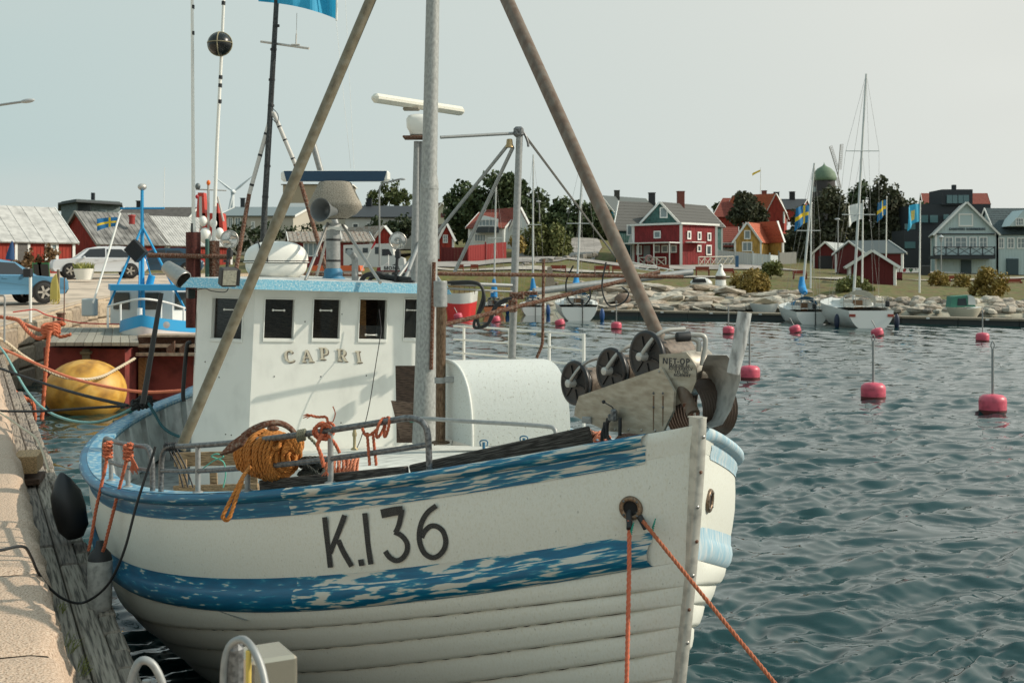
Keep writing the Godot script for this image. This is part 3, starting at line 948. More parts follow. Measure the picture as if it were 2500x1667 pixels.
# ---------------------------------------------------------------- rails, boards and covers on the foredeck
func cap_pt(s: float, up: float, inn := 0.075) -> Vector3: return B(s, bf(s) - inn, hr(s) + up)
func build_rails():
	var st := dark_steel()
	var run := func(s0: float, s1: float, up: float, n := 14):
		var out := []
		for i in n + 1: out.append(cap_pt(lerpf(s0, s1, i / float(n)), up))
		return out
	for rail in [[1.06, 3.04, [1.58, 2.15, 2.6]], [3.16, 4.34, [3.6, 4.05]]]:
		var s0: float = rail[0]
		var s1: float = rail[1]
		var path := [cap_pt(s0, 0.0), cap_pt(s0 + 0.005, 0.15), cap_pt(s0 + 0.02, 0.215), cap_pt(s0 + 0.06, 0.252), cap_pt(s0 + 0.12, 0.265)]
		path.append_array(run.call(s0 + 0.16, s1 - 0.16, 0.265))
		path.append_array([cap_pt(s1 - 0.12, 0.265), cap_pt(s1 - 0.06, 0.252), cap_pt(s1 - 0.02, 0.215), cap_pt(s1 - 0.005, 0.15), cap_pt(s1, 0.0)])
		var m := Msh.new()
		m.tube(curve(path, 3), 0.0155, 10)
		var top := part(boat, "guard_rail", m, st)
		m = Msh.new()
		m.tube(run.call(s0 + 0.01, s1 - 0.01, 0.125), 0.0135, 8)
		part(top, "middle_rail", m, st)
		for s in rail[2]:
			m = Msh.new()
			m.bar(cap_pt(s, 0), cap_pt(s, 0.26), 0.0145, 10)
			m.lathe([Vector2(0.03, 0.004), Vector2(0.03, 0.010), Vector2(0.016, 0.016)], cap_pt(s, 0), Basis(), 12)
			part(top, "rail_post", m, galv())
	# rail of thin tube along the far side
	var prev := []
	for s in [5.0, 5.6, 6.25, 6.95]:
		var m := Msh.new()
		m.bar(B(s, -(bf(s) - 0.1), hr(s)), B(s, -(bf(s) - 0.1), 2.60), 0.013, 8)
		part(boat, "far_rail_post", m, white_plastic())
	for up in [2.46, 2.59, 2.33]:
		var pts := []
		for i in 9:
			var s := 5.0 + 2.1 * i / 8.0
			pts.append(B(s, -(bf(s) - 0.1), up))
		var m := Msh.new()
		m.tube(pts, 0.010, 6)
		part(boat, "far_rail", m, white_plastic())
	var m2 := Msh.new()
	m2.bar(B(0.75, -0.55, hr(0.7)), B(0.75, -0.55, hr(0.7) + 0.16), 0.014, 8)
	part(boat, "bow_post", m2, galv())

func build_deck_gear():
	# the arched hatch cover
	var lb := P(1155, 1089, 8.7)
	var rb := P(1393, 1086, 8.75)
	var lt := P(1088, 879, 9.1)
	var rt := P(1327, 876, 9.15)
	var rows := []
	var left := PackedVector3Array()
	for i in 17:
		var a := PI / 2 * i / 16.0
		var w := pow(sin(a), 0.75)
		var u := 1.0 - pow(cos(a), 0.75)
		var row := PackedVector3Array()
		for j in 9:
			var q := j / 8.0
			var bo := lb.lerp(rb, q)
			var to := lt.lerp(rt, q)
			# plan position moves forward with u, height falls with w
			row.append(Vector3(lerpf(to.x, bo.x, w), lerpf(to.y, bo.y, u), lerpf(to.z, bo.z, w)))
		rows.append(row)
		left.append(row[0])
	var m := Msh.new()
	m.grid(rows)
	var spots := ntex("spots", 81, 0.05, [[0.0, Color(0.25, 0.18, 0.12)], [0.10, Color(0.5, 0.42, 0.34)], [0.16, Color(0.9, 0.89, 0.86)], [0.4, Color(1, 1, 1)], [1.0, Color(0.97, 0.97, 0.95)]], 3)
	var cover_m := mt("cover_white", C(0.70, 0.71, 0.67), 0.5, 0, spots, Vector3(1.6, 1.6, 1.6), rough_b(), 0.08)
	var cover := part(boat, "hatch_cover", m, cover_m)
	m = Msh.new()
	var base_l := Vector3(lt.x, lb.y, lt.z)
	for i in 16: m.tri(base_l, left[i], left[i + 1])
	var base_r := Vector3(rt.x, rb.y, rt.z)
	for i in 16: m.tri(base_r, rows[i + 1][8], rows[i][8])
	m.quad(lt, rt, base_r, base_l)
	part(cover, "cover_end", m, cover_m)
	m = Msh.new()
	var lip := []
	for q in left: lip.append(q + Vector3(-0.006, 0, 0.006))
	m.tube(lip, 0.012, 6)
	part(cover, "cover_edge", m, cover_m)
	for q in [[1181, 1082], [1279, 1072]]:
		var o := P(q[0], q[1], 8.6)
		m = Msh.new()
		m.tube(curve([o + Vector3(-0.022, -0.02, 0), o + Vector3(-0.026, 0.012, 0), o + Vector3(0.0, 0.022, 0), o + Vector3(0.026, 0.012, 0), o + Vector3(0.022, -0.02, 0)], 5), 0.005, 6)
		m.bar(o + Vector3(0, -0.04, 0.004), o + Vector3(0, 0.008, 0.004), 0.01, 8)
		part(cover, "lifting_eye", m, mt("eye_blue", C(0.02, 0.12, 0.22), 0.4))
	# handrail in front of the cover
	m = Msh.new()
	m.tube(curve([P(968, 1026, 8.5), P(1036, 1022, 8.35), P(1150, 1029, 8.2), P(1260, 1035, 8.1), P(1335, 1041, 8.05), P(1352, 1046, 8.03), P(1357, 1060, 8.02), P(1357, 1098, 8.02)], 4), 0.0145, 10)
	part(boat, "deck_handrail", m, galv())
	m = Msh.new()
	m.bar(P(1002, 1026, 8.52), P(1033, 1022, 8.45), 0.0165, 8)
	part(boat, "green_binding", m, mt("twine_green", C(0.02, 0.16, 0.12), 0.9))
	# hydraulic column beside the mast
	var o := P(1075, 1082, 9.0)
	var t := P(1077, 690, 9.0)
	m = Msh.new()
	m.tube([o, o.lerp(t, 0.5), o.lerp(t, 0.86)], 0.0365, 16)
	m.lathe([Vector2(0.07, 0.0), Vector2(0.07, 0.012), Vector2(0.04, 0.02)], o, Basis(), 16)
	var brown := mt("column_brown", C(0.75, 0.75, 0.75), 0.35, 0.5, ntex("colb", 82, 0.03, [[0.0, Color(0.24, 0.18, 0.13)], [0.5, Color(0.46, 0.36, 0.27)], [1.0, Color(0.60, 0.54, 0.46)]], 5), Vector3(5, 1.2, 5))
	var col := part(boat, "hydraulic_column", m, brown)
	m = Msh.new()
	m.lathe_hard([Vector2(0.0, 0.0), Vector2(0.048, 0.0), Vector2(0.05, 0.005), Vector2(0.05, 0.185), Vector2(0.047, 0.19), Vector2(0, 0.19)], P(1075, 749, 9.0), Basis(), 8)
	part(col, "column_head", m, galv())
	m = Msh.new()
	m.tube([P(1074, 921, 9.0), P(1074, 935, 9.0)], 0.041, 16)
	m.cbox(P(1100, 927, 8.985), Vector3(0.10, 0.042, 0.02), 0.004)
	part(col, "column_clamp", m, galv())
	# boards leaning by the mast
	var bm := Msh.new()
	bm.slab([P(965, 893, 9.95), P(1018, 893, 9.95), P(1018, 1085, 9.85), P(965, 1085, 9.85)], Vector3(0, 0, -0.02))
	solo("hatch_board", bm, wood("dark_board", C(0.11, 0.07, 0.05)), "dark brown upright board behind the foot of the grey mast", "board")
	bm = Msh.new()
	bm.slab([P(954, 978, 9.55), P(1024, 988, 9.45), P(1005, 1085, 9.2), P(968, 1083, 9.25)], Vector3(0, 0, -0.015))
	solo("plywood_board", bm, wood("ply_board", C(0.27, 0.18, 0.13)), "light brown tapered plywood board leaning at the mast foot", "board")
	# the weathered planks along the bulwark
	var wb := mt("weathered_plank", C(0.6, 0.6, 0.6), 0.9, 0, ntex("wplank", 83, 0.02, [[0.0, Color(0.16, 0.14, 0.12)], [0.45, Color(0.30, 0.27, 0.24)], [0.6, Color(0.42, 0.39, 0.36)], [1.0, Color(0.55, 0.52, 0.48)]], 5), Vector3(0.8, 12, 12), rough_b(), 0.2)
	for q in [[Vector3(2.12, 1.36, 1.985), Vector3(1.2, 0.86, 2.16), "grey weathered plank inside the rail, its rounded end nearest the rope coil"], [Vector3(1.2, 0.84, 2.165), Vector3(0.60, 0.20, 2.385), "grey weathered plank inside the rail, nearest the net hauler"]]:
		var a := B(q[0].x, q[0].y, q[0].z)
		var b := B(q[1].x, q[1].y, q[1].z)
		var d := (b - a).normalized()
		var sd := d.cross(Vector3.UP).normalized()
		meta(beam(self, "weathered_plank", (a + b) / 2, Vector3(a.distance_to(b), 0.082, 0.035), Basis(d, sd.cross(d), sd), wb, 0.006), q[2], "plank", "planks along the bulwark")
	# pine crate frame inside the rail
	var cr := thing("pine_crate", "open crate of new pine battens behind the boat's rail", "crate", P(500, 1200, 8.0))
	for e in [[P(425, 1122, 8.0), P(575, 1118, 7.9), 0.09], [P(425, 1195, 7.9), P(630, 1190, 7.6), 0.05], [P(445, 1122, 7.9), P(447, 1200, 7.85), 0.05], [P(520, 1150, 7.8), P(522, 1196, 7.8), 0.045], [P(618, 1150, 7.7), P(620, 1196, 7.7), 0.045]]:
		bm = Msh.new()
		bm.strip(e[0], e[1], 0.02, e[2], Vector3(0, 0, 1))
		part(cr, "batten", bm, wood("pine_new", C(0.42, 0.29, 0.16)))
	# brass valve on deck
	bm = Msh.new()
	bm.lathe([Vector2(0.03, 0), Vector2(0.03, 0.01), Vector2(0.012, 0.02), Vector2(0.012, 0.10), Vector2(0.018, 0.11), Vector2(0.018, 0.13), Vector2(0.013, 0.14), Vector2(0.013, 0.19), Vector2(0, 0.19)], P(865, 1098, 9.6), Basis(), 12)
	part(boat, "deck_vent", bm, mt("brass", C(0.36, 0.30, 0.17), 0.5, 0.5))
	# far end: rail horn and black stanchions on the quarter
	bm = Msh.new()
	bm.tube([P(348, 985, 9.4), P(372, 840, 9.4), P(393, 715, 9.4)], [0.022, 0.02, 0.017], 10)
	part(boat, "mooring_pole", bm, black())
	bm = Msh.new()
	bm.tube(curve([P(448, 980, 11.6), P(446, 960, 11.6), P(450, 900, 11.6), P(455, 850, 11.6), P(458, 838, 11.6), P(466, 836, 11.6)], 4), 0.02, 8)
	part(boat, "drain_pipe", bm, black())

# ---------------------------------------------------------------- mast, legs, derrick
func build_mast():
	var base := P(1033, 1082, 9.5)
	var apex := P(1066, -382, 9.5)
	var at := func(y): return P(lerpf(1035, 1064, (1082.0 - y) / 1464.0), y, 9.5)
	var m := Msh.new()
	m.tube([at.call(1082), at.call(1000), at.call(900), at.call(700), at.call(455), at.call(448), at.call(425), at.call(200), at.call(0), at.call(-430)], [0.093, 0.088, 0.082, 0.078, 0.0725, 0.0725, 0.060, 0.056, 0.052, 0.045], 24)
	var mast_m := mt("mast_grey", C(0.42, 0.43, 0.41), 0.55, 0.15, ntex("mastg", 84, 0.035, [[0.0, 0.74], [0.45, 0.88], [0.7, 0.97], [1.0, 1.0]], 5), Vector3(2.5, 1.2, 2.5))
	var mast := part(boat, "mast", m, mast_m)
	m = Msh.new()
	m.tube([at.call(462), at.call(458)], 0.0755, 24)
	part(mast, "mast_collar", m, mast_m)
	m = Msh.new()
	var ch := Vector3(0.055, 0, 0.085)
	m.tube([at.call(640) + ch, at.call(900) + ch * 0.9], 0.016, 6)
	part(mast, "mast_track", m, rusty())
	m = Msh.new()
	var lf := P(440, 1096, 9.35)
	m.tube([lf, lf.lerp(apex, 0.5), apex], [0.041, 0.042, 0.043], 16)
	part(mast, "mast_leg", m, mt("leg_tan", C(0.75, 0.75, 0.75), 0.5, 0.2, ntex("legt", 85, 0.02, [[0.0, Color(0.40, 0.36, 0.29)], [0.5, Color(0.54, 0.50, 0.41)], [1.0, Color(0.62, 0.60, 0.54)]], 5), Vector3(1, 1, 1)))
	m = Msh.new()
	var rf := P(1694, 1012, 5.15)
	var rk := []
	var rr := []
	for i in 9:
		rk.append(rf.lerp(apex, i / 8.0)); rr.append(lerpf(0.0285, 0.052, i / 8.0))
	m.tube(rk, rr, 18)
	var leg := part(mast, "mast_leg", m, rust_leg())
	# split foot with a pin
	for e in [-1.0, 1.0]:
		m = Msh.new()
		m.tube([rf + (apex - rf).normalized() * 0.06 + Vector3(0.012 * e, 0, 0.008), rf + Vector3(0.012 * e + 0.004, -0.015, 0.008), P(1700, 1042, 5.13) + Vector3(0.014 * e, 0, 0.01)], [0.02, 0.013, 0.010], 6)
		part(leg, "foot_fork", m, rusty())
	m = Msh.new()
	m.bar(P(1696, 1008, 5.08), P(1703, 1040, 5.08), 0.005, 6)
	part(leg, "foot_pin", m, stainless())
	# after derrick on the far side
	var z := 10.8
	m = Msh.new()
	m.tube([P(1249, 900, z), P(1259, 600, z), P(1269, 312, z)], [0.033, 0.033, 0.029], 12)
	var dk := part(boat, "derrick_post", m, galv())
	for e in [[P(1247, 345, z), P(1062, 575, z + 0.8), 0.016], [P(1252, 360, z), P(1108, 668, z + 0.9), 0.017], [P(1075, 335, z - 0.3), P(1260, 325, z), 0.014], [P(1280, 326, z), P(1500, 622, z + 0.4), 0.007], [P(1284, 336, z), P(1512, 640, z + 0.4), 0.006]]:
		m = Msh.new()
		m.bar(e[0], e[1], e[2], 8)
		part(dk, "derrick_stay", m, galv() if e[2] > 0.01 else mt("wire_grey", C(0.12, 0.115, 0.10), 0.7))
	m = Msh.new()
	m.cbox(P(1266, 322, z), Vector3(0.09, 0.09, 0.09), 0.02)
	m.tube(curve([P(1272, 318, z), P(1280, 326, z), P(1288, 345, z), P(1290, 358, z)], 3), 0.012, 6)
	part(dk, "post_head", m, dark_steel())
	m = Msh.new()
	m.lathe([Vector2(0.02, 0.075), Vector2(0.026, 0.07), Vector2(0.03, 0.03), Vector2(0.042, 0.0), Vector2(0.038, 0.0), Vector2(0.0, 0.02)], P(1244, 360, z), Basis(), 14)
	part(dk, "ship_bell", m, mt("bell_brass", C(0.40, 0.29, 0.15), 0.35, 0.8))
	for e in [["boom", P(1303, 712, z), P(1690, 664, z + 0.6), 0.032, 0], ["rust_spar", P(1055, 668, z - 1.0), P(1668, 676, z - 0.6), 0.017, 1], ["rust_spar", P(1086, 792, z - 1.2), P(1610, 664, z - 0.4), 0.018, 1], ["rust_spar", P(1062, 690, z - 0.5), P(1250, 697, z - 0.1), 0.017, 0], ["rust_spar", P(1090, 704, z - 0.4), P(1250, 712, z - 0.1), 0.009, 0]]:
		m = Msh.new()
		m.bar(e[1], e[2], e[3], 10)
		part(dk, e[0], m, rusty() if e[4] else galv())
	m = Msh.new()
	m.tube(curve([P(1327, 632, z - 0.6), P(1326, 740, z - 0.6), P(1325, 822, z - 0.6), P(1322, 845, z - 0.6), P(1310, 874, z - 0.6)], 5), 0.0125, 8)
	part(dk, "rust_rod", m, rusty())
	for e in [[[1085, 690], [1150, 688], [1175, 700], [1182, 740], [1160, 780], [1160, 800], [1190, 792], [1206, 752], [1230, 732], [1250, 728]], [[1100, 693], [1165, 693], [1180, 720], [1166, 770], [1172, 798], [1196, 784], [1212, 748], [1240, 734]], [[1480, 640], [1470, 700], [1486, 745], [1520, 740], [1535, 716], [1518, 700]], [[1400, 648], [1382, 690], [1390, 735], [1420, 748], [1440, 730], [1440, 705]]]:
		var pts := []
		for q in e: pts.append(P(q[0], q[1], z - 0.75))
		m = Msh.new()
		m.tube(curve(pts, 5), 0.013 if e.size() > 7 else 0.007, 7)
		part(dk, "hydraulic_hose", m, black())
	m = Msh.new()
	m.cbox(P(1262, 722, z - 0.1), Vector3(0.13, 0.06, 0.09), 0.01)
	m.cbox(P(1290, 716, z - 0.05), Vector3(0.16, 0.035, 0.06), 0.008)
	m.cbox(P(1252, 745, z - 0.2), Vector3(0.08, 0.12, 0.08), 0.015)
	part(dk, "boom_bracket", m, rusty())
	# light slanting pole and the rods seen above the roof
	m = Msh.new()
	m.tube([P(764, 352, 13.2), P(800, 480, 13.2), P(830, 585, 13.2)], 0.035, 10)
	part(boat, "slanting_pole", m, galv())

# ---------------------------------------------------------------- what stands on the wheelhouse roof
func build_roof_gear():
	var wp := white_plastic()
	var z := 11.1
	# life raft canister
	var c := P(674, 640, z)
	var bs := Basis(Vector3.UP, 0.35)
	var sup := func(e: float, r: Vector3, y0: float, y1: float):
		var rows := []
		for i in 13:
			var a := lerpf(y0, y1, i / 12.0) * PI / 2
			var row := PackedVector3Array()
			for j in 32:
				var b := TAU * j / 32
				var ca := pow(absf(cos(a)), e)
				row.append(c + bs * Vector3(signf(cos(b)) * pow(absf(cos(b)), e) * ca * r.x, signf(sin(a)) * pow(absf(sin(a)), e) * r.y, signf(sin(b)) * pow(absf(sin(b)), e) * ca * r.z))
			rows.append(row)
		return rows
	var raft := thing("life_raft_canister", "white plastic life raft canister on the wheelhouse roof", "life raft", P(674, 684, z))
	var m := Msh.new()
	m.grid(sup.call(0.75, Vector3(0.285, 0.19, 0.19), 0.02, 1.0), true)
	part(raft, "canister_lid", m, wp)
	m = Msh.new()
	m.grid(sup.call(0.75, Vector3(0.275, 0.165, 0.185), -1.0, -0.02), true)
	part(raft, "canister_tub", m, wp)
	m = Msh.new()
	var rim := sup.call(0.75, Vector3(0.295, 0.012, 0.20), -1.0, 1.0) as Array
	m.grid(rim, true)
	part(raft, "canister_rim", m, wp)
	for x in [-0.17, -0.11]:
		var st := []
		for i in 15:
			var a := PI * i / 14.0
			st.append(c + bs * Vector3(x, sin(a) * 0.196 * pow(0.93, 0.3) * 0.96, cos(a) * 0.196))
		m = Msh.new()
		m.tube(st, 0.007, 5)
		part(raft, "strap", m, black())
	# radar with the navy scanner
	z = 11.2
	m = Msh.new()
	m.lathe([Vector2(0.16, 0.0), Vector2(0.12, 0.03), Vector2(0.085, 0.06), Vector2(0.085, 0.11), Vector2(0.068, 0.13)], P(813, 690, z), Basis(), 20)
	var base := part(boat, "radar_post_foot", m, mt("foot_blue", C(0.03, 0.17, 0.30), 0.5, 0, speck(), Vector3(4, 4, 4)))
	m = Msh.new()
	m.tube([P(813, 668, z), P(813, 555, z), P(813, 545, z)], [0.066, 0.062, 0.07], 18)
	var post := part(boat, "radar_post", m, galv())
	for y in [583, 634]:
		m = Msh.new()
		m.tube([P(813, y, z), P(813, y + 5, z)], 0.0665, 18)
		part(post, "black_band", m, black())
	for e in [[P(800, 545, z - 0.05), P(745, 684, z - 0.75)], [P(836, 550, z - 0.05), P(928, 690, z - 0.8)], [P(806, 548, z + 0.05), P(770, 684, z + 0.8)]]:
		m = Msh.new()
		m.bar(e[0], e[1], 0.014, 8)
		part(post, "strut", m, stainless())
	var weath := mt("weathered_grp", C(0.8, 0.8, 0.8), 0.75, 0, ntex("weath", 86, 0.06, [[0.0, Color(0.30, 0.26, 0.22)], [0.35, Color(0.52, 0.48, 0.42)], [0.55, Color(0.68, 0.65, 0.59)], [1.0, Color(0.78, 0.76, 0.71)]], 4), Vector3(3, 3, 3))
	var g := thing("radar_scanner", "navy blue radar scanner on a weathered grey gearbox above the wheelhouse", "radar", P(818, 545, z))
	m = Msh.new()
	var gr := []
	for q in [[0.10, -0.115, 0.10], [0.19, -0.07, 0.13], [0.245, -0.01, 0.16], [0.235, 0.03, 0.155], [0.19, 0.12, 0.13], [0.145, 0.215, 0.10], [0.10, 0.225, 0.07]]:
		var row := PackedVector3Array()
		for j in 20:
			var a := TAU * j / 20
			row.append(P(818, 503, z) + Vector3(signf(cos(a)) * pow(absf(cos(a)), 0.6) * q[0], q[1], signf(sin(a)) * pow(absf(sin(a)), 0.6) * q[2]))
		gr.append(row)
	m.grid(gr, true)
	part(g, "gearbox", m, weath)
	m = Msh.new()
	m.cbox(P(819, 430, z), Vector3(0.99, 0.098, 0.09), 0.02, Basis(Vector3(0, 1, 0), 0.0))
	part(g, "scanner_arm", m, wp)
	m = Msh.new()
	m.slab([P(692, 417, z - 0.05), P(944, 417, z - 0.05), P(936, 442, z - 0.06), P(698, 442, z - 0.06)], Vector3(0, 0, -0.018))
	part(g, "scanner_face", m, mt("navy", C(0.012, 0.05, 0.10), 0.3))
	m = Msh.new()
	m.cbox(P(818, 556, z), Vector3(0.22, 0.05, 0.14), 0.02)
	part(g, "mounting", m, wp)
	var dirh := Vector3(-0.42, 0.02, 0.9).normalized()
	var hb := Basis(Vector3.UP.cross(dirh).normalized(), dirh, Vector3.UP.cross(dirh).normalized().cross(dirh))
	m = Msh.new()
	m.lathe([Vector2(0.03, -0.24), Vector2(0.05, -0.14), Vector2(0.105, 0.0), Vector2(0.108, 0.006), Vector2(0.098, 0.0), Vector2(0.05, -0.12), Vector2(0.0, -0.13)], P(782, 512, z - 0.35), hb, 24)
	solo("loud_hailer", m, mt("horn_grey", C(0.17, 0.18, 0.18), 0.4, 0.2), "dark grey funnel-shaped horn below the navy radar", "horn")
	# vent pipe
	m = Msh.new()
	m.tube(curve([P(866, 690, 10.9), P(866, 640, 10.9), P(864, 628, 10.9), P(857, 620, 10.85), P(852, 615, 10.8)], 4), 0.029, 14)
	part(boat, "vent_pipe", m, galv())
	# searchlights
	for q in [[560, 584, 552, 662, 10.6, "round chrome searchlight at the quay side of the wheelhouse roof"], [971, 588, 965, 692, 10.9, "round chrome searchlight on the wheelhouse roof close to the mast"]]:
		var o := P(q[0], q[1], q[4])
		var sl := thing("searchlight", q[5], "searchlight", P(q[2], q[3], q[4]), "searchlights on the wheelhouse roof")
		var fw := Vector3(0.05 if q[0] < 700 else 0.12, -0.05, 1).normalized()
		var x := Vector3.UP.cross(fw).normalized()
		var fb := Basis(x, fw, x.cross(fw))
		m = Msh.new()
		m.lathe([Vector2(0.0, -0.12), Vector2(0.04, -0.11), Vector2(0.07, -0.05), Vector2(0.076, 0.0), Vector2(0.080, 0.004), Vector2(0.078, 0.016), Vector2(0.068, 0.016), Vector2(0.066, 0.004)], o, fb, 28)
		part(sl, "lamp_housing", m, stainless())
		m = Msh.new()
		m.lathe([Vector2(0.0, -0.07), Vector2(0.03, -0.055), Vector2(0.055, -0.02), Vector2(0.067, 0.002)], o, fb, 24)
		part(sl, "reflector", m, mt("mirror", C(0.8, 0.8, 0.78), 0.12, 1.0))
		m = Msh.new()
		m.lathe([Vector2(0.067, 0.008), Vector2(0.0, 0.012)], o, fb, 24)
		part(sl, "lens", m, glass("lamp_glass", 0.12, C(0.5, 0.5, 0.48)))
		m = Msh.new()
		m.bar(o - Vector3(0, 0.07, 0), P(q[2], q[3], q[4]), 0.014, 10)
		m.cbox(o - Vector3(0, 0.12, 0), Vector3(0.05, 0.07, 0.05), 0.01)
		m.tube([P(q[2], q[3] - 28, q[4]), P(q[2], q[3] - 22, q[4])], 0.028, 12)
		part(sl, "stand", m, black())
	# floodlight
	var fl := thing("floodlight", "rusty square floodlight with cooling ribs on the roof edge", "floodlight", P(556, 700, 9.95))
	var fb2 := Basis(Vector3.UP, 0.55) * Basis(Vector3.RIGHT, 0.22)
	var fo := P(556, 676, 9.95)
	m = Msh.new()
	m.cbox(fo, Vector3(0.135, 0.15, 0.10), 0.012, fb2)
	part(fl, "housing", m, mt("flood_dark", C(0.06, 0.055, 0.05), 0.6, 0.3, speck(), Vector3(5, 5, 5)))
	m = Msh.new()
	m.box(fo + fb2 * Vector3(-0.004, 0.004, 0.0515), Vector3(0.11, 0.12, 0.004), fb2)
	part(fl, "front_glass", m, mt("flood_glass", C(0.36, 0.35, 0.28), 0.12, 0.2, dirt(), Vector3(6, 6, 6)))
	for i in 7:
		m = Msh.new()
		m.box(fo + fb2 * Vector3(0.075, 0, -0.045 + 0.015 * i), Vector3(0.02, 0.13, 0.005), fb2)
		part(fl, "cooling_rib", m, black())
	# chrome floodlight beyond the quarter
	m = Msh.new()
	var dl := Vector3(0.75, -0.5, 0.45).normalized()
	var xl := Vector3.UP.cross(dl).normalized()
	m.lathe([Vector2(0.02, -0.2), Vector2(0.055, -0.18), Vector2(0.075, -0.02), Vector2(0.08, 0.05), Vector2(0.07, 0.055)], P(438, 676, 10.4), Basis(xl, dl, xl.cross(dl)), 20)
	part(fl, "second_lamp", m, stainless())
	# stern mast with its two legs and spreader
	z = 12.6
	m = Msh.new()
	m.tube([P(640, 640, z), P(646, 497, z), P(660, 260, z), P(674, 10, z), P(676, -60, z)], [0.034, 0.031, 0.029, 0.026, 0.025], 12)
	var sm := part(boat, "stern_mast", m, mt("dark_mast", C(0.07, 0.075, 0.075), 0.5, 0.3, grain(), Vector3(3, 3, 3)))
	for e in [[P(664, 272, z), P(606, 480, z), P(570, 690, z - 0.2)], [P(667, 275, z), P(722, 405, z), P(800, 672, z - 0.2)]]:
		m = Msh.new()
		m.tube([e[0], e[0].lerp(e[1], 0.97)], 0.022, 10)
		part(sm, "stay_leg", m, mt("leg_white", C(0.55, 0.53, 0.49), 0.6, 0, speck(), Vector3(5, 5, 5)))
		m = Msh.new()
		m.tube([e[0].lerp(e[1], 0.97), e[2]], 0.022, 10)
		part(sm, "stay_leg", m, rusty())
		for q in [0.25, 0.5, 0.85]:
			m = Msh.new()
			m.bar(e[0].lerp(e[1], q), e[0].lerp(e[1], q + 0.025), 0.0235, 10)
			part(sm, "tape_band", m, black())
	for q in [[674, 60], [667, 118], [663, 192], [661, 255], [652, 403], [647, 478]]:
		m = Msh.new()
		m.bar(P(q[0], q[1], z), P(q[0], q[1] + 5, z), 0.034, 12)
		part(sm, "tape_band", m, black())
	m = Msh.new()
	m.bar(P(636, 101, z + 0.1), P(754, 118, z - 0.1), 0.013, 8)
	m.cbox(P(721, 109, z - 0.05), Vector3(0.09, 0.015, 0.03), 0.004)
	m.bar(P(722, 108, z - 0.05), P(723, 82, z - 0.05), 0.008, 6)
	m.bar(P(723, 84, z - 0.05), P(724, 32, z - 0.05), 0.003, 5)
	part(sm, "spreader", m, mats["leg_white"])
	m = Msh.new()
	m.tube(curve([P(663, 262, z - 0.04), P(678, 280, z - 0.04), P(676, 300, z - 0.04), P(664, 290, z - 0.04)], 4), 0.004, 5)
	m.tube(curve([P(674, 90, z - 0.04), P(672, 140, z - 0.04), P(668, 190, z - 0.04), P(664, 250, z - 0.04)], 4), 0.006, 5)
	part(sm, "mast_cable", m, black())
	# rods in rusty sockets
	z = 13.2
	var sock := mt("socket_red", C(0.75, 0.75, 0.75), 0.8, 0, ntex("sockr", 87, 0.03, [[0.0, Color(0.22, 0.08, 0.07)], [0.5, Color(0.36, 0.15, 0.12)], [1.0, Color(0.46, 0.27, 0.20)]], 5), Vector3(2, 2, 2))
	for q in [[471, 567, 18.0], [520, 588, 15.0]]:
		m = Msh.new()
		m.tube([P(q[0], q[1], z), P(q[0], 800, z)], q[2] / F * z, 16)
		m.lathe([Vector2(q[2] / F * z, 0), Vector2(0, 0.003)], P(q[0], q[1], z), Basis(), 16)
		part(boat, "rod_socket", m, sock if q[0] < 500 else rusty())
	m = Msh.new()
	m.bar(P(361, 623, z - 0.1), P(565, 627, z - 0.1), 0.028, 10)
	part(boat, "socket_bar", m, rusty())
	m = Msh.new()
	m.cbox(P(505, 640, z - 0.1), Vector3(0.04, 0.5, 0.04), 0.01)
	part(boat, "socket_brace", m, mt("green_paint", C(0.03, 0.09, 0.07), 0.6))
	var mk := thing("marker_rod", "tall white rod with black tape bands, nearest the red sheds", "rod", P(471, 575, z), "white rods at the stern")
	m = Msh.new()
	m.tube([P(472, 585, z), P(470, 300, z), P(468, -60, z)], [0.021, 0.018, 0.016], 10)
	part(mk, "rod", m, wp)
	for y in [12, 76, 545]:
		m = Msh.new()
		m.bar(P(470, y, z), P(470, y + (9 if y < 500 else 38), z), 0.0215 if y > 500 else 0.018, 10)
		part(mk, "tape_band", m, black())
	mk = thing("marker_rod", "tall white rod carrying a black ball, left of the flag mast", "rod", P(521, 595, z), "white rods at the stern")
	m = Msh.new()
	m.tube([P(520, 600, z), P(529, 350, z), P(539, 150, z), P(548, -60, z)], [0.020, 0.0185, 0.017, 0.015], 10)
	part(mk, "rod", m, wp)
	for q in [[536, 252], [537, 213], [538, 193], [545, 12]]:
		m = Msh.new()
		m.bar(P(q[0] - 0.5, q[1], z), P(q[0], q[1] - 9, z), 0.021, 10)
		part(mk, "tape_band", m, black())
	m = Msh.new()
	m.ball(P(536, 107, z - 0.03), Vector3(0.128, 0.124, 0.128), 12, 20)
	var bl := part(mk, "float_ball", m, mt("ball_black", C(0.75, 0.75, 0.75), 0.3, 0, ntex("ballb", 88, 0.04, [[0.0, Color(0.02, 0.03, 0.03)], [0.5, Color(0.04, 0.06, 0.06)], [0.66, Color(0.12, 0.13, 0.12)], [0.78, Color(0.4, 0.4, 0.38)], [1.0, Color(0.5, 0.5, 0.48)]], 5), Vector3(5, 5, 5)))
	m = Msh.new()
	for e in [0.0, PI / 2]:
		var ring := []
		for i in 25: ring.append(P(536, 107, z - 0.03) + Vector3(cos(TAU * i / 24) * 0.131 * cos(e), sin(TAU * i / 24) * 0.128, cos(TAU * i / 24) * 0.131 * sin(e)))
		m.tube(ring, 0.007, 5)
	var hor := []
	for i in 25: hor.append(P(536, 107, z - 0.03) + Vector3(cos(TAU * i / 24) * 0.131, 0.01, sin(TAU * i / 24) * 0.131))
	m.tube(hor, 0.006, 5)
	part(bl, "lashing", m, mt("lash", C(0.28, 0.25, 0.16), 0.9))
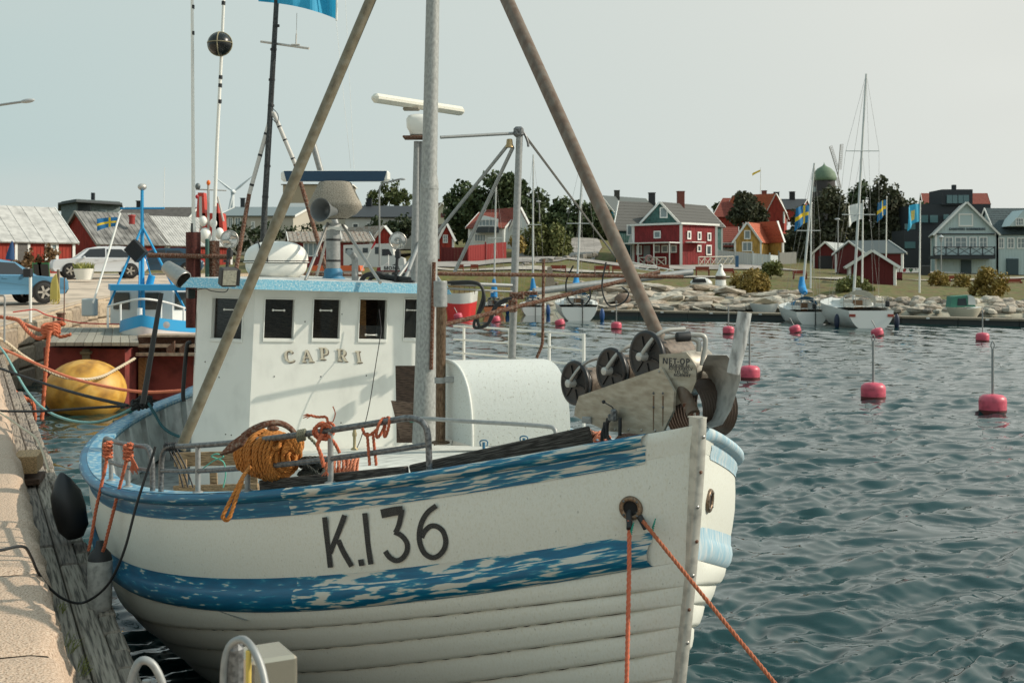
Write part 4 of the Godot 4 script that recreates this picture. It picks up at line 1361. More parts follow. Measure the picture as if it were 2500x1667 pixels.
	# second radar, white, on its own post
	z = 12.0
	m = Msh.new()
	m.tube([P(1012, 700, z), P(1018, 345, z)], [0.045, 0.032], 12)
	m.tube([P(1026, 700, z), P(1030, 345, z)], 0.022, 10)
	var rp := part(boat, "radar_mast", m, galv())
	for e in [[P(1075, 690, z - 0.6), P(1016, 600, z)], [P(960, 692, z - 0.4), P(1020, 610, z)], [P(985, 692, z - 0.9), P(1024, 590, z)]]:
		m = Msh.new()
		m.bar(e[0], e[1], 0.018, 8)
		part(rp, "radar_stay", m, galv())
	g = thing("radar_scanner", "white radar scanner with peeling top, half behind the grey mast", "radar", P(1020, 338, z))
	m = Msh.new()
	m.cbox(P(1020, 336, z), Vector3(0.28, 0.02, 0.24), 0.005)
	part(g, "platform", m, rusty())
	m = Msh.new()
	gr = []
	for q in [[0.085, 0.0, 0.10], [0.09, 0.03, 0.11], [0.115, 0.07, 0.13], [0.12, 0.15, 0.135], [0.10, 0.185, 0.11], [0.05, 0.20, 0.06]]:
		var row := PackedVector3Array()
		for j in 20:
			var a := TAU * j / 20
			row.append(P(1022, 330, z) + Vector3(signf(cos(a)) * pow(absf(cos(a)), 0.6) * q[0], q[1], signf(sin(a)) * pow(absf(sin(a)), 0.6) * q[2]))
		gr.append(row)
	m.grid(gr, true)
	part(g, "gearbox", m, wp)
	m = Msh.new()
	var p0 := P(910, 238, z - 0.35)
	var p1 := P(1130, 272, z + 0.35)
	var d := (p1 - p0).normalized()
	var uu := Vector3.UP
	m.cbox((p0 + p1) / 2, Vector3(p0.distance_to(p1), 0.085, 0.11), 0.03, Basis(d, d.cross(uu).normalized().cross(d), d.cross(uu).normalized()))
	part(g, "scanner_arm", m, mt("peeling_white", C(0.74, 0.72, 0.62), 0.5, 0, ntex("peel", 89, 0.04, [[0.0, Color(0.35, 0.30, 0.22)], [0.2, Color(0.7, 0.66, 0.56)], [0.3, Color(1, 1, 1)], [1.0, Color(1, 1, 1)]], 4), Vector3(2, 5, 5)))
	m = Msh.new()
	m.cbox(P(1004, 266, z - 0.05), Vector3(0.16, 0.03, 0.08), 0.008)
	part(g, "arm_bracket", m, weath)
	# whip aerials, stays and odds and ends on the roof
	m = Msh.new()
	m.tube(curve([P(880, 690, 11.0), P(893, 672, 11.0), P(925, 668, 11.0), P(950, 676, 11.0), P(1000, 682, 10.8)], 5), 0.022, 8)
	m.tube(curve([P(900, 690, 11.1), P(912, 676, 11.1), P(960, 682, 11.0), P(1010, 689, 10.9)], 4), 0.018, 8)
	part(boat, "roof_hose", m, black())
	m = Msh.new()
	m.bar(P(740, 668, 12.4), P(905, 673, 12.4), 0.014, 8)
	part(boat, "roof_rail", m, rusty())

# ---------------------------------------------------------------- net hauler at the bow
func build_hauler():
	var ax := Vector3(0.83, 0, -0.55).normalized()          # roller axis, to the right and away
	var tv := Vector3(-0.55, 0, -0.83).normalized()         # along the side plate, aft
	var steel := mt("plate_steel", C(0.85, 0.85, 0.85), 0.45, 0.35, ntex("plate", 91, 0.02, [[0.0, Color(0.58, 0.54, 0.47)], [0.5, Color(0.70, 0.67, 0.60)], [1.0, Color(0.80, 0.78, 0.72)]], 5), Vector3(1.2, 3, 1.2))
	var o := P(1645, 960, 5.2)
	var m := Msh.new()
	var pl := []
	for q in [[1402, 1015], [1403, 1000], [1413, 967], [1615, 897], [1646, 955], [1644, 1002], [1616, 1060], [1560, 1060], [1480, 1052]]: pl.append(on_plane(q[0], q[1], o, ax))
	m.slab(pl, ax * 0.012)
	var ha := part(boat, "net_hauler", m, steel)
	for q in [[1610, 907], [1502, 1048], [1535, 1049], [1567, 1050], [1600, 1051], [1596, 960], [1619, 960], [1596, 994], [1619, 994]]:
		m = Msh.new()
		m.ball(on_plane(q[0], q[1], o, ax), Vector3(0.006, 0.006, 0.006), 4, 7)
		part(ha, "plate_bolt", m, dark_steel() if q[1] > 950 and q[1] < 1000 else stainless())
	for q in [[1596, 966, 1050], [1619, 966, 1040]]:
		m = Msh.new()
		m.slab([on_plane(q[0] - 1.5, q[1], o, ax) - ax * 0.0012, on_plane(q[0] + 2, q[1], o, ax) - ax * 0.0012, on_plane(q[0] + 0.5, q[2], o, ax) - ax * 0.0012, on_plane(q[0] - 1, q[2], o, ax) - ax * 0.0012], ax * 0.001)
		part(ha, "rust_run", m, mt("rust_run", C(0.15, 0.09, 0.05), 0.8))
	# three rollers with dark flanges, each behind the next
	var dk := mt("roller_dark", C(0.022, 0.022, 0.022), 0.38, 0.1, dirt(), Vector3(5, 5, 5))
	var bs := Basis(Vector3.UP, ax, Vector3.UP.cross(ax))
	for q in [[1405, 935, 0.108, 0.30, 5.85], [1494, 905, 0.108, 0.26, 5.62], [1580, 870, 0.115, 0.22, 5.38]]:
		var c := P(q[0], q[1], q[4])
		var r: float = q[2]
		m = Msh.new()
		m.lathe([Vector2(0.0, -0.008), Vector2(r * 0.82, -0.006), Vector2(r * 0.86, -0.012), Vector2(r * 0.98, -0.010), Vector2(r, 0.0), Vector2(r * 0.97, 0.014), Vector2(r * 0.62, 0.03), Vector2(r * 0.60, q[3])], c, bs, 36)
		var ro := part(ha, "roller", m, dk)
		for k in 6:
			var a := TAU * k / 6 + 0.3
			m = Msh.new()
			var dd := Vector3.UP * cos(a) + Vector3.UP.cross(ax) * sin(a)
			m.strip(c + dd * 0.03 - ax * 0.009, c + dd * r * 0.8 - ax * 0.009, 0.008, 0.006, ax.cross(dd))
			part(ro, "spoke", m, dk)
		m = Msh.new()
		m.lathe([Vector2(0.0, -0.05), Vector2(0.017, -0.05), Vector2(0.019, -0.045), Vector2(0.019, -0.005)], c, bs, 14)
		part(ro, "hub", m, wp_hub())
		m = Msh.new()
		var up := Vector3(0, 1, 0)
		m.tube(curve([c - ax * 0.035, c - ax * 0.03 + up * 0.03 - tv * 0.02, c - ax * 0.0 + up * 0.085 - tv * 0.05, c + ax * 0.05 + up * 0.115 - tv * 0.07, c + ax * 0.14 + up * 0.12 - tv * 0.09], 5), 0.0095, 8)
		part(ro, "roller_arm", m, stainless() if q[0] < 1450 else mt("arm_grey", C(0.42, 0.41, 0.37), 0.45, 0.2))
		m = Msh.new()
		m.lathe([Vector2(r * 0.64, 0.05), Vector2(r * 0.66, 0.06), Vector2(r * 0.66, q[3]), Vector2(0, q[3])], c, bs, 24)
		part(ro, "roller_sleeve", m, mt("sleeve_brown", C(0.20, 0.15, 0.11), 0.6, 0, grain(), Vector3(4, 4, 4)))
	# pale drum, upper bow bars and the roller grip
	m = Msh.new()
	m.lathe([Vector2(0.0, -0.01), Vector2(0.10, -0.01), Vector2(0.112, 0.0), Vector2(0.115, 0.12), Vector2(0.10, 0.18), Vector2(0.0, 0.18)], P(1640, 905, 5.45), bs, 28)
	part(ha, "drum", m, mt("drum_pale", C(0.75, 0.75, 0.75), 0.45, 0.3, ntex("drum", 92, 0.02, [[0.0, Color(0.25, 0.23, 0.2)], [0.4, Color(0.55, 0.52, 0.47)], [0.6, Color(0.72, 0.69, 0.63)], [1.0, Color(0.80, 0.78, 0.72)]], 5), Vector3(2, 2, 2)))
	for e in [[[1622, 826], [1650, 822], [1665, 822], [1690, 818], [1712, 818], [1722, 826], [1722, 850], [1717, 872], [1714, 892]], [[1672, 826], [1695, 828], [1706, 836], [1706, 858]]]:
		var pts := []
		for q in e: pts.append(P(q[0], q[1], 5.35))
		m = Msh.new()
		m.tube(curve(pts, 5), 0.0105, 8)
		part(ha, "guard_bow", m, mats["arm_grey"])
	m = Msh.new()
	m.lathe([Vector2(0.0, -0.03), Vector2(0.02, -0.03), Vector2(0.022, -0.026), Vector2(0.022, 0.03), Vector2(0, 0.03)], P(1668, 822, 5.33), Basis(Vector3.UP, Vector3(0.98, 0.05, -0.2).normalized(), Vector3(0.2, 0, 0.98)), 14)
	part(ha, "grip", m, black())
	# lettered plate
	var o2 := P(1660, 900, 5.24)
	var n2 := Vector3(-0.45, 0.05, 0.89).normalized()
	pl = []
	for q in [[1610, 865], [1676, 860], [1700, 893], [1700, 930], [1682, 975], [1650, 990], [1625, 955], [1610, 905]]: pl.append(on_plane(q[0], q[1], o2, n2))
	m = Msh.new()
	m.slab(pl, -n2 * 0.012)
	var lp := part(ha, "maker_plate", m, steel)
	var sans := SystemFont.new()
	sans.font_names = PackedStringArray(["Droid Sans"])
	sans.font_weight = 700
	var x2 := Vector3.UP.cross(n2).normalized()
	for q in [["NET-OP", 1651, 882, 0.0011], ["MARINE AS", 1659, 893, 0.00055], ["8310 KABELV", 1662, 900, 0.00055], ["TEL 760", 1664, 908, 0.00055], ["NORWAY", 1666, 916, 0.00055]]:
		var tm := TextMesh.new()
		tm.font = sans; tm.text = q[0]; tm.font_size = 32; tm.pixel_size = q[3]; tm.depth = 0.0008
		var mi := MeshInstance3D.new()
		mi.name = "lettering"; mi.mesh = tm; mi.material_override = mt("letter_dark", C(0.05, 0.05, 0.05), 0.7)
		mi.basis = Basis(x2, n2.cross(x2), n2)
		mi.position = on_plane(q[1], q[2], o2, n2) + n2 * 0.001
		lp.add_child(mi, true)
	# ribbed drum between the plates, and the flared guide plate beyond
	m = Msh.new()
	for i in 26:
		var rr := 0.125 + (0.006 if i % 2 else 0.0)
		if i == 25: break
		m.lathe([Vector2(rr, 0.008 * i), Vector2(0.131 if i % 2 == 0 else 0.125, 0.008 * (i + 1))], P(1668, 1000, 5.32), bs, 26)
	part(ha, "ribbed_drum", m, mt("rib_rubber", C(0.075, 0.05, 0.035), 0.6))
	m = Msh.new()
	var ring := []
	var inner := []
	for q in [[1728, 866], [1775, 867], [1790, 884], [1808, 893], [1808, 930], [1786, 1000], [1765, 1036], [1735, 1046], [1716, 1034]]: ring.append(P(q[0], q[1], 5.05))
	for q in [[1713, 905], [1722, 908], [1728, 915], [1732, 930], [1734, 955], [1732, 985], [1726, 1012], [1718, 1026], [1712, 1030]]: inner.append(P(q[0], q[1], 5.4))
	var mid := []
	for i in 9: mid.append(ring[i].lerp(inner[i], 0.5) + Vector3(-0.008, 0, 0.02))
	m.grid([ring, mid, inner])
	var r3 := []
	for q in ring: r3.append(q + Vector3(0.006, 0, -0.028))
	m.grid([r3, ring])
	part(ha, "guide_plate", m, mt("guide_grey", C(0.46, 0.46, 0.43), 0.5, 0.1, dirt(), Vector3(2, 2, 2)))
	m = Msh.new()
	m.tube([P(1790, 912, 5.0), P(1806, 840, 5.0), P(1819, 762, 5.0)], [0.026, 0.0285, 0.0285], 18)
	part(ha, "guide_post", m, mt("post_pale", C(0.56, 0.57, 0.55), 0.5, 0, grain(), Vector3(3, 1, 3)))
	# control valve with a black lever knob, hoses
	m = Msh.new()
	m.cbox(on_plane(1512, 1012, o, ax) - ax * 0.03, Vector3(0.03, 0.055, 0.04), 0.008)
	m.cbox(on_plane(1503, 1018, o, ax) - ax * 0.025, Vector3(0.03, 0.03, 0.03), 0.006)
	part(ha, "control_valve", m, dark_steel())
	m = Msh.new()
	m.tube(curve([on_plane(1510, 998, o, ax) - ax * 0.03, on_plane(1507, 992, o, ax) - ax * 0.03, on_plane(1490, 981, o, ax) - ax * 0.035], 4), 0.003, 5)
	m.ball(on_plane(1489, 980, o, ax) - ax * 0.035, Vector3(0.009, 0.009, 0.009), 6, 10)
	part(ha, "lever", m, black())
	for e in [[[1503, 1022], [1492, 1035], [1484, 1055], [1484, 1078], [1496, 1084]], [[1497, 1020], [1495, 1045], [1497, 1066], [1510, 1080]], [[1527, 1018], [1527, 1045], [1526, 1078]], [[1490, 1030], [1488, 1050], [1490, 1070]]]:
		var pts := []
		for q in e: pts.append(on_plane(q[0], q[1], o, ax) - ax * 0.03)
		m = Msh.new()
		m.tube(curve(pts, 5), 0.0085, 7)
		part(ha, "hose", m, black())
	m = Msh.new()
	m.cbox(on_plane(1438, 1025, o, ax) - ax * 0.012, Vector3(0.05, 0.03, 0.015), 0.004, Basis(Vector3.UP, -0.6))
	part(ha, "hinge", m, galv())
	m = Msh.new()
	m.cbox(P(1420, 1062, 5.75), Vector3(0.12, 0.04, 0.10), 0.01)
	part(ha, "hauler_foot", m, rusty())
	m = Msh.new()
	m.cbox(P(1590, 1075, 5.45), Vector3(0.30, 0.04, 0.14), 0.01, Basis(Vector3.UP, -0.3))
	part(ha, "hauler_base", m, rusty())
func wp_hub() -> StandardMaterial3D: return mt("hub_pale", C(0.52, 0.51, 0.47), 0.4, 0.2)

# ---------------------------------------------------------------- the quay on the near side
var QD := Vector3(-0.4012, 0, -0.9160)      # along the quay, away from the camera
var QN := Vector3(0.9160, 0, -0.4012)       # out over the water
func lip(Z: float, out := 0.0, y := 1.45) -> Vector3: return Vector3(0.40 - 0.438 * Z, y, -Z) + QN * out
func quay_y(Z: float) -> float: return 1.44 if Z < 25 else 1.44 + minf((Z - 25) * 0.037, 1.73)
func quay_edge(Z: float) -> float: return 0.40 - 0.438 * Z if Z < 31.5 else lerpf(-13.4, -15.2, clampf((Z - 31.5) / 12.0, 0, 1)) - maxf(0.0, Z - 43.5) * 0.03
func build_quay():
	# paving
	var rows := []
	for i in 41:
		var Z := -4.0 + 104.5 * i / 40.0
		var e := quay_edge(Z) - (0.55 if Z < 31.5 else 0.0)
		var row := PackedVector3Array()
		for j in 9:
			var q := j / 8.0
			row.append(Vector3(lerpf(e, e - 60.0, q * q), quay_y(Z), -Z))
		rows.append(row)
	var m := Msh.new()
	m.grid(rows)
	var pave := mt("quay_paving", C(0.60, 0.48, 0.37), 0.9, 0, dirt(), Vector3(0.08, 0.08, 0.08), rough_b(), 0.5)
	struct("quay_paving", m, pave)
	# wall below the paving, far part
	var granite := ntex("granite", 101, 0.05, [[0.0, Color(0.16, 0.12, 0.10)], [0.22, Color(0.50, 0.40, 0.33)], [0.36, Color(0.70, 0.60, 0.51)], [0.55, Color(0.79, 0.69, 0.60)], [0.8, Color(0.84, 0.77, 0.69)], [1.0, Color(0.9, 0.86, 0.8)]], 4, 1024)
	var gm := mt("granite", C(1.0, 1.0, 1.0), 0.85, 0, granite, Vector3(1.4, 1.4, 1.4), rough_b(), 0.5)
	var beige := mt("beige_stone", C(0.46, 0.36, 0.25), 0.9, 0, dirt(), Vector3(0.7, 0.7, 0.7), rough_b(), 1.0)
	m = Msh.new()
	rows = [[], [], [], []]
	for i in 31:
		var Z := 26.0 + 74.0 * pow(i / 30.0, 1.4)
		rows[0].append(Vector3(quay_edge(Z) - 0.3, quay_y(Z) + 0.015, -Z)); rows[1].append(Vector3(quay_edge(Z), quay_y(Z) - 0.02, -Z)); rows[2].append(Vector3(quay_edge(Z) + 0.05, 1.0, -Z)); rows[3].append(Vector3(quay_edge(Z) + 0.1, -1.0, -Z))
	m.grid(rows)
	var qw := struct("quay_wall", m, beige)
	# stone blocks of the far wall
	rng.seed = 9
	var zz := 31.6
	while zz < 47.0:
		var L := rng.randf_range(1.2, 2.0)
		var a := Vector3(quay_edge(zz), 0, -zz)
		var b := Vector3(quay_edge(zz + L), 0, -zz - L)
		for k in 3:
			var bm := Msh.new()
			var top := quay_y(zz) - 0.05 - k * 0.62
			bm.cbox((a + b) / 2 + Vector3(0.05 + rng.randf() * 0.05, top - 0.29, 0), Vector3(0.35, 0.58, L * 0.97), 0.05, Basis(Vector3.UP, atan2(-(b - a).x, -(b - a).z)))
			part(qw, "stone_block", bm, beige if rng.randf() < 0.6 else mt("beige_stone2", C(0.36, 0.28, 0.20), 0.9, 0, dirt(), Vector3(0.7, 0.7, 0.7), rough_b(), 1.0))
		zz += L
	# coping blocks beside the camera
	m = Msh.new()
	m.quad(lip(-3, -0.05, 1.4), lip(32, -0.05, 1.4), lip(32, -0.05, -1), lip(-3, -0.05, -1))
	var wall := struct("quay_edge_wall", m, gm)
	zz = 1.2
	var nz := FastNoiseLite.new()
	nz.seed = 4; nz.frequency = 2.2; nz.fractal_octaves = 4
	var k := 0
	while zz < 31.0:
		var L := rng.randf_range(1.15, 1.6)
		var br := []
		var n := 22 if zz < 10 else 8
		for e in [[-0.62, 0.0], [-0.3, 0.004], [-0.12, 0.0], [-0.05, -0.012], [-0.01, -0.05], [0.02, -0.12], [0.045, -0.22], [0.05, -0.34], [0.04, -0.48], [0.0, -0.62]]:
			var row := PackedVector3Array()
			for i in n + 1:
				var Z := zz + L * lerpf(0.006, 0.994, float(i) / n)
				var p := lip(Z, e[0], 1.45 + e[1])
				var am := 0.0025 if e[0] < -0.1 else (0.022 if e[1] < -0.03 else 0.008)
				var w := (absf(nz.get_noise_3dv(p * 1.6)) - 0.25) * am * 2.5 + nz.get_noise_3dv(p * 9.0) * am * 0.8
				var endr := 0.02 * (pow(absf(i * 2.0 / n - 1.0), 14.0))
				p += QN * (w - endr) + Vector3.UP * (w * 0.6 - endr)
				row.append(p)
			br.append(row)
		m = Msh.new()
		m.grid(br)
		part(wall, "coping_stone", m, gm)
		zz += L
	# timber fendering along the wall
	var tb := thing("timber_fendering", "weathered grey timbers bolted along the granite quay", "timber wharf", lip(8, 0.2, 0.9))
	var tm := []
	for c in [[0.52, 0.45, 0.36], [0.42, 0.36, 0.29], [0.34, 0.29, 0.24]]: tm.append(mt("wharf_timber%s" % c[0], C(c[0], c[1], c[2]), 0.9, 0, ntex("timber_grain", 15, 0.012, [[0.0, 0.35], [0.3, 0.6], [0.5, 0.85], [1.0, 1.0]], 6), Vector3(7.0, 7.0, 0.28), rough_b(), 0.3))
	var rot := Basis(QN, Vector3.UP, QN.cross(Vector3.UP))
	for row in [[0.055, 0.19], [0.20, 0.325]]:
		zz = 2.0
		while zz < 33.0:
			var L := rng.randf_range(1.6, 3.4)
			beam(tb, "timber", lip(zz + L / 2, (row[0] + row[1]) / 2, 0.93 + rng.randf() * 0.012), Vector3(row[1] - row[0], 0.16, L * 1.0917 - 0.02), rot * Basis(Vector3(0, 0, 1), rng.randf_range(-0.03, 0.03)), tm[rng.randi() % 3], 0.012)
			zz += L
	zz = 2.0
	while zz < 22.0:
		var L := rng.randf_range(0.22, 0.42)
		beam(tb, "edge_block", lip(zz + L / 2, 0.385 + rng.randf_range(-0.008, 0.008), 0.92 + rng.randf_range(-0.012, 0.012)), Vector3(0.10, 0.15, L * 1.0917 - 0.012), rot * Basis(Vector3(0, 0, 1), rng.randf_range(-0.06, 0.06)), tm[rng.randi() % 3], 0.014)
		zz += L
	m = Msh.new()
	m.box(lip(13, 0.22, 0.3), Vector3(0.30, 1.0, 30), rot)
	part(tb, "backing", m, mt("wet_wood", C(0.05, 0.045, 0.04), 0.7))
	# grass in the joint
	rng.seed = 12
	for g in [[165, 1585, 0.75], [195, 1640, 0.6], [145, 1490, 0.3], [55, 1222, 0.25]]:
		m = Msh.new()
		var o := W(g[0], g[1], 1.015)
		for i in 26:
			var b := o + QD * rng.randf_range(-0.1, 0.1) + QN * rng.randf_range(-0.02, 0.03)
			var t: Vector3 = b + Vector3(rng.randf_range(-0.02, 0.13), rng.randf_range(0.03, 0.13), rng.randf_range(-0.08, 0.08)) * g[2]
			var s := Vector3(rng.randf_range(-1, 1), 0, rng.randf_range(-1, 1)).normalized() * 0.0022
			var mid := b.lerp(t, 0.5) + Vector3(0, 0.02, 0)
			m.quad(b - s, b + s, mid + s, mid - s); m.tri(mid - s, mid + s, t)
		var o2 := struct("grass_tuft", m, mt("blade", C(0.22, 0.25, 0.06), 0.7), "stuff")
	# wooden wedge blocks against the wall
	var pine := mt("fresh_pine", C(0.62, 0.40, 0.20), 0.8, 0, grain(), Vector3(4, 9, 4))
	for q in [[66, 1152, 0.0, "pale pine block lying on top of a dark one by the quay wall", pine, 0.17], [72, 1180, 0.0, "dark brown wedge of wood under the pale pine block", wood("wedge_dark", C(0.14, 0.08, 0.05)), 0.06]]:
		m = Msh.new()
		var c := P(q[0], q[1] - 25 if q[5] > 0.1 else q[1] - 12, 12.2)
		m.cbox(c, Vector3(0.235, q[5], 0.5), 0.006, Basis(Vector3.UP, 0.25))
		solo("wood_block", m, q[4], q[3], "wood block")
	# fenders
	var orange := coral()
	var f := thing("fender", "grey-white cylindrical fender with black top hanging between hull and timbers", "fender", P(240, 1500, 7.7))
	m = Msh.new()
	m.lathe([Vector2(0.0, -0.30), Vector2(0.055, -0.28), Vector2(0.072, -0.22), Vector2(0.076, 0.0), Vector2(0.074, 0.06)], P(243, 1390, 7.7), Basis(), 22)
	part(f, "fender_body", m, mt("fender_grey", C(0.50, 0.50, 0.46), 0.6, 0, dirt(), Vector3(3, 3, 3)))
	m = Msh.new()
	m.lathe([Vector2(0.074, 0.06), Vector2(0.065, 0.10), Vector2(0.03, 0.14), Vector2(0.022, 0.18), Vector2(0.0, 0.18)], P(243, 1390, 7.7), Basis(), 20)
	part(f, "fender_top", m, black())
	f = thing("fender", "large black rubber fender hanging aft of the white one", "fender", P(170, 1330, 9.5))
	m = Msh.new()
	m.lathe([Vector2(0.0, -0.26), Vector2(0.06, -0.25), Vector2(0.115, -0.17), Vector2(0.125, -0.02), Vector2(0.115, 0.10), Vector2(0.06, 0.21), Vector2(0.02, 0.26), Vector2(0.0, 0.27)], P(166, 1236, 9.5), Basis(Vector3(0, 0, 1), 0.22), 22)
	part(f, "fender_body", m, mt("fender_black", C(0.02, 0.02, 0.021), 0.45))
	for q in [[[[272, 1078], [262, 1090], [258, 1130], [245, 1190], [232, 1250], [222, 1310], [215, 1345]], "orange rope tying the white fender, nearer the stern"], [[[318, 1082], [312, 1095], [306, 1130], [288, 1200], [270, 1270], [255, 1330], [250, 1345]], "orange rope tying the white fender, nearer the bow"]]:
		var pts := []
		for i in q[0].size(): pts.append(P(q[0][i][0], q[0][i][1], lerpf(7.35, 7.6, i / 6.0) if q[0][0][0] > 300 else lerpf(7.75, 7.7, i / 6.0)))
		m = Msh.new()
		rope(m, curve(pts, 5), 0.011)
		var kn := []
		for i in 22: kn.append(pts[1] + Vector3(sin(i * 1.4) * 0.024, 0.03 - i * 0.005, cos(i * 1.4) * 0.026))
		rope(m, curve(kn, 3), 0.011)
		if q[0][0][0] > 300:
			for i in 7: m.tube([pts[1] + Vector3(0.02, -0.03, 0.02), pts[1] + Vector3(0.028 + i * 0.004, -0.09, 0.02), pts[1] + Vector3(0.018 + i * 0.009, -0.13 - 0.01 * (i % 3), 0.025)], 0.0035, 4)
		solo("fender_rope", m, orange, q[1], "rope", "ropes on the boat's rail")
func coral() -> StandardMaterial3D: return mt("coral_rope", C(0.56, 0.15, 0.07), 0.85, 0, dirt(), Vector3(9, 9, 9))

# ---------------------------------------------------------------- ropes and what lies on the bow
func line_px(called: String, pts: Array, z0: float, z1: float, r: float, mat: Material, label: String, laid := true, category := "rope", group := ""):
	var out := []
	for i in pts.size():
		var q := float(i) / (pts.size() - 1)
		out.append(P(pts[i][0], pts[i][1], pts[i][2] if pts[i].size() > 2 else lerpf(z0, z1, q)))
	var m := Msh.new()
	if laid: rope(m, curve(out, 6), r)
	else: m.tube(curve(out, 6), r, 7)
	return solo(called, m, mat, label, category, group)
func build_ropes():
	var co := coral()
	var gn := "mooring lines between boat and quay"
	var dark := mt("black_rope", C(0.02, 0.02, 0.02), 0.8)
	var cream := mt("cream_rope", C(0.60, 0.50, 0.36), 0.9)
	var teal := mt("teal_rope", C(0.18, 0.36, 0.34), 0.85)
	var mg := mt("pinkish_rope", C(0.72, 0.20, 0.10), 0.85)
	var h1 := hull_hit(1537, 1280)
	var h0 := hull_hit(1541, 1240)
	var hz: float = -(h1[0] + h1[1] * 0.035).z
	line_px("mooring_rope", [[1537, 1270], [1536, 1400], [1533, 1540], [1530, 1667], [1524, 1860]], hz, hz - 0.12, 0.0098, mt("coral_bright", C(0.62, 0.17, 0.09), 0.85), "coral mooring rope hanging straight down from the bow's hawse ring")
	var a := P(1570, 1272, hz - 0.03)
	var b := P(1905, 1667, hz - 0.55)
	var m := Msh.new()
	rope(m, sag(a, b + (b - a) * 2.6, 0.03, 30), 0.0088)
	solo("mooring_rope", m, mt("coral_brown", C(0.42, 0.13, 0.06), 0.85), "coral mooring rope running from the hawse ring down to the water at right", "rope")
	for q in [[[1541, 1238], [1536, 1255], [1537, 1275], [1537, 1291]], [[1543, 1238], [1555, 1250], [1566, 1268], [1578, 1290]]]:
		line_px("chafe_hose", q, -h0[0].z + 0.02, hz - 0.02, 0.0135, black(), "short black hose round the %s rope at the hawse ring" % ("hanging" if q[3][0] < 1560 else "slanting"), false, "hose")
	for q in [[1540, 1297], [1593, 1288]]:
		m = Msh.new()
		for i in 6: m.tube([P(q[0], q[1], hz - 0.04), P(q[0] + 3 + i, q[1] + 8 - i * 6, hz - 0.05)], 0.0025, 4)
		solo("twine_end", m, mt("twine_teal", C(0.02, 0.30, 0.22), 0.9), "green twine end tied below the hose on the %s rope" % ("hanging" if q[0] < 1560 else "slanting"), "twine")
	line_px("mooring_rope", [[-60, 812], [0, 828], [60, 872], [130, 912], [190, 926], [245, 920], [285, 900], [328, 875]], 24, 28.3, 0.035, cream, "cream mooring rope sagging from the quay to the red barge", true, "rope", gn)
	line_px("mooring_rope", [[-70, 826], [0, 850], [70, 880], [160, 918], [250, 942], [350, 957], [455, 953]], 20, 13.5, 0.020, mg, "bright coral line running from the quay past the yellow buoy", true, "rope", gn)
	line_px("mooring_rope", [[-20, 826], [10, 862], [35, 905], [70, 962], [112, 1002], [170, 1026], [230, 1031], [285, 1015], [330, 993]], 19, 11.2, 0.016, teal, "teal rope sagging low over the water to the boat's quarter", true, "rope", gn)
	line_px("mooring_rope", [[-60, 882], [0, 900], [100, 934], [200, 964], [310, 990]], 18, 11.2, 0.017, dark, "black mooring rope crossing in front of the yellow buoy", true, "rope", gn)
	line_px("mooring_rope", [[-60, 1000], [0, 1003], [40, 1004], [110, 1003], [200, 997], [312, 990]], 15, 11.2, 0.014, dark, "black mooring rope stretched level above the water", true, "rope", gn)
	line_px("mooring_rope", [[-40, 985], [0, 1008], [50, 1043], [90, 1075], [118, 1150]], 15, 10.5, 0.012, cream, "cream rope slanting over the wood block to the black fender", true, "rope", gn)
	line_px("mooring_rope", [[-60, 900], [-10, 916], [20, 945], [60, 972], [78, 985], [83, 1010], [85, 1035], [92, 1046], [100, 1025], [106, 960], [112, 880], [118, 822], [122, 808]], 26, 26.5, 0.045, co, "thick coral rope hanging in a loop down to the water", true, "rope", gn)
	line_px("mooring_rope", [[-40, 770], [10, 775], [40, 780], [52, 790], [70, 812], [95, 826], [118, 812], [135, 795], [155, 790]], 30, 27.5, 0.05, co, "thick coral rope draped along the top of the stone quay", true, "rope", gn)
	line_px("mooring_rope", [[52, 788], [75, 798], [100, 805], [125, 790], [150, 787]], 30, 27.4, 0.045, co, "second turn of thick coral rope leading to the bollard", true, "rope", gn)
	m = Msh.new()
	for k in 3:
		var ring := []
		for i in 15: ring.append(P(123, 795 + k * 7, 27.3) + Vector3(cos(TAU * i / 12) * 0.17, 0.03 * sin(i), sin(TAU * i / 12) * 0.17))
		rope(m, curve(ring, 3), 0.045, 5, 0.06)
	rope(m, curve([P(125, 810, 27.2), P(137, 818, 27.2), P(150, 822, 27.2), P(172, 816, 27.2)], 4), 0.04, 5, 0.06)
	solo("rope_knot", m, co, "thick coral knot on the corner of the plank platform", "rope")
	line_px("loose_line", [[30, 762], [60, 758], [85, 756], [110, 768], [140, 776], [180, 786], [230, 790], [330, 792], [400, 796]], 33, 34, 0.02, mt("red_line", C(0.6, 0.10, 0.08), 0.85), "thin red line from the quay stones to the blue boat", true, "rope", gn)
	line_px("loose_line", [[362, 985], [378, 1012], [395, 1040], [418, 1058], [445, 1068]], 11.0, 10.2, 0.014, mt("dark_teal", C(0.01, 0.07, 0.08), 0.8), "dark teal rope hanging inside the boat's quarter", true, "rope")
	m = Msh.new()
	rng.seed = 31
	for k in 9:
		var kn := []
		var o := P(330 + k * 4, 990 - k * 1.5, 11.1)
		for i in 10: kn.append(o + Vector3(rng.randf_range(-0.05, 0.05), rng.randf_range(-0.05, 0.05), rng.randf_range(-0.05, 0.05)))
		rope(m, curve(kn, 4), 0.014, 4)
	solo("rope_bundle", m, dark, "tangle of black rope lashed on the boat's quarter rail", "rope")
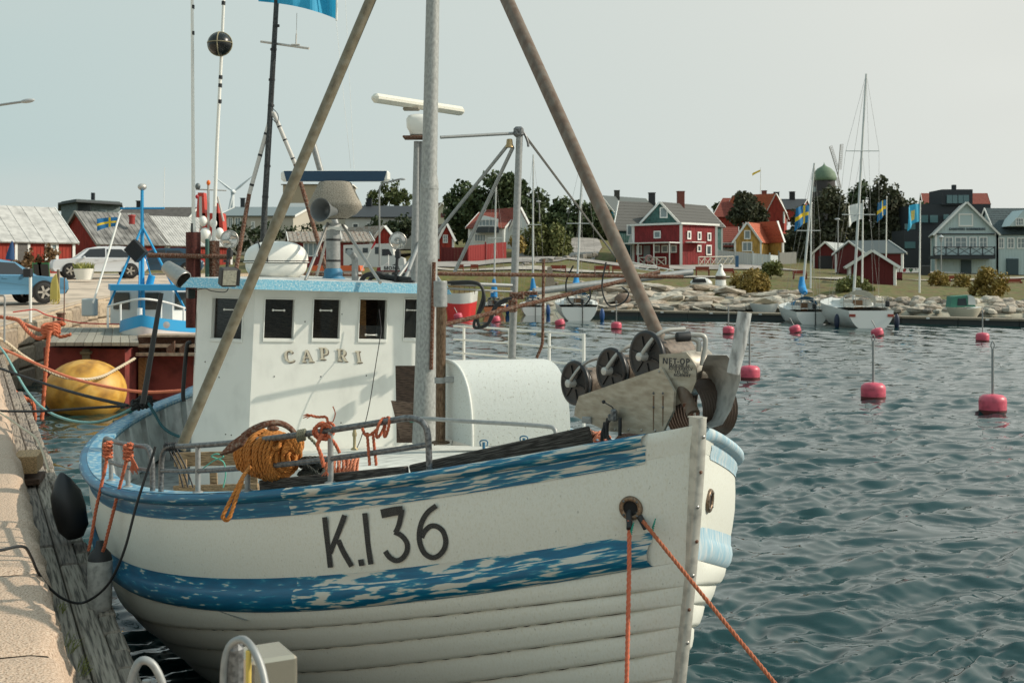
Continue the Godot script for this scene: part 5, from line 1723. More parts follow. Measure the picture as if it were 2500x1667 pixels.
	line_px("shore_cable", [[-60, 1350, 5.2], [0, 1343, 5.6], [55, 1334, 6.2], [75, 1360, 6.6], [92, 1398, 6.9], [120, 1436, 7.0], [160, 1465, 7.1], [205, 1470, 7.2], [260, 1430, 7.1], [300, 1350, 7.0], [330, 1240, 7.0], [352, 1170, 7.0], [372, 1110, 7.0], [378, 1090, 7.0]], 0, 0, 0.008, black(), "thin black cable from the quay stones up to the boat's rail", false, "cable")
	m = Msh.new()
	for k in 7:
		var ring := []
		for i in 13: ring.append(cap_pt(2.98 - k * 0.022, 0.265) + Vector3(0.004 * sin(i * 2.0 + k), cos(TAU * i / 12) * 0.022, sin(TAU * i / 12) * 0.022))
		m.tube(ring, 0.005, 5)
	for k in 3: m.tube(curve([cap_pt(2.95 - k * 0.05, 0.26), cap_pt(2.93 - k * 0.05, 0.15, 0.12), cap_pt(2.9 - k * 0.06, 0.03, 0.14)], 5), 0.005, 5)
	solo("cable_wraps", m, black(), "thin black cable wound round the top rail", "cable")
	# teal cord on the rail
	m = Msh.new()
	m.tube(curve([P(483, 1160, 7.05), P(490, 1148, 7.05), P(520, 1125, 7.0), P(545, 1115, 6.98), P(528, 1108, 6.98), P(515, 1114, 7.0), P(530, 1120, 7.0), P(546, 1130, 7.0), P(550, 1160, 7.0), P(544, 1190, 7.0)], 6), 0.0042, 6)
	solo("tied_cord", m, mt("cord_teal", C(0.12, 0.42, 0.32), 0.8), "pale green cord tied in a bow on the rail", "cord")
	build_anchor()
	# coral rope tied round the rail, two places
	var s1 := 1.62
	m = Msh.new()
	var pts := []
	for i in 40: pts.append(cap_pt(s1 + 0.025 * sin(i * 0.33), 0.265) + Vector3(sin(i * 0.9) * 0.034, cos(i * 0.9) * 0.036 - 0.006 * sin(i * 0.21), cos(i * 0.7) * 0.03))
	rope(m, curve(pts, 4), 0.008)
	rope(m, curve([P(788, 1060, 6.0), P(775, 1085, 5.98), P(783, 1110, 5.97), P(790, 1140, 5.96)], 5), 0.010)
	rope(m, curve([P(800, 1062, 6.0), P(818, 1085, 6.02), P(828, 1105, 6.05)], 5), 0.009)
	rope(m, curve([P(800, 1030, 6.0), P(795, 1018, 6.0), P(775, 1018, 6.0), P(757, 1014, 6.0)], 5), 0.007)
	for i in 9: m.tube([P(760, 1014, 6.0), P(748 - i % 4 * 3, 1010 + i * 1.5, 6.0)], 0.002, 4)
	m.tube(curve([P(812, 1030, 6.0), P(818, 1010, 6.0), P(812, 992, 6.0)], 4), 0.003, 5)
	for i in 8: m.tube([P(790, 1136, 5.96), P(796, 1150, 5.95), P(785 + i * 2.4, 1162 - (i % 3) * 3, 5.95)], 0.003, 4)
	solo("tie_rope", m, co, "frayed coral rope knotted on the top rail beside the orange coil", "rope", "ropes on the boat's rail")
	m = Msh.new()
	for k in 2:
		pts = []
		for i in 14: pts.append(cap_pt(1.30 - k * 0.03, 0.25) + Vector3(0.012 * (k * 2 - 1) * sin(i * 0.45) + cos(TAU * i / 13) * 0.012, cos(TAU * i / 13) * 0.045 - 0.012, sin(TAU * i / 13) * 0.04))
		rope(m, curve(pts, 4), 0.0078)
		rope(m, [P(896 + k * 14, 1056, 5.85), P(899 + k * 15, 1095, 5.85), P(902 + k * 16, 1136, 5.85)], 0.0078)
	rope(m, curve([P(884, 1045, 5.8), P(892, 1062, 5.8), P(905, 1060, 5.8), P(920, 1048, 5.8)], 4), 0.0078)
	solo("tie_rope", m, co, "coral rope looped over the rail with two straight ends hanging down", "rope", "ropes on the boat's rail")
	# the small coral coil behind the rail
	m = Msh.new()
	for k in 9:
		pts = []
		for i in 17:
			var an := TAU * i / 16
			pts.append(P(825, 1145, 6.6) + Vector3(-0.07 + k * 0.021 + 0.006 * sin(an * 2 + k), cos(an) * 0.062, sin(an) * 0.07))
		rope(m, curve(pts, 3), 0.0095)
	solo("rope_coil", m, mt("coil_coral", C(0.56, 0.20, 0.11), 0.85, 0, dirt(), Vector3(9, 9, 9)), "small pinkish coral rope coil lying behind the plank", "rope coil")
	m = Msh.new()
	rng.seed = 41
	for k in 6:
		pts = []
		for i in 12: pts.append(P(762, 1142, 6.35) + Vector3(rng.randf_range(-0.07, 0.06), rng.randf_range(-0.045, 0.05), rng.randf_range(-0.06, 0.06)))
		rope(m, curve(pts, 4), 0.010, 4)
	solo("rope_bundle", m, mt("greygreen_rope", C(0.03, 0.035, 0.03), 0.9), "dark rope tangle between the orange coil and the coral coil", "rope")
	# port side rope on the bow post
	m = Msh.new()
	for k in 5:
		pts = []
		for i in 11: pts.append(P(1452, 1062, 5.75) + Vector3(cos(TAU * i / 10 + k) * (0.03 + 0.01 * k), 0.02 * sin(i * 1.3 + k) - 0.005 * k, sin(TAU * i / 10) * 0.05))
		rope(m, curve(pts, 3), 0.006)
	for q in [[1428, 1090], [1436, 1105], [1470, 1092]]: rope(m, [P(1450, 1060, 5.72), P(q[0], q[1] - 20, 5.7), P(q[0], q[1], 5.7)], 0.006)
	solo("tie_rope", m, mt("flecked_rope", C(0.66, 0.26, 0.16), 0.85, 0, speck(), Vector3(20, 20, 20)), "flecked coral rope wound on the bow post under the net hauler", "rope", "ropes on the boat's rail")
func build_anchor():
	var an := thing("anchor", "rusty anchor with broad fluke resting on the orange rope coil", "anchor", P(640, 1100, 6.25))
	var m := Msh.new()
	var z := 6.2
	m.tube(curve([P(594, 1066, z), P(618, 1048, z), P(650, 1035, z + 0.02), P(682, 1033, z + 0.04), P(706, 1044, z + 0.06), P(722, 1062, z + 0.08)], 6), [0.020, 0.020, 0.0195, 0.0195, 0.019, 0.019, 0.0185, 0.0185, 0.018, 0.018, 0.018, 0.018, 0.0175, 0.0175, 0.017, 0.017, 0.0165, 0.0165, 0.016, 0.016, 0.0155, 0.0155, 0.015, 0.015, 0.0145, 0.0145, 0.014, 0.014, 0.0135, 0.0135, 0.013].slice(0, 31), 10)
	part(an, "shank", m, rusty())
	m = Msh.new()
	m.slab([P(534, 1110, z - 0.02), P(560, 1080, z - 0.02), P(590, 1066, z), P(604, 1058, z), P(606, 1070, z), P(594, 1088, z - 0.01), P(565, 1102, z - 0.02)], Vector3(0.01, -0.01, -0.03))
	part(an, "fluke", m, rusty())
	m = Msh.new()
	m.ball(P(666, 1046, z + 0.02), Vector3(0.032, 0.014, 0.02), 6, 10)
	part(an, "lug", m, rusty())
	# the big orange coil, turn after turn round its own axis
	m = Msh.new()
	var pts := []
	rng.seed = 51
	var c := P(650, 1110, 6.42)
	var axd := (B(1.4, 1.1, 0) - B(2.3, 1.55, 0)).normalized()
	var sd := axd.cross(Vector3.UP).normalized()
	for lay in 5:
		for k in 15 - mini(lay, 1) * 2:
			var off := -0.16 + (k + lay) * 0.022
			var r0 := (0.118 - 0.020 * lay) * (1.0 - 0.30 * pow(absf(off) / 0.18, 3.0)) * rng.randf_range(0.96, 1.04)
			for i in 14:
				var a := TAU * i / 14 + k
				pts.append(c + axd * (off + 0.022 * i / 14.0 + 0.01 * sin(a + k)) + Vector3.UP * cos(a) * r0 * 1.02 + sd * sin(a) * r0)
	rope(m, curve(pts, 2), 0.0105, 5, 0.010)
	pts = []
	for i in 40:
		pts.append(P(715, 1082, 6.28) + Vector3(sin(i * 0.8) * 0.045, cos(i * 1.1) * 0.045, sin(i * 0.55) * 0.03))
	rope(m, curve(pts, 3), 0.010)
	rope(m, curve([P(610, 1140, 6.2), P(592, 1165, 6.05), P(568, 1210, 5.98), P(548, 1250, 5.95), P(543, 1262, 5.95), P(550, 1269, 5.95), P(560, 1262, 5.95), P(576, 1215, 5.97), P(592, 1170, 6.03)], 6), 0.0105)
	solo("rope_coil", m, mt("orange_rope", C(0.50, 0.19, 0.035), 0.8, 0, dirt(), Vector3(9, 9, 9)), "large orange rope coil on the bow under the rusty anchor", "rope coil")
	m = Msh.new()
	for k in 4:
		var ring := []
		for i in 9: ring.append(P(728 + k * 5, 1064 - k, 6.12) + Vector3(0, cos(TAU * i / 8) * 0.024, sin(TAU * i / 8) * 0.024))
		rope(m, curve(ring, 3), 0.008)
	rope(m, curve([P(752, 1066, 6.1), P(765, 1078, 6.12), P(778, 1095, 6.15)], 4), 0.008)
	solo("lashing", m, mt("lash_green", C(0.16, 0.16, 0.11), 0.9), "grey-green lashing holding the anchor to the rail", "rope", "ropes on the boat's rail")

# ---------------------------------------------------------------- houses
# a window on a wall plane, seen between two pixels: white frame with bars, pane behind
func window_px(parent: Node3D, o: Vector3, nrm: Vector3, r: Array, frame: Material, cols := 2, rows := 1, pane: Material = null, fw := 0.10):
	var up := Vector3.UP
	var x := up.cross(nrm).normalized()
	var p0 := on_plane(r[0], r[3], o, nrm)
	var p1 := on_plane(r[2], r[1], o, nrm)
	var w := absf((p1 - p0).dot(x))
	var h := p1.y - p0.y
	var c := (p0 + p1) / 2
	var bs := Basis(x, up, nrm)
	var m := Msh.new()
	for e in [[-w / 2 + fw / 2, 0, fw, h], [w / 2 - fw / 2, 0, fw, h], [0, h / 2 - fw / 2, w - 2 * fw, fw], [0, -h / 2 + fw / 2, w - 2 * fw, fw]]: m.box(c + bs * Vector3(e[0], e[1], 0.035), Vector3(e[2], e[3], 0.07), bs)
	for k in range(1, cols): m.box(c + bs * Vector3(-w / 2 + w * k / cols, 0, 0.025), Vector3(fw * 0.6, h - 2 * fw, 0.05), bs)
	for k in range(1, rows): m.box(c + bs * Vector3(0, -h / 2 + h * k / rows, 0.022), Vector3(w - 2 * fw, fw * 0.45, 0.04), bs)
	var wn := part(parent, "window", m, frame)
	m = Msh.new()
	var q := [c + bs * Vector3(-w / 2 + fw, -h / 2 + fw, 0.008), c + bs * Vector3(-w / 2 + fw, h / 2 - fw, 0.008), c + bs * Vector3(w / 2 - fw, h / 2 - fw, 0.008), c + bs * Vector3(w / 2 - fw, -h / 2 + fw, 0.008)]
	m.quad(q[0], q[1], q[2], q[3])
	part(wn, "pane", m, pane if pane else pane_dark())
func pane_dark() -> StandardMaterial3D: return mt("pane_dark", C(0.035, 0.045, 0.05), 0.08)
func pane_light() -> StandardMaterial3D: return mt("pane_light", C(0.20, 0.25, 0.26), 0.15)
func trim() -> StandardMaterial3D: return mt("white_trim", C(0.74, 0.74, 0.70), 0.6)
func red_wall() -> StandardMaterial3D: return mt("falu_red", C(0.33, 0.04, 0.025), 0.9, 0, dirt(), Vector3(0.4, 0.1, 0.4))
# walls a->b (front), going back by dv; ridge along the front ("side") or along dv ("front"); returns the thing
func house(called: String, label: String, a: Vector3, b: Vector3, dv: Vector3, hw: float, rise: float, ridge: String, wm: Material, rm: Material, opt := {}) -> Node3D:
	var t := thing(called, label, opt.get("category", "house"), (a + b + dv) / 2, opt.get("group", ""))
	var up := Vector3.UP
	var A := [a, b, b + dv, a + dv]
	for k in 4: A[k].y = minf(a.y, b.y)
	var nf := (b - a).cross(up).normalized()
	if nf.dot(dv) > 0: nf = -nf
	var ex := (b - a).normalized()
	var ed := dv.normalized()
	var m := Msh.new()
	for k in 4: m.quad(A[k] - up * 1.5, A[k] + up * hw, A[(k + 1) % 4] + up * hw, A[(k + 1) % 4] - up * 1.5)
	var gab := [[A[0], A[1]], [A[3], A[2]]] if ridge == "front" else [[A[0], A[3]], [A[1], A[2]]]
	for g in gab: m.tri(g[0] + up * hw, (g[0] + g[1]) / 2 + up * (hw + rise), g[1] + up * hw)
	var wl := part(t, "wall", m, wm)
	if opt.get("boards", true):
		var bm := Msh.new()
		for g in [[A[0], A[1], nf, ridge == "front"], [A[0], A[3], -ex, ridge != "front"], [A[1], A[2], ex, ridge != "front"]]:
			var w: float = g[0].distance_to(g[1])
			var n := int(w / opt.get("pitch", 0.32))
			for i in range(1, n):
				var q := float(i) / n
				var hh := hw + (rise * (1.0 - absf(q * 2 - 1)) if g[3] else 0.0)
				var p: Vector3 = g[0].lerp(g[1], q) + up * (hh / 2 - 0.1) + g[2] * 0.012
				bm.box(p, Vector3(0.05, hh, 0.026), Basis((g[1] - g[0]).normalized(), up, (g[1] - g[0]).normalized().cross(up)))
		part(t, "battens", bm, wm).set_meta("kind", "stuff")
	# roof slabs
	var ov: float = opt.get("over", 0.35)
	var r0: Vector3
	var r1: Vector3
	var e0: Array
	if ridge == "front":
		r0 = (A[0] + A[1]) / 2 + up * (hw + rise) - ed * ov; r1 = (A[3] + A[2]) / 2 + up * (hw + rise) + ed * ov
		e0 = [[A[0] + up * hw - ed * ov, A[3] + up * hw + ed * ov], [A[1] + up * hw - ed * ov, A[2] + up * hw + ed * ov]]
	else:
		r0 = (A[0] + A[3]) / 2 + up * (hw + rise) - ex * ov; r1 = (A[1] + A[2]) / 2 + up * (hw + rise) + ex * ov
		e0 = [[A[0] + up * hw - ex * ov, A[1] + up * hw + ex * ov], [A[3] + up * hw - ex * ov, A[2] + up * hw + ex * ov]]
	for e in e0:
		var dn: Vector3 = (e[0] - r0)
		var p0: Vector3 = e[0] + dn.normalized() * ov
		var p1: Vector3 = e[1] + dn.normalized() * ov
		var nn := (r1 - r0).cross(dn).normalized()
		if nn.y < 0: nn = -nn
		m = Msh.new()
		m.slab([r0 + nn * 0.02, r1 + nn * 0.02, p1 + nn * 0.02, p0 + nn * 0.02], nn * 0.12)
		var rf := part(t, "roof", m, rm)
		var ribs: float = opt.get("ribs", 0.0)
		if ribs > 0:
			var bm := Msh.new()
			var n := int(r0.distance_to(r1) / ribs)
			for i in n:
				var q := (i + 0.5) / n
				bm.strip(r0.lerp(r1, q) + nn * 0.15, p0.lerp(p1, q) + nn * 0.15, 0.07, 0.05, r1 - r0)
			part(rf, "roof_ribs", bm, rm).set_meta("kind", "stuff")
		var cs: float = opt.get("courses", 0.0)
		if cs > 0:
			var bm := Msh.new()
			var n := int(dn.length() / cs)
			for i in n:
				var q := (i + 0.5) / n
				bm.strip(r0.lerp(p0, q) + nn * 0.145, r1.lerp(p1, q) + nn * 0.145, 0.09, 0.04, dn)
			part(rf, "tile_courses", bm, rm).set_meta("kind", "stuff")
		if opt.get("barge", true):
			for k in 2:
				m = Msh.new()
				var q0: Vector3 = r0 if k == 0 else r1
				var q1: Vector3 = p0 if k == 0 else p1
				m.strip(q0 + nn * 0.06, q1 + nn * 0.06, 0.26, 0.07, nn)
				part(t, "bargeboard", m, opt.get("trim", trim()))
	if opt.get("corners", true):
		for k in 4:
			m = Msh.new()
			m.box(A[k] + up * hw / 2, Vector3(0.24, hw, 0.24), Basis(ex, up, ex.cross(up)))
			part(t, "corner_board", m, opt.get("trim", trim()))
	for c in opt.get("chimney", []):
		m = Msh.new()
		m.cbox(r0.lerp(r1, c[0]) + up * (c[1] / 2 - 0.3), Vector3(c[2], c[1] + 0.6, c[2]), 0.02)
		m.box(r0.lerp(r1, c[0]) + up * c[1], Vector3(c[2] + 0.12, 0.1, c[2] + 0.12))
		part(t, "chimney", m, mt("chimney%s" % c[3].r, c[3], 0.9, 0, dirt(), Vector3(2, 2, 2)))
	t.set_meta("front", nf)
	return t
func slab_box(t: Node3D, called: String, a: Vector3, b: Vector3, dv: Vector3, h0: float, h1: float, m_: Material) -> MeshInstance3D:
	var m := Msh.new()
	var up := Vector3.UP
	a.y = minf(a.y, b.y); b.y = a.y
	m.slab([a + up * h0, b + up * h0, b + dv + up * h0, a + dv + up * h0], up * (h1 - h0))
	return part(t, called, m, m_)

# ---------------------------------------------------------------- trees
func leaf_mat(key: String, dark: Color, light: Color) -> StandardMaterial3D:
	var m := mt("leaf_" + key, C(1, 1, 1), 0.8, 0, ntex("leaf" + key, key.hash() % 1000, 0.03, [[0.0, dark.linear_to_srgb()], [0.5, dark.lerp(light, 0.5).linear_to_srgb()], [1.0, light.linear_to_srgb()]], 3, 256), Vector3(0.25, 0.25, 0.25))
	m.backlight_enabled = true
	m.backlight = Color(0.32, 0.36, 0.16)
	return m
# clumps: [dx, dy, dz, rx, ry, rz] from the base; leaves fill each clump's outer part
func tree(called: String, label: String, base: Vector3, clumps: Array, leaves: int, size: float, leaf: Material, seed_: int, opt := {}) -> Node3D:
	var t := thing(called, label, opt.get("category", "tree"), base, opt.get("group", ""))
	rng.seed = seed_
	var top := 0.0
	for c in clumps: top = maxf(top, c[1])
	var bark := mt("bark", C(0.07, 0.055, 0.04), 0.95, 0, dirt(), Vector3(2, 2, 2))
	var m := Msh.new()
	var th: float = opt.get("trunk", 0.25)
	m.tube([Vector3(0, -0.6, 0), Vector3(0.05, top * 0.35, 0), Vector3(-0.05, top * 0.8, 0.05)], [th, th * 0.75, th * 0.3], 8)
	for c in clumps:
		m.tube([Vector3(0, minf(top * 0.3, c[1] * 0.5), 0), Vector3(c[0] * 0.5, c[1] * 0.75, c[2] * 0.5), Vector3(c[0], c[1], c[2])], [th * 0.5, th * 0.3, th * 0.12], 5)
	part(t, "trunk", m, bark, "", true)
	m = Msh.new()
	var vol := 0.0
	for c in clumps: vol += c[3] * c[4]
	for c in clumps:
		var n := int(leaves * c[3] * c[4] / vol)
		# sub-clumps give an uneven outline
		var subs := []
		for k in 16:
			var d := Vector3(rng.randfn(), rng.randfn(), rng.randfn()).normalized()
			subs.append([d * rng.randf_range(0.45, 0.95), rng.randf_range(0.32, 0.55)])
		for i in n:
			var s: Array = subs[rng.randi() % 16]
			var d := Vector3(rng.randfn(), rng.randfn(), rng.randfn()).normalized()
			var p: Vector3 = s[0] + d * s[1] * pow(rng.randf(), 0.4)
			var w := Vector3(c[0], c[1], c[2]) + Vector3(p.x * c[3], p.y * c[4], p.z * c[5])
			var x := Vector3(rng.randfn(), rng.randfn() * 0.6, rng.randfn()).normalized()
			var y := x.cross(Vector3(rng.randfn(), rng.randfn(), rng.randfn())).normalized()
			var q := size * rng.randf_range(0.6, 1.25)
			m.tri(w - x * q * 0.5, w + y * q * 0.8, w + x * q * 0.5); m.tri(w - x * q * 0.5, w + x * q * 0.5, w - y * q * 0.7)
	part(t, "crown", m, leaf, "", true)
	return t

# ---------------------------------------------------------------- the quay side at left
func build_sheds():
	var e := Vector3(0.7071, 0, -0.7071)
	var back := Vector3(-0.7071, 0, -0.7071)
	var tin_w := mt("tin_pale", C(0.52, 0.51, 0.48), 0.6, 0, dirt(), Vector3(0.15, 0.5, 0.15))
	var tin_g := mt("tin_grey", C(0.30, 0.29, 0.27), 0.7, 0, ntex("tinw", 121, 0.012, [[0.0, 0.4], [0.4, 0.7], [0.6, 0.95], [1.0, 1.0]], 5), Vector3(0.12, 0.12, 0.12))
	var c := P(178, 667, 108)
	var t := house("boat_shed", "red boarded shed with a plain pale tin roof and grey door", c - e * 13, c, back * 9, 2.75, 3.1, "side", red_wall(), tin_w, {"category": "shed", "ribs": 1.15, "group": "red sheds on the quay"})
	var nf := Vector3(0.7071, 0, 0.7071)
	var o := c + nf * 0.02
	window_px(t, o, nf, [108, 592, 141, 648], trim(), 2, 3, pane_light(), 0.22)
	var m := Msh.new()
	var d0 := on_plane(39, 665, o, nf)
	var d1 := on_plane(66, 594, o, nf)
	m.box((d0 + d1) / 2 + nf * 0.05, Vector3(absf((d1 - d0).dot(e)), d1.y - d0.y, 0.08), Basis(e, Vector3.UP, e.cross(Vector3.UP)))
	part(t, "door", m, mt("grey_door", C(0.13, 0.12, 0.11), 0.8, 0, dirt(), Vector3(1, 1, 1)))
	for px in [37, 68]:
		m = Msh.new()
		m.box(on_plane(px, 630, o, nf) + nf * 0.06 - Vector3(0, 0.05, 0), Vector3(0.22, 2.6, 0.12), Basis(e, Vector3.UP, e.cross(Vector3.UP)))
		part(t, "door_post", m, trim())
	c = P(240, 663, 117)
	t = house("boat_shed", "red shed with a dark gable and streaked grey corrugated roof", c, c + e * 7.0, back * 8.6, 2.7, 3.1, "side", red_wall(), tin_g, {"category": "shed", "ribs": 0.5, "group": "red sheds on the quay", "trim": mt("dull_trim", C(0.30, 0.29, 0.26), 0.8)})
	window_px(t, c + nf * 0.02, nf, [266, 600, 290, 618], trim(), 2, 1, pane_light(), 0.2)
	m = Msh.new()
	m.lathe([Vector2(0.3, 0), Vector2(0.3, 0.7), Vector2(0.36, 0.75), Vector2(0.36, 0.9), Vector2(0, 0.95)], P(321, 547, 121), Basis(), 10)
	part(t, "roof_vent", m, mt("vent_red", C(0.3, 0.03, 0.025), 0.5))
	c = c + e * 7.3
	t = house("boat_shed", "red shed with a white ribbed metal roof", c, c + e * 7.2, back * 8.6, 2.7, 2.9, "side", red_wall(), tin_w, {"category": "shed", "ribs": 0.3, "group": "red sheds on the quay"})
	window_px(t, c + nf * 0.02, nf, [425, 607, 445, 622], trim(), 2, 1, pane_light(), 0.2)
	window_px(t, c + nf * 0.02, nf, [395, 608, 412, 622], trim(), 2, 1, pane_light(), 0.2)
	# grey modern house above
	var gb := mt("blue_grey_clad", C(0.13, 0.17, 0.175), 0.8, 0, dirt(), Vector3(0.3, 0.3, 0.3))
	t = thing("modern_house", "flat-roofed blue-grey house with a sheltered balcony above the sheds", "house", P(220, 560, 172))
	m = Msh.new()
	m.slab([P(148, 600, 172), P(185, 600, 166), P(292, 600, 172), P(292, 600, 186), P(148, 600, 186)], Vector3(0, 6.2, 0))
	part(t, "wall", m, gb)
	m = Msh.new()
	m.slab([P(140, 500, 171), P(185, 484, 164), P(297, 492, 171), P(300, 494, 188), P(140, 496, 188)], Vector3(0, 0.3, 0))
	part(t, "roof", m, mt("roof_dark", C(0.05, 0.06, 0.065), 0.7))
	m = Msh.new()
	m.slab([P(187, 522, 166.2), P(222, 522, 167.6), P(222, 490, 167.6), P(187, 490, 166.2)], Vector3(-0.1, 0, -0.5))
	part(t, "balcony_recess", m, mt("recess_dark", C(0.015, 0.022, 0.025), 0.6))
	m = Msh.new()
	m.box(P(248, 515, 168.5), Vector3(1.1, 0.35, 0.1))
	part(t, "window", m, pane_light())
	m = Msh.new()
	m.cbox(P(226, 480, 172), Vector3(0.45, 1.1, 0.45), 0.03)
	part(t, "chimney", m, mt("chim_dark", C(0.02, 0.025, 0.03), 0.7))
	var rb := mt("roof_brown", C(0.10, 0.09, 0.08), 0.9, 0, dirt(), Vector3(0.2, 0.2, 0.2))
	t = house("long_house", "long low house with a brown roof behind the sheds", P(285, 560, 150), P(455, 560, 150), Vector3(0, 0, -8), 1.4, 1.4, "side", gb, rb, {"boards": false, "corners": false, "chimney": [[0.2, 0.9, 0.6, Color(0.03, 0.03, 0.03)]]})
	t = house("long_house", "pale rendered house with windows behind the dark stern mast", P(540, 592, 148), P(715, 592, 148), Vector3(2, 0, -9), 3.2, 1.2, "side", mt("beige_wall", C(0.46, 0.43, 0.36), 0.9), mt("roof_bluegrey", C(0.19, 0.23, 0.24), 0.8), {"boards": false, "corners": false, "chimney": [[0.1, 1.2, 0.5, Color(0.04, 0.045, 0.05)]]})
	for q in [[555, 530, 568, 556], [572, 530, 588, 556], [612, 540, 622, 562], [648, 540, 660, 562]]: window_px(t, P(600, 560, 148) + Vector3(0, 0, 0.02), Vector3(0, 0, 1), q, trim(), 2, 1, pane_light(), 0.12)
	t = house("long_house", "white and grey house with a black roof behind the street lamp", P(842, 575, 150), P(1010, 578, 150), Vector3(1, 0, -9), 2.4, 1.5, "side", mt("pale_wall", C(0.50, 0.50, 0.47), 0.9), mt("roof_black", C(0.035, 0.04, 0.045), 0.7), {"boards": false, "corners": false, "chimney": [[0.25, 1.0, 0.7, Color(0.02, 0.025, 0.028)]]})
	for q in [[895, 544, 905, 563], [908, 544, 918, 563], [931, 546, 941, 562], [860, 545, 875, 575]]: window_px(t, P(900, 560, 150) + Vector3(0, 0, 0.02), Vector3(0, 0, 1), q, trim(), 1, 1, pane_dark(), 0.1)
	t = house("long_house", "grey roofed house between the mast and the stern poles", P(690, 575, 155), P(850, 575, 155), Vector3(0, 0, -8), 2.6, 1.6, "side", mt("cream_wall", C(0.50, 0.48, 0.40), 0.9), mt("roof_pale", C(0.30, 0.33, 0.33), 0.8), {"boards": false, "corners": false})
	t = house("long_house", "flat yellowish factory wall far behind the horn", P(690, 520, 260), P(850, 520, 260), Vector3(0, 0, -12), 6.0, 0.3, "side", mt("ochre_wall", C(0.42, 0.34, 0.24), 0.9), mt("roof_flat", C(0.2, 0.2, 0.2), 0.8), {"boards": false, "corners": false})
	var tin_r := mt("tin_rust", C(0.8, 0.8, 0.8), 0.8, 0, ntex("tinrust", 122, 0.02, [[0.0, Color(0.45, 0.28, 0.20)], [0.35, Color(0.55, 0.42, 0.34)], [0.5, Color(0.66, 0.63, 0.58)], [1.0, Color(0.74, 0.73, 0.70)]], 5), Vector3(0.25, 0.25, 0.25))
	c = P(712, 640, 116)
	t = house("red_workshop", "red workshop with rust-streaked metal roof and white window", c, P(905, 640, 116), Vector3(-2, 0, -9), 1.9, 1.0, "side", mt("red_dull", C(0.22, 0.035, 0.03), 0.9), tin_r, {"category": "workshop", "ribs": 0.4})
	window_px(t, c + Vector3(0, 0, 0.03), Vector3(0, 0, 1), [740, 592, 776, 626], trim(), 3, 1, pane_light(), 0.1)
	t = house("red_workshop", "red gable shed with pale roof beside the motorhome", P(905, 640, 120), P(962, 638, 119), Vector3(-6, 0, -8), 2.1, 1.4, "front", red_wall(), tin_r, {"category": "workshop"})
	t = house("red_cottage", "small red cottage with cream gable window right of the mast", P(1070, 632, 141), P(1106, 632, 141), Vector3(-2, 0, -6), 2.3, 1.7, "front", red_wall(), mt("cottage_roof", C(0.16, 0.10, 0.08), 0.9), {"category": "cottage"})
	window_px(t, P(1070, 600, 141) + Vector3(0, 0, 0.03), Vector3(0, 0, 1), [1081, 573, 1093, 593], trim(), 2, 2, pane_light(), 0.1)
	t = house("red_cottage", "cream cottage high on the slope behind the mast", P(1058, 545, 230), P(1098, 545, 230), Vector3(-4, 0, -7), 2.0, 1.8, "front", mt("cream2", C(0.55, 0.52, 0.40), 0.9), mats["cottage_roof"], {"category": "cottage", "boards": false})
	window_px(t, P(1058, 545, 230) + Vector3(0, 0, 0.03), Vector3(0, 0, 1), [1076, 520, 1086, 531], mt("maroon", C(0.2, 0.03, 0.03), 0.7), 2, 1, pane_dark(), 0.15)

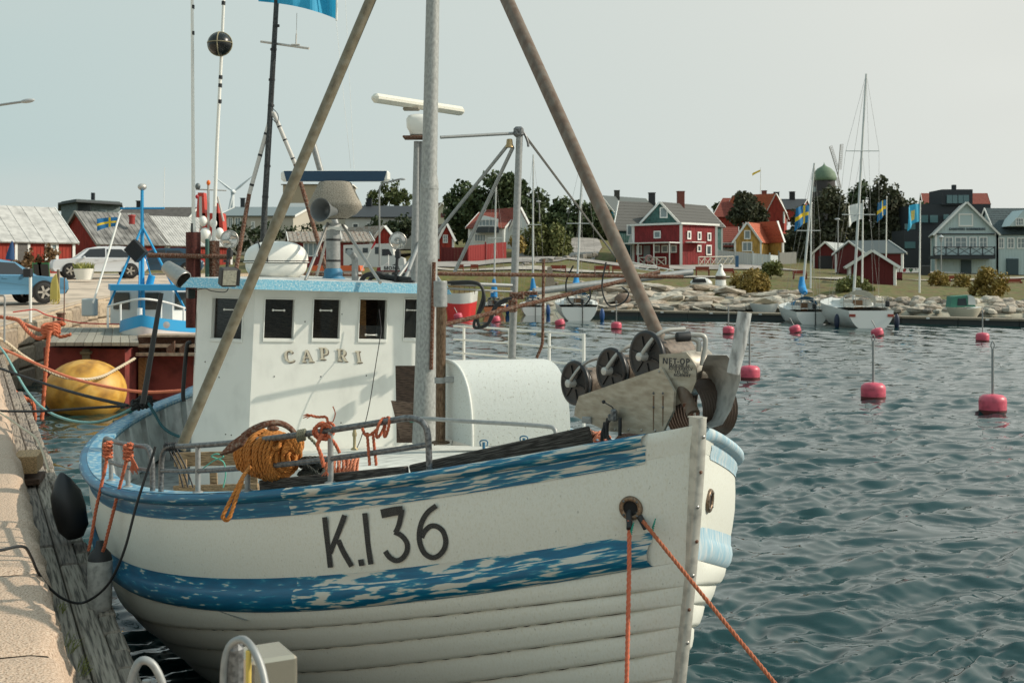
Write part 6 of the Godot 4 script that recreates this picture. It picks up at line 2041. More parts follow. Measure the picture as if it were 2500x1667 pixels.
func car(label: String, at: Vector3, turn: float, body: Material, L: float, W_: float, H: float, suv: bool, called := "parked_car") -> Node3D:
	var t := thing(called, label, "car", at)
	t.rotation.y = turn
	var h := H
	# side outline of the body: x along the length, y up
	var belt := h * 0.60
	var low := [[-0.5, 0.30], [-0.495, 0.48], [-0.47, 0.56], [-0.30, 0.60], [-0.27, 0.61], [0.40, 0.63], [0.47, 0.60], [0.495, 0.50], [0.50, 0.30], [0.48, 0.20], [-0.48, 0.20]]
	var hi := [[-0.27, 0.60], [-0.12, 0.93], [-0.02, 0.985], [0.20, 1.0], [0.36, 0.96], [0.46, 0.62]] if suv else [[-0.27, 0.60], [-0.12, 0.92], [0.0, 0.99], [0.14, 0.985], [0.26, 0.90], [0.40, 0.65]]
	var ring := func(prof: Array, wid: float, sh: float):
		var rows := []
		for z in [-1.0, -0.97, -0.75, 0.0, 0.75, 0.97, 1.0]:
			var row := PackedVector3Array()
			for q in prof:
				var k := 1.0 - (0.03 if absf(z) > 0.99 else 0.0)
				row.append(Vector3(q[0] * L * k, q[1] * h - (0.02 if absf(z) > 0.99 else 0.0), z * wid * (1.0 - sh * clampf((q[1] - 0.6) / 0.4, 0, 1) - 0.05 * clampf((absf(q[0]) - 0.4) / 0.1, 0, 1))))
			rows.append(row)
		return rows
	var m := Msh.new()
	var rows: Array = ring.call(low, W_ / 2, 0.0)
	for r in rows: r.append(r[0])
	m.grid(rows)
	for z in [0, 6]:
		for i in range(1, low.size() - 1): m.tri(rows[z][0], rows[z][i], rows[z][i + 1])
	part(t, "body", m, body, "", true)
	m = Msh.new()
	rows = ring.call(hi, W_ / 2 * 0.97, 0.2)
	m.grid(rows)
	var cab := part(t, "cabin", m, body, "", true)
	var gl := mt("car_glass", C(0.02, 0.025, 0.03), 0.06)
	for z in [0, 6]:
		m = Msh.new()
		for i in range(1, hi.size() - 1): m.tri(rows[z][0], rows[z][i], rows[z][i + 1])
		part(cab, "side_panel", m, body, "", true)
		for k in 2:
			var xs := [[-0.20, -0.11, 0.05, 0.05], [0.065, 0.065, 0.22, 0.33]][k] as Array
			m = Msh.new()
			var sz := -1.0 if z == 0 else 1.0
			var Q := func(x, y): return Vector3(x * L, y * h, sz * (W_ / 2 * 0.97 * (1 - 0.2 * clampf((y - 0.6) / 0.4, 0, 1)) + 0.006))
			m.quad(Q.call(xs[0], 0.64), Q.call(xs[1], 0.90), Q.call(xs[2], 0.93 if k == 0 else 0.90), Q.call(xs[3], 0.645))
			part(cab, "side_window", m, gl, "", true)
	for q in [[0, 1], [4, 5]]:
		m = Msh.new()
		var a: Array = hi[q[0]]
		var b: Array = hi[q[1]]
		var Q := func(s, z): return Vector3(lerpf(a[0], b[0], s) * L + (-0.012 if q[0] == 0 else 0.012), lerpf(a[1], b[1], s) * h + 0.01, z * W_ / 2 * 0.78)
		m.quad(Q.call(0.12, -1), Q.call(0.9, -1), Q.call(0.9, 1), Q.call(0.12, 1))
		part(cab, "windscreen" if q[0] == 0 else "rear_window", m, gl, "", true)
	for x in [-0.31, 0.31]:
		for z in [-1.0, 1.0]:
			m = Msh.new()
			var wc := Vector3(x * L, 0.34, z * (W_ / 2 - 0.10))
			var wb := Basis(Vector3.RIGHT, Vector3(0, 0, z), Vector3.UP)
			m.lathe([Vector2(0.22, 0.115), Vector2(0.31, 0.12), Vector2(0.34, 0.08), Vector2(0.34, -0.1), Vector2(0.2, -0.1)], wc, wb, 22)
			var ty := part(t, "wheel", m, mt("tyre", C(0.02, 0.02, 0.02), 0.8), "", true)
			m = Msh.new()
			for k in 5:
				var an := TAU * k / 5
				var dd := Vector3(cos(an), sin(an), 0)
				m.strip(wc + Vector3(0, 0, z * 0.105), wc + dd * 0.22 + Vector3(0, 0, z * 0.105), 0.075, 0.03, Vector3(-sin(an), cos(an), 0))
			m.lathe([Vector2(0.235, 0.112), Vector2(0.21, 0.10), Vector2(0.21, 0.06)], wc, wb, 20)
			part(ty, "rim", m, mt("rim_alloy", C(0.48, 0.44, 0.38), 0.35, 0.6), "", true)
			m = Msh.new()
			m.lathe([Vector2(0.40, W_ / 2 + 0.002 - absf(wc.z)), Vector2(0.0, W_ / 2 + 0.0021 - absf(wc.z))], wc, wb, 22, TAU)
			part(t, "wheel_arch", m, mt("arch_black", C(0.01, 0.01, 0.01), 0.9), "", true)
	for z in [-1.0, 1.0]:
		m = Msh.new()
		m.cbox(Vector3(0.475 * L, 0.53 * h if not suv else 0.56 * h, z * W_ * 0.40), Vector3(0.12, 0.12 if not suv else 0.26, 0.16), 0.02)
		part(t, "tail_light", m, mt("tail_red", C(0.45, 0.01, 0.015), 0.2), "", true)
		m = Msh.new()
		m.cbox(Vector3(-0.475 * L, 0.52 * h, z * W_ * 0.37), Vector3(0.12, 0.10, 0.28), 0.02)
		part(t, "headlight", m, mt("head_glass", C(0.5, 0.5, 0.48), 0.1), "", true)
		m = Msh.new()
		m.cbox(Vector3(-0.17 * L, 0.64 * h, z * (W_ / 2 + 0.07)), Vector3(0.12, 0.12, 0.16), 0.03)
		part(t, "wing_mirror", m, body, "", true)
		for x in [-0.03, 0.16]:
			m = Msh.new()
			m.cbox(Vector3(x * L, 0.56 * h, z * (W_ / 2 + 0.008)), Vector3(0.18, 0.03, 0.03), 0.008)
			part(t, "door_handle", m, body, "", true)
	m = Msh.new()
	m.box(Vector3(0.5 * L, 0.44 * h, 0), Vector3(0.02, 0.11, 0.5))
	part(t, "number_plate", m, trim(), "", true)
	return t
func flag(called: String, label: String, parent_pole: Node3D, top: Vector3, wv: Vector3, hgt: float, seed_: int, colours: Callable, nx := 18, ny := 10) -> Node3D:
	# cloth sheet split by colour; wv points along the fly
	var t := thing(called, label, "flag", top)
	var P3 := func(u, v):
		var w: Vector3 = wv * u + Vector3(0, -hgt * v - 0.55 * hgt * u * u * (0.4 + 0.6 * v), 0)
		var side := wv.cross(Vector3.UP).normalized()
		return top + w + side * (0.14 * hgt * sin(u * 9.0 + seed_ + v * 1.5) * u)
	var by := {}
	for i in nx:
		for j in ny:
			var key: String = colours.call((i + 0.5) / nx, (j + 0.5) / ny)
			if key == "blue_field": key += "%d" % (int(i * 1.0 / nx > 0.38) * 2 + int(j * 2 >= ny))
			if not by.has(key): by[key] = Msh.new()
			by[key].quad(P3.call(float(i) / nx, float(j) / ny), P3.call(float(i + 1) / nx, float(j) / ny), P3.call(float(i + 1) / nx, float(j + 1) / ny), P3.call(float(i) / nx, float(j + 1) / ny))
	var cs := {"blue_field": C(0.01, 0.13, 0.30), "yellow_cross": C(0.75, 0.52, 0.03), "white_field": C(0.66, 0.68, 0.66), "sky_field": C(0.05, 0.36, 0.55), "gold_mark": C(0.75, 0.55, 0.15), "grey_print": C(0.3, 0.34, 0.36), "red_mark": C(0.6, 0.05, 0.04), "navy_field": C(0.01, 0.05, 0.16)}
	for key in by:
		var kn: String = key.rstrip("0123")
		var mm := mt("flag_" + kn, cs[kn], 0.8)
		mm.backlight_enabled = true
		mm.backlight = (cs[kn] * 0.5).linear_to_srgb()
		part(t, kn, by[key], mm)
	return t
func swedish(u: float, v: float) -> String: return "yellow_cross" if (u > 0.31 and u < 0.45) or (v > 0.4 and v < 0.6) else "blue_field"
func build_left():
	car("white estate car parked by the red sheds", P(240, 677, 64), 0.42, mt("car_white", C(0.62, 0.64, 0.66), 0.25, 0.1), 4.75, 1.9, 1.62, true)
	car("dark blue car half hidden behind the white estate car", P(395, 672, 70), 0.2, mt("car_navy", C(0.03, 0.07, 0.11), 0.25, 0.2), 4.6, 1.85, 1.55, true)
	car("light blue saloon car cut by the left edge of the view", P(-25, 738, 41.5), PI + 0.75, mt("car_blue", C(0.10, 0.24, 0.36), 0.22, 0.3), 4.7, 1.85, 1.48, false)
	# tub with plants
	var t := thing("planter", "round white tub of yellow-green plants in front of the white car", "planter", P(204, 683, 60))
	var m := Msh.new()
	m.lathe([Vector2(0.36, 0.0), Vector2(0.50, 0.52), Vector2(0.52, 0.54), Vector2(0.47, 0.54), Vector2(0.45, 0.45), Vector2(0.0, 0.45)], P(204, 683, 60), Basis(), 22)
	part(t, "tub", m, white_plastic())
	m = Msh.new()
	rng.seed = 61
	for i in 260:
		var a := rng.randf() * TAU
		var r := sqrt(rng.randf()) * 0.46
		var b := P(204, 683, 60) + Vector3(cos(a) * r, 0.5, sin(a) * r)
		var tp := b + Vector3(rng.randf_range(-0.15, 0.15), rng.randf_range(0.12, 0.42), rng.randf_range(-0.15, 0.15))
		m.tri(b, tp, b + Vector3(rng.randf_range(-0.08, 0.08), 0.08, rng.randf_range(-0.08, 0.08)))
	part(t, "plants", m, leaf_mat("tub", C(0.20, 0.22, 0.06), C(0.40, 0.38, 0.12)))
	# chalk board
	t = thing("menu_board", "green-framed blackboard standing before the red shed", "sign board", P(101, 684, 66))
	for s in [[93, 113, 641, 684, 0.0], [80, 95, 641, 682, 0.35]]:
		m = Msh.new()
		m.slab([P(s[0], s[3], 66), P(s[0], s[2], 66.2), P(s[1] + 8, s[2], 66.2), P(s[1] + 8, s[3], 66)], Vector3(0, 0, -0.06))
		part(t, "board_frame", m, mt("board_green", C(0.05, 0.20, 0.07), 0.7))
		m = Msh.new()
		m.slab([P(s[0] + 2.5, s[3] - 4, 65.93), P(s[0] + 2.5, s[2] + 4, 66.12), P(s[1] + 5.5, s[2] + 4, 66.12), P(s[1] + 5.5, s[3] - 4, 65.93)], Vector3(0, 0, -0.03))
		part(t, "blackboard", m, mt("slate", C(0.05, 0.045, 0.04), 0.9))
	tree("potted_shrub", "reddish conifer shrubs by the shed door", P(100, 660, 100), [[-0.6, 0.9, 0, 0.7, 0.9, 0.6], [0.7, 1.0, 0, 0.6, 0.9, 0.6]], 700, 0.22, leaf_mat("conifer", C(0.10, 0.05, 0.02), C(0.20, 0.12, 0.05)), 62, {"category": "shrub", "trunk": 0.06})
	tree("potted_shrub", "low dark shrub left of the blackboard", P(55, 662, 96), [[-0.5, 0.4, 0, 1.2, 0.5, 0.5]], 400, 0.2, mats["leaf_conifer"], 63, {"category": "shrub", "trunk": 0.05})
	# furled navy parasol
	t = thing("parasol", "furled navy blue parasol in front of the shed", "parasol", P(27, 668, 98))
	m = Msh.new()
	m.bar(P(29, 668, 98), P(29, 588, 98), 0.05, 8)
	part(t, "pole", m, white_plastic())
	m = Msh.new()
	m.lathe([Vector2(0.32, 0.0), Vector2(0.36, 0.1), Vector2(0.22, 0.9), Vector2(0.06, 1.5), Vector2(0.0, 1.55)], P(23, 634, 98), Basis(Vector3(0, 0, 1), -0.12), 9)
	part(t, "canopy", m, mt("navy_cloth", C(0.01, 0.05, 0.14), 0.8))
	# posts along the quay
	t = thing("quay_post", "white post with a black box on the quay beside the blue car", "post", P(73, 787, 33.8))
	m = Msh.new()
	m.tube([P(73, 787, 33.8), P(73, 676, 33.8)], 0.04, 12)
	part(t, "post", m, white_plastic())
	m = Msh.new()
	m.cbox(P(67, 666, 33.8), Vector3(0.23, 0.24, 0.16), 0.02)
	part(t, "box", m, black())
	t = thing("hose_stand", "yellow hose hung in long loops on a wooden quay post", "hose", P(140, 745, 41))
	m = Msh.new()
	m.cbox(P(141, 700, 41), Vector3(0.08, 1.15, 0.08), 0.01)
	part(t, "post", m, wood("post_grey", C(0.3, 0.24, 0.17)))
	m = Msh.new()
	rng.seed = 64
	for k in 11:
		var x0 := -0.09 + 0.018 * k
		var d := rng.randf_range(0.75, 1.02)
		m.tube(curve([P(134, 669, 40.85) + Vector3(0.02, 0, 0), P(131, 680, 40.85) + Vector3(x0, -0.1, 0), P(131, 690, 40.85) + Vector3(x0 * 1.3, -d * 0.6, 0.02), P(132, 668, 40.85) + Vector3(x0 * 0.5, -d, 0.02), P(137, 690, 40.85) + Vector3(x0 * 1.1, -d * 0.5, -0.03), P(136, 669, 40.85)], 4), 0.013, 5)
	part(t, "hose_loops", m, mt("hose_yellow", C(0.60, 0.50, 0.14), 0.6))
	m = Msh.new()
	m.tube([P(155, 790, 33.5), P(156, 678, 33.5)], 0.016, 8)
	solo("thin_post", m, rusty(), "thin dark metal rod standing on the quay edge", "post")
	t = thing("pipe_rail", "bent galvanised pipe rail at the quay's edge", "rail", P(5, 840, 21))
	m = Msh.new()
	m.tube(curve([P(-30, 721, 21), P(0, 721, 21), P(8, 722, 21), P(10, 728, 21), P(10, 745, 21), P(9, 835, 21)], 4), 0.018, 8)
	part(t, "pipe", m, galv())
	# street lamp cut by the left edge
	t = thing("street_lamp", "street lamp arm reaching in at the left edge of the sky", "street lamp", P(-120, 690, 60))
	m = Msh.new()
	m.tube(curve([P(-140, 690, 60), P(-140, 320, 60), P(-120, 280, 60), P(-60, 268, 60), P(0, 256, 60), P(55, 248, 60)], 5), 0.06, 8)
	part(t, "pole", m, galv())
	m = Msh.new()
	m.ball(P(66, 246, 60), Vector3(0.36, 0.11, 0.16), 8, 14, Basis(Vector3(0, 0, 1), 0.15))
	part(t, "lamp_head", m, mt("lamp_grey", C(0.4, 0.42, 0.42), 0.5))
	build_barge()
	build_blue_boat()
	build_far_left()
func build_barge():
	var maroon := mt("barge_red", C(0.20, 0.035, 0.028), 0.8, 0, dirt(), Vector3(0.4, 0.4, 0.4))
	var t := thing("barge", "dark red steel barge with rusty beams behind the yellow buoy", "barge", P(250, 1000, 30))
	var m := Msh.new()
	m.slab([P(105, 1060, 29.2), P(105, 848, 29.2), P(308, 852, 29.2), P(308, 1060, 29.2)], Vector3(0.5, 0, -9))
	part(t, "hull", m, maroon)
	m = Msh.new()
	m.slab([P(320, 1060, 30.4), P(320, 868, 30.4), P(560, 868, 30.0), P(560, 1060, 30.0)], Vector3(0.5, 0, -9))
	part(t, "hull", m, mt("barge_red2", C(0.34, 0.07, 0.055), 0.75, 0, dirt(), Vector3(0.3, 0.3, 0.3)))
	for q in [[336, 818, 560, 823, 29.6], [336, 841, 560, 848, 29.5], [330, 862, 560, 869, 29.4]]:
		m = Msh.new()
		m.slab([P(q[0], q[1], q[4]), P(q[2], q[1], q[4]), P(q[2], q[3], q[4]), P(q[0], q[3], q[4])], Vector3(0, 0, -0.9))
		part(t, "beam_flange", m, mt("beam_tan", C(0.42, 0.31, 0.22), 0.8, 0, dirt(), Vector3(1, 1, 1)))
	for q in [[336, 823, 560, 841], [330, 848, 560, 862]]:
		m = Msh.new()
		m.slab([P(q[0], q[1], 30.0), P(q[2], q[1], 30.0), P(q[2], q[3], 30.0), P(q[0], q[3], 30.0)], Vector3(0, 0, -0.1))
		part(t, "beam_web", m, rusty())
	for x in [405, 437]:
		m = Msh.new()
		m.slab([P(x, 850, 29.45), P(x + 20, 832, 29.45), P(x + 20, 868, 29.45), P(x, 868, 29.45)], Vector3(0, 0, -0.06))
		part(t, "gusset", m, rusty())
	m = Msh.new()
	m.cbox(P(348, 925, 29.9), Vector3(0.19, 1.05, 0.2), 0.02)
	part(t, "wooden_fender", m, wood("fender_wood", C(0.45, 0.22, 0.08)))
	m = Msh.new()
	m.cbox(P(209, 866, 29.0), Vector3(0.16, 0.28, 0.14), 0.02)
	m.cbox(P(209, 861, 28.95), Vector3(0.24, 0.08, 0.2), 0.02)
	part(t, "bracket", m, mt("bracket_olive", C(0.15, 0.13, 0.08), 0.7))
	# the plank deck: each plank its own piece
	var pl := mt("deck_plank", C(0.46, 0.42, 0.33), 0.85, 0, grain(), Vector3(6, 6, 0.6), rough_b(), 0.3)
	var pl2 := mt("deck_plank2", C(0.38, 0.34, 0.27), 0.85, 0, grain(), Vector3(6, 6, 0.6), rough_b(), 0.3)
	for k in 10:
		var f0 := lerpf(112, 338, k / 10.0)
		var f1 := lerpf(112, 338, (k + 1) / 10.0)
		var b0 := lerpf(152, 328, k / 10.0)
		var b1 := lerpf(152, 328, (k + 1) / 10.0)
		var p := [W(f0 + 0.7, 836, 1.52), W(f1 - 0.7, 836, 1.52), W(b1 - 0.5, 801, 1.50), W(b0 + 0.5, 801, 1.50)]
		m = Msh.new()
		m.slab(p, Vector3(0, -0.08, 0))
		part(t, "deck_plank", m, pl if (k * 7) % 3 else pl2)
	m = Msh.new()
	m.slab([W(112, 836, 1.43) + Vector3(0, 0, 0.02), W(338, 836, 1.43) + Vector3(0, 0, 0.02), W(338, 836, 1.43) + Vector3(0, -0.10, 0.02), W(112, 836, 1.43) + Vector3(0, -0.10, 0.02)], Vector3(0, 0, -0.15))
	part(t, "deck_edge", m, mats["beam_tan"])
	m = Msh.new()
	m.lathe([Vector2(0.11, 0.0), Vector2(0.11, 0.35), Vector2(0.15, 0.38), Vector2(0.15, 0.42), Vector2(0, 0.42)], W(147, 797, 1.5), Basis(), 12)
	part(t, "bollard", m, rusty())
	# yellow buoy
	t = thing("yellow_buoy", "huge dirty yellow round buoy floating against the barge", "buoy", P(208, 1010, 27.8))
	m = Msh.new()
	m.ball(P(208, 955, 27.8), Vector3(0.90, 0.72, 0.9), 20, 32)
	part(t, "float", m, mt("buoy_yellow", C(0.85, 0.85, 0.85), 0.5, 0, ntex("buoyy", 131, 0.012, [[0.0, Color(0.50, 0.36, 0.14)], [0.3, Color(0.72, 0.52, 0.20)], [0.5, Color(0.85, 0.63, 0.24)], [0.7, Color(0.90, 0.72, 0.36)], [1.0, Color(0.80, 0.60, 0.25)]], 5), Vector3(0.35, 0.35, 0.35)))
	m = Msh.new()
	m.lathe([Vector2(0.16, -0.05), Vector2(0.16, 0.05), Vector2(0.05, 0.08), Vector2(0.0, 0.08)], P(208, 887, 27.8), Basis(), 14)
	part(t, "cap", m, mt("cap_dark", C(0.12, 0.10, 0.05), 0.7))
func build_blue_boat():
	var z := 37.0
	var bl := mt("bright_blue", C(0.02, 0.30, 0.58), 0.45)
	var wh := mt("boat_white", C(0.70, 0.71, 0.68), 0.45)
	var t := thing("blue_boat", "small white and bright blue fishing boat behind the barge", "boat", P(350, 850, z))
	var m := Msh.new()
	# hull: bow towards the camera
	var rows := []
	for q in [[0.0, 0.30, -0.3], [0.04, 0.34, 0.5], [0.10, 0.42, 1.05], [0.17, 0.50, 1.45]]:
		var row := PackedVector3Array()
		for i in 21:
			var a := -1.0 + i / 10.0
			var s := absf(a)
			var wdt: float = 1.35 * sin(minf(s * 1.25, 1.0) * PI / 2) * (0.55 + q[1])
			row.append(P(344, 800, 31.8) * Vector3(1, 0, 1) + Vector3(signf(a) * wdt, q[2] + 0.35 * pow(1 - s, 2.0), -6.5 * pow(s, 1.7) - (0.5 - q[1]) * 0.8))
		rows.append(row)
	m.grid(rows)
	part(t, "hull", m, wh)
	m = Msh.new()
	var cap := [[], []]
	for p in rows[3]:
		cap[0].append(p + Vector3(0, 0.26, 0)); cap[1].append(p + Vector3(0, -0.04, 0.0))
	m.grid(cap)
	part(t, "bulwark", m, bl)
	m = Msh.new()
	m.slab([rows[3][0] - Vector3(0, 0.1, 0), rows[3][4] - Vector3(0, 0.3, 0), rows[3][10] - Vector3(0, 0.5, 0), rows[3][16] - Vector3(0, 0.3, 0), rows[3][20] - Vector3(0, 0.1, 0)], Vector3(0, 0.02, 0))
	part(t, "deck", m, wh)
	# wheelhouse with its windows
	var y0 := P(300, 790, z).y
	var y1 := P(300, 705, z).y
	var pa := P(268, 760, z)
	var pb := P(335, 760, z - 0.6)
	var pc := P(420, 760, z - 0.6)
	var pd := P(470, 760, z)
	m = Msh.new()
	for e in [[pa, pb], [pb, pc], [pc, pd], [pd, pd + Vector3(0.1, 0, -3)], [pa, pa + Vector3(0.1, 0, -3)]]:
		m.quad(Vector3(e[0].x, y0, e[0].z), Vector3(e[0].x, y1, e[0].z), Vector3(e[1].x, y1, e[1].z), Vector3(e[1].x, y0, e[1].z))
	var wl := part(t, "wheelhouse", m, wh)
	for e in [[pa, pb, 0.15, 0.72], [pb, pc, 0.06, 0.66], [pc, pd, 0.10, 0.72]]:
		var nn: Vector3 = (e[1] - e[0]).cross(Vector3.UP).normalized()
		if nn.z < 0: nn = -nn
		m = Msh.new()
		var Q := func(x, y): return Vector3(lerpf(e[0].x, e[1].x, x), lerpf(y0, y1, y), lerpf(e[0].z, e[1].z, x)) + nn * 0.02
		m.slab([Q.call(e[2], 0.42), Q.call(e[2] + 0.02, 0.9), Q.call(e[3], 0.9), Q.call(e[3], 0.42)], nn * 0.02)
		part(wl, "window", m, mt("boat_window", C(0.04, 0.045, 0.04), 0.1))
	m = Msh.new()
	m.slab([P(263, 706, z - 0.2), P(330, 704, z - 0.9), P(425, 704, z - 0.9), P(482, 706, z - 0.2), P(480, 704, z - 3.4), P(268, 704, z - 3.4)], Vector3(0, 0.16, 0))
	part(wl, "roof", m, bl)
	# mast, cross bar, stays, lamp
	z = 35.5
	m = Msh.new()
	m.tube([P(348, 815, z), P(346, 640, z), P(346, 455, z)], [0.075, 0.06, 0.045], 12)
	var ms := part(t, "mast", m, bl)
	for e in [[P(345, 556, z), P(262, 752, z - 1), 0.035], [P(348, 556, z), P(452, 757, z - 1), 0.035], [P(293, 509, z), P(400, 508, z), 0.03], [P(340, 600, z), P(338, 755, z - 0.5), 0.025], [P(352, 620, z), P(372, 690, z + 0.5), 0.02]]:
		m = Msh.new()
		m.bar(e[0], e[1], e[2], 7)
		part(ms, "stay", m, bl)
	m = Msh.new()
	m.bar(P(399, 505, z), P(401, 408, z), 0.008, 5)
	part(ms, "aerial", m, white_plastic())
	m = Msh.new()
	m.ball(P(346, 456, z), Vector3(0.13, 0.10, 0.13), 8, 12)
	part(ms, "radar_reflector", m, mt("reflector", C(0.5, 0.48, 0.44), 0.4, 0.4))
	m = Msh.new()
	m.tube([P(370, 672, z), P(365, 690, z), P(362, 702, z)], [0.10, 0.11, 0.10], 12)
	part(ms, "lamp", m, bl)
	m = Msh.new()
	for k in 12:
		m.box(P(318 + k * 2.4, 598 + k * 2.6, z - 0.3), Vector3(0.03, 0.42, 0.35), Basis(Vector3(0, 0, 1), -0.75))
	part(ms, "finned_lamp", m, black())
	m = Msh.new()
	m.tube(curve([P(262, 748, 33.6), P(300, 738, 32.8), P(345, 730, 32.2), P(400, 737, 32.8), P(465, 757, 34.0)], 5), 0.03, 7)
	for q in [[262, 748, 800, 33.6], [293, 739, 790, 33.0], [392, 735, 790, 32.7], [447, 752, 795, 33.5]]: m.bar(P(q[0], q[1], q[3]), P(q[0], q[2], q[3]), 0.03, 7)
	m.bar(P(340, 752, 32.3), P(340, 800, 32.3), 0.07, 8)
	part(t, "bow_rail", m, wh)
	m = Msh.new()
	m.lathe([Vector2(0.09, 0.02), Vector2(0.0, 0.03)], P(406, 793, 31.7), Basis(Vector3.RIGHT, Vector3(0, 0, 1), Vector3.UP), 14)
	part(t, "white_disc", m, wh)
	t = thing("flag_staff", "thin white slanting staff on the blue boat's bow", "flag staff", P(228, 720, 34))
	m = Msh.new()
	m.tube([P(226, 740, 34), P(260, 630, 34.5), P(292, 520, 35)], 0.03, 7)
	part(t, "staff", m, white_plastic())
	flag("boat_flag", "small Swedish flag streaming left from the slanting staff", t, P(286, 530, 34.9), Vector3(-0.55, 0, 0.1), 0.26, 2, swedish)
	m = Msh.new()
	m.cbox(P(218, 750, 35), Vector3(0.35, 0.5, 0.4), 0.03)
	solo("engine_box", m, mt("box_grey", C(0.45, 0.50, 0.50), 0.5), "pale grey box on the quay beside the blue boat's rail", "box")
func build_far_left():
	var z := 60.0
	# red workboat's rig seen between the rods
	var t := thing("red_workboat", "red workboat's rig with orange lamp seen between the white rods", "boat", P(505, 560, z))
	var red := mt("rig_red", C(0.50, 0.05, 0.03), 0.5)
	for e in [[485, 520, 545, 575, 0.8], [478, 470, 500, 530, 0.6], [520, 495, 535, 560, 0.5]]:
		var m := Msh.new()
		m.slab([P(e[0], e[3], z), P(e[0] + 4, e[1], z), P(e[2] - 4, e[1], z), P(e[2], e[3], z)], Vector3(0, 0, -e[4]))
		part(t, "superstructure", m, red)
	for e in [[508, 560, 508, 450, 0.06], [477, 462, 552, 465, 0.03], [530, 480, 545, 540, 0.05], [488, 480, 490, 560, 0.07]]:
		var m := Msh.new()
		m.bar(P(e[0], e[1], z - 0.6), P(e[2], e[3], z - 0.6), e[4], 7)
		part(t, "spar", m, mt("spar_pale", C(0.48, 0.46, 0.42), 0.6))
	for q in [[508, 446, 0.10, 0], [480, 480, 0.08, 1], [482, 455, 0.13, 2], [495, 540, 0.2, 3], [520, 545, 0.18, 3], [470, 560, 0.16, 3], [535, 570, 0.22, 3], [500, 575, 0.3, 3]]:
		var m := Msh.new()
		m.ball(P(q[0], q[1], z - 0.8), Vector3(q[2], q[2] * 1.3, q[2]), 7, 10)
		part(t, ["orange_lamp", "red_lamp", "radar_ball", "lamp"][q[3]], m, [mt("orange_lamp", C(0.8, 0.16, 0.01), 0.4), mt("red_lamp", C(0.4, 0.01, 0.02), 0.4), mt("ball_grey", C(0.12, 0.14, 0.14), 0.4), white_plastic()][q[3]])
	# wind turbines far behind
	var wm := mt("turbine_white", C(0.62, 0.66, 0.66), 0.6)
	for q in [[567, 700, 470, 900.0, [[505, 418], [597, 445], [545, 560]], "wind turbine standing behind the orange lamp"], [995, 700, 512, 1100.0, [[972, 478], [1010, 497], [985, 590]], "wind turbine showing above the roofs beside the mast"]]:
		t = thing("wind_turbine", q[5], "wind turbine", P(q[0], q[1], q[3]), "wind turbines")
		var m := Msh.new()
		m.tube([P(q[0], 700, q[3]), P(q[0], q[2], q[3])], [q[3] * 0.0022, q[3] * 0.0014], 10)
		part(t, "tower", m, wm)
		var hub := P(q[0] + 2, q[2] - 2, q[3] - 3)
		m = Msh.new()
		m.ball(hub, Vector3(q[3] * 0.002, q[3] * 0.002, q[3] * 0.005), 6, 10)
		part(t, "hub", m, wm)
		for b in q[4]:
			m = Msh.new()
			var tip := P(b[0], b[1], q[3] - 3)
			tip = hub + (tip - hub).normalized() * q[3] * 0.022
			m.tube([hub, hub.lerp(tip, 0.3), tip], [q[3] * 0.0006, q[3] * 0.0011, q[3] * 0.0002], 6)
			part(t, "blade", m, wm)
	# street lamp, motorhome, cabin boats behind the roof
	t = thing("street_lamp", "tall street lamp above the motorhome", "street lamp", P(925, 640, 100))
	var m := Msh.new()
	m.tube(curve([P(926, 650, 100), P(926, 560, 100), P(926, 470, 100), P(932, 450, 100), P(955, 442, 100), P(976, 437, 100)], 5), 0.07, 8)
	part(t, "pole", m, galv())
	m = Msh.new()
	m.ball(P(982, 437, 100), Vector3(0.28, 0.10, 0.14), 6, 10)
	part(t, "lamp_head", m, mats["lamp_grey"])
	z = 102.0
	t = thing("motorhome", "white motorhome parked in front of the red workshops", "motorhome", P(890, 655, z))
	m = Msh.new()
	m.slab([P(838, 652, z), P(838, 598, z), P(950, 594, z), P(958, 606, z), P(960, 622, z), P(985, 630, z), P(988, 652, z)], Vector3(0, 0, -2.2))
	var mh := part(t, "body", m, wh_van())
	for r in [[843, 606, 860, 618], [885, 605, 898, 617], [915, 603, 924, 620], [932, 608, 958, 624]]:
		m = Msh.new()
		m.slab([P(r[0], r[3], z - 0.02), P(r[0], r[1], z - 0.02), P(r[2] - (9 if r[0] > 930 else 0), r[1], z - 0.02), P(r[2], r[3], z - 0.02)], Vector3(0, 0, -0.05))
		part(mh, "window", m, pane_dark())
	for x in [860, 965]:
		m = Msh.new()
		m.lathe([Vector2(0.36, 0.05), Vector2(0.36, -0.2), Vector2(0, -0.2)], P(x, 655, z - 0.1), Basis(Vector3.RIGHT, Vector3(0, 0, 1), Vector3.UP), 14)
		m.lathe([Vector2(0.36, 0.05), Vector2(0, 0.06)], P(x, 655, z - 0.1), Basis(Vector3.RIGHT, Vector3(0, 0, 1), Vector3.UP), 14)
		part(t, "wheel", m, mats["tyre"])
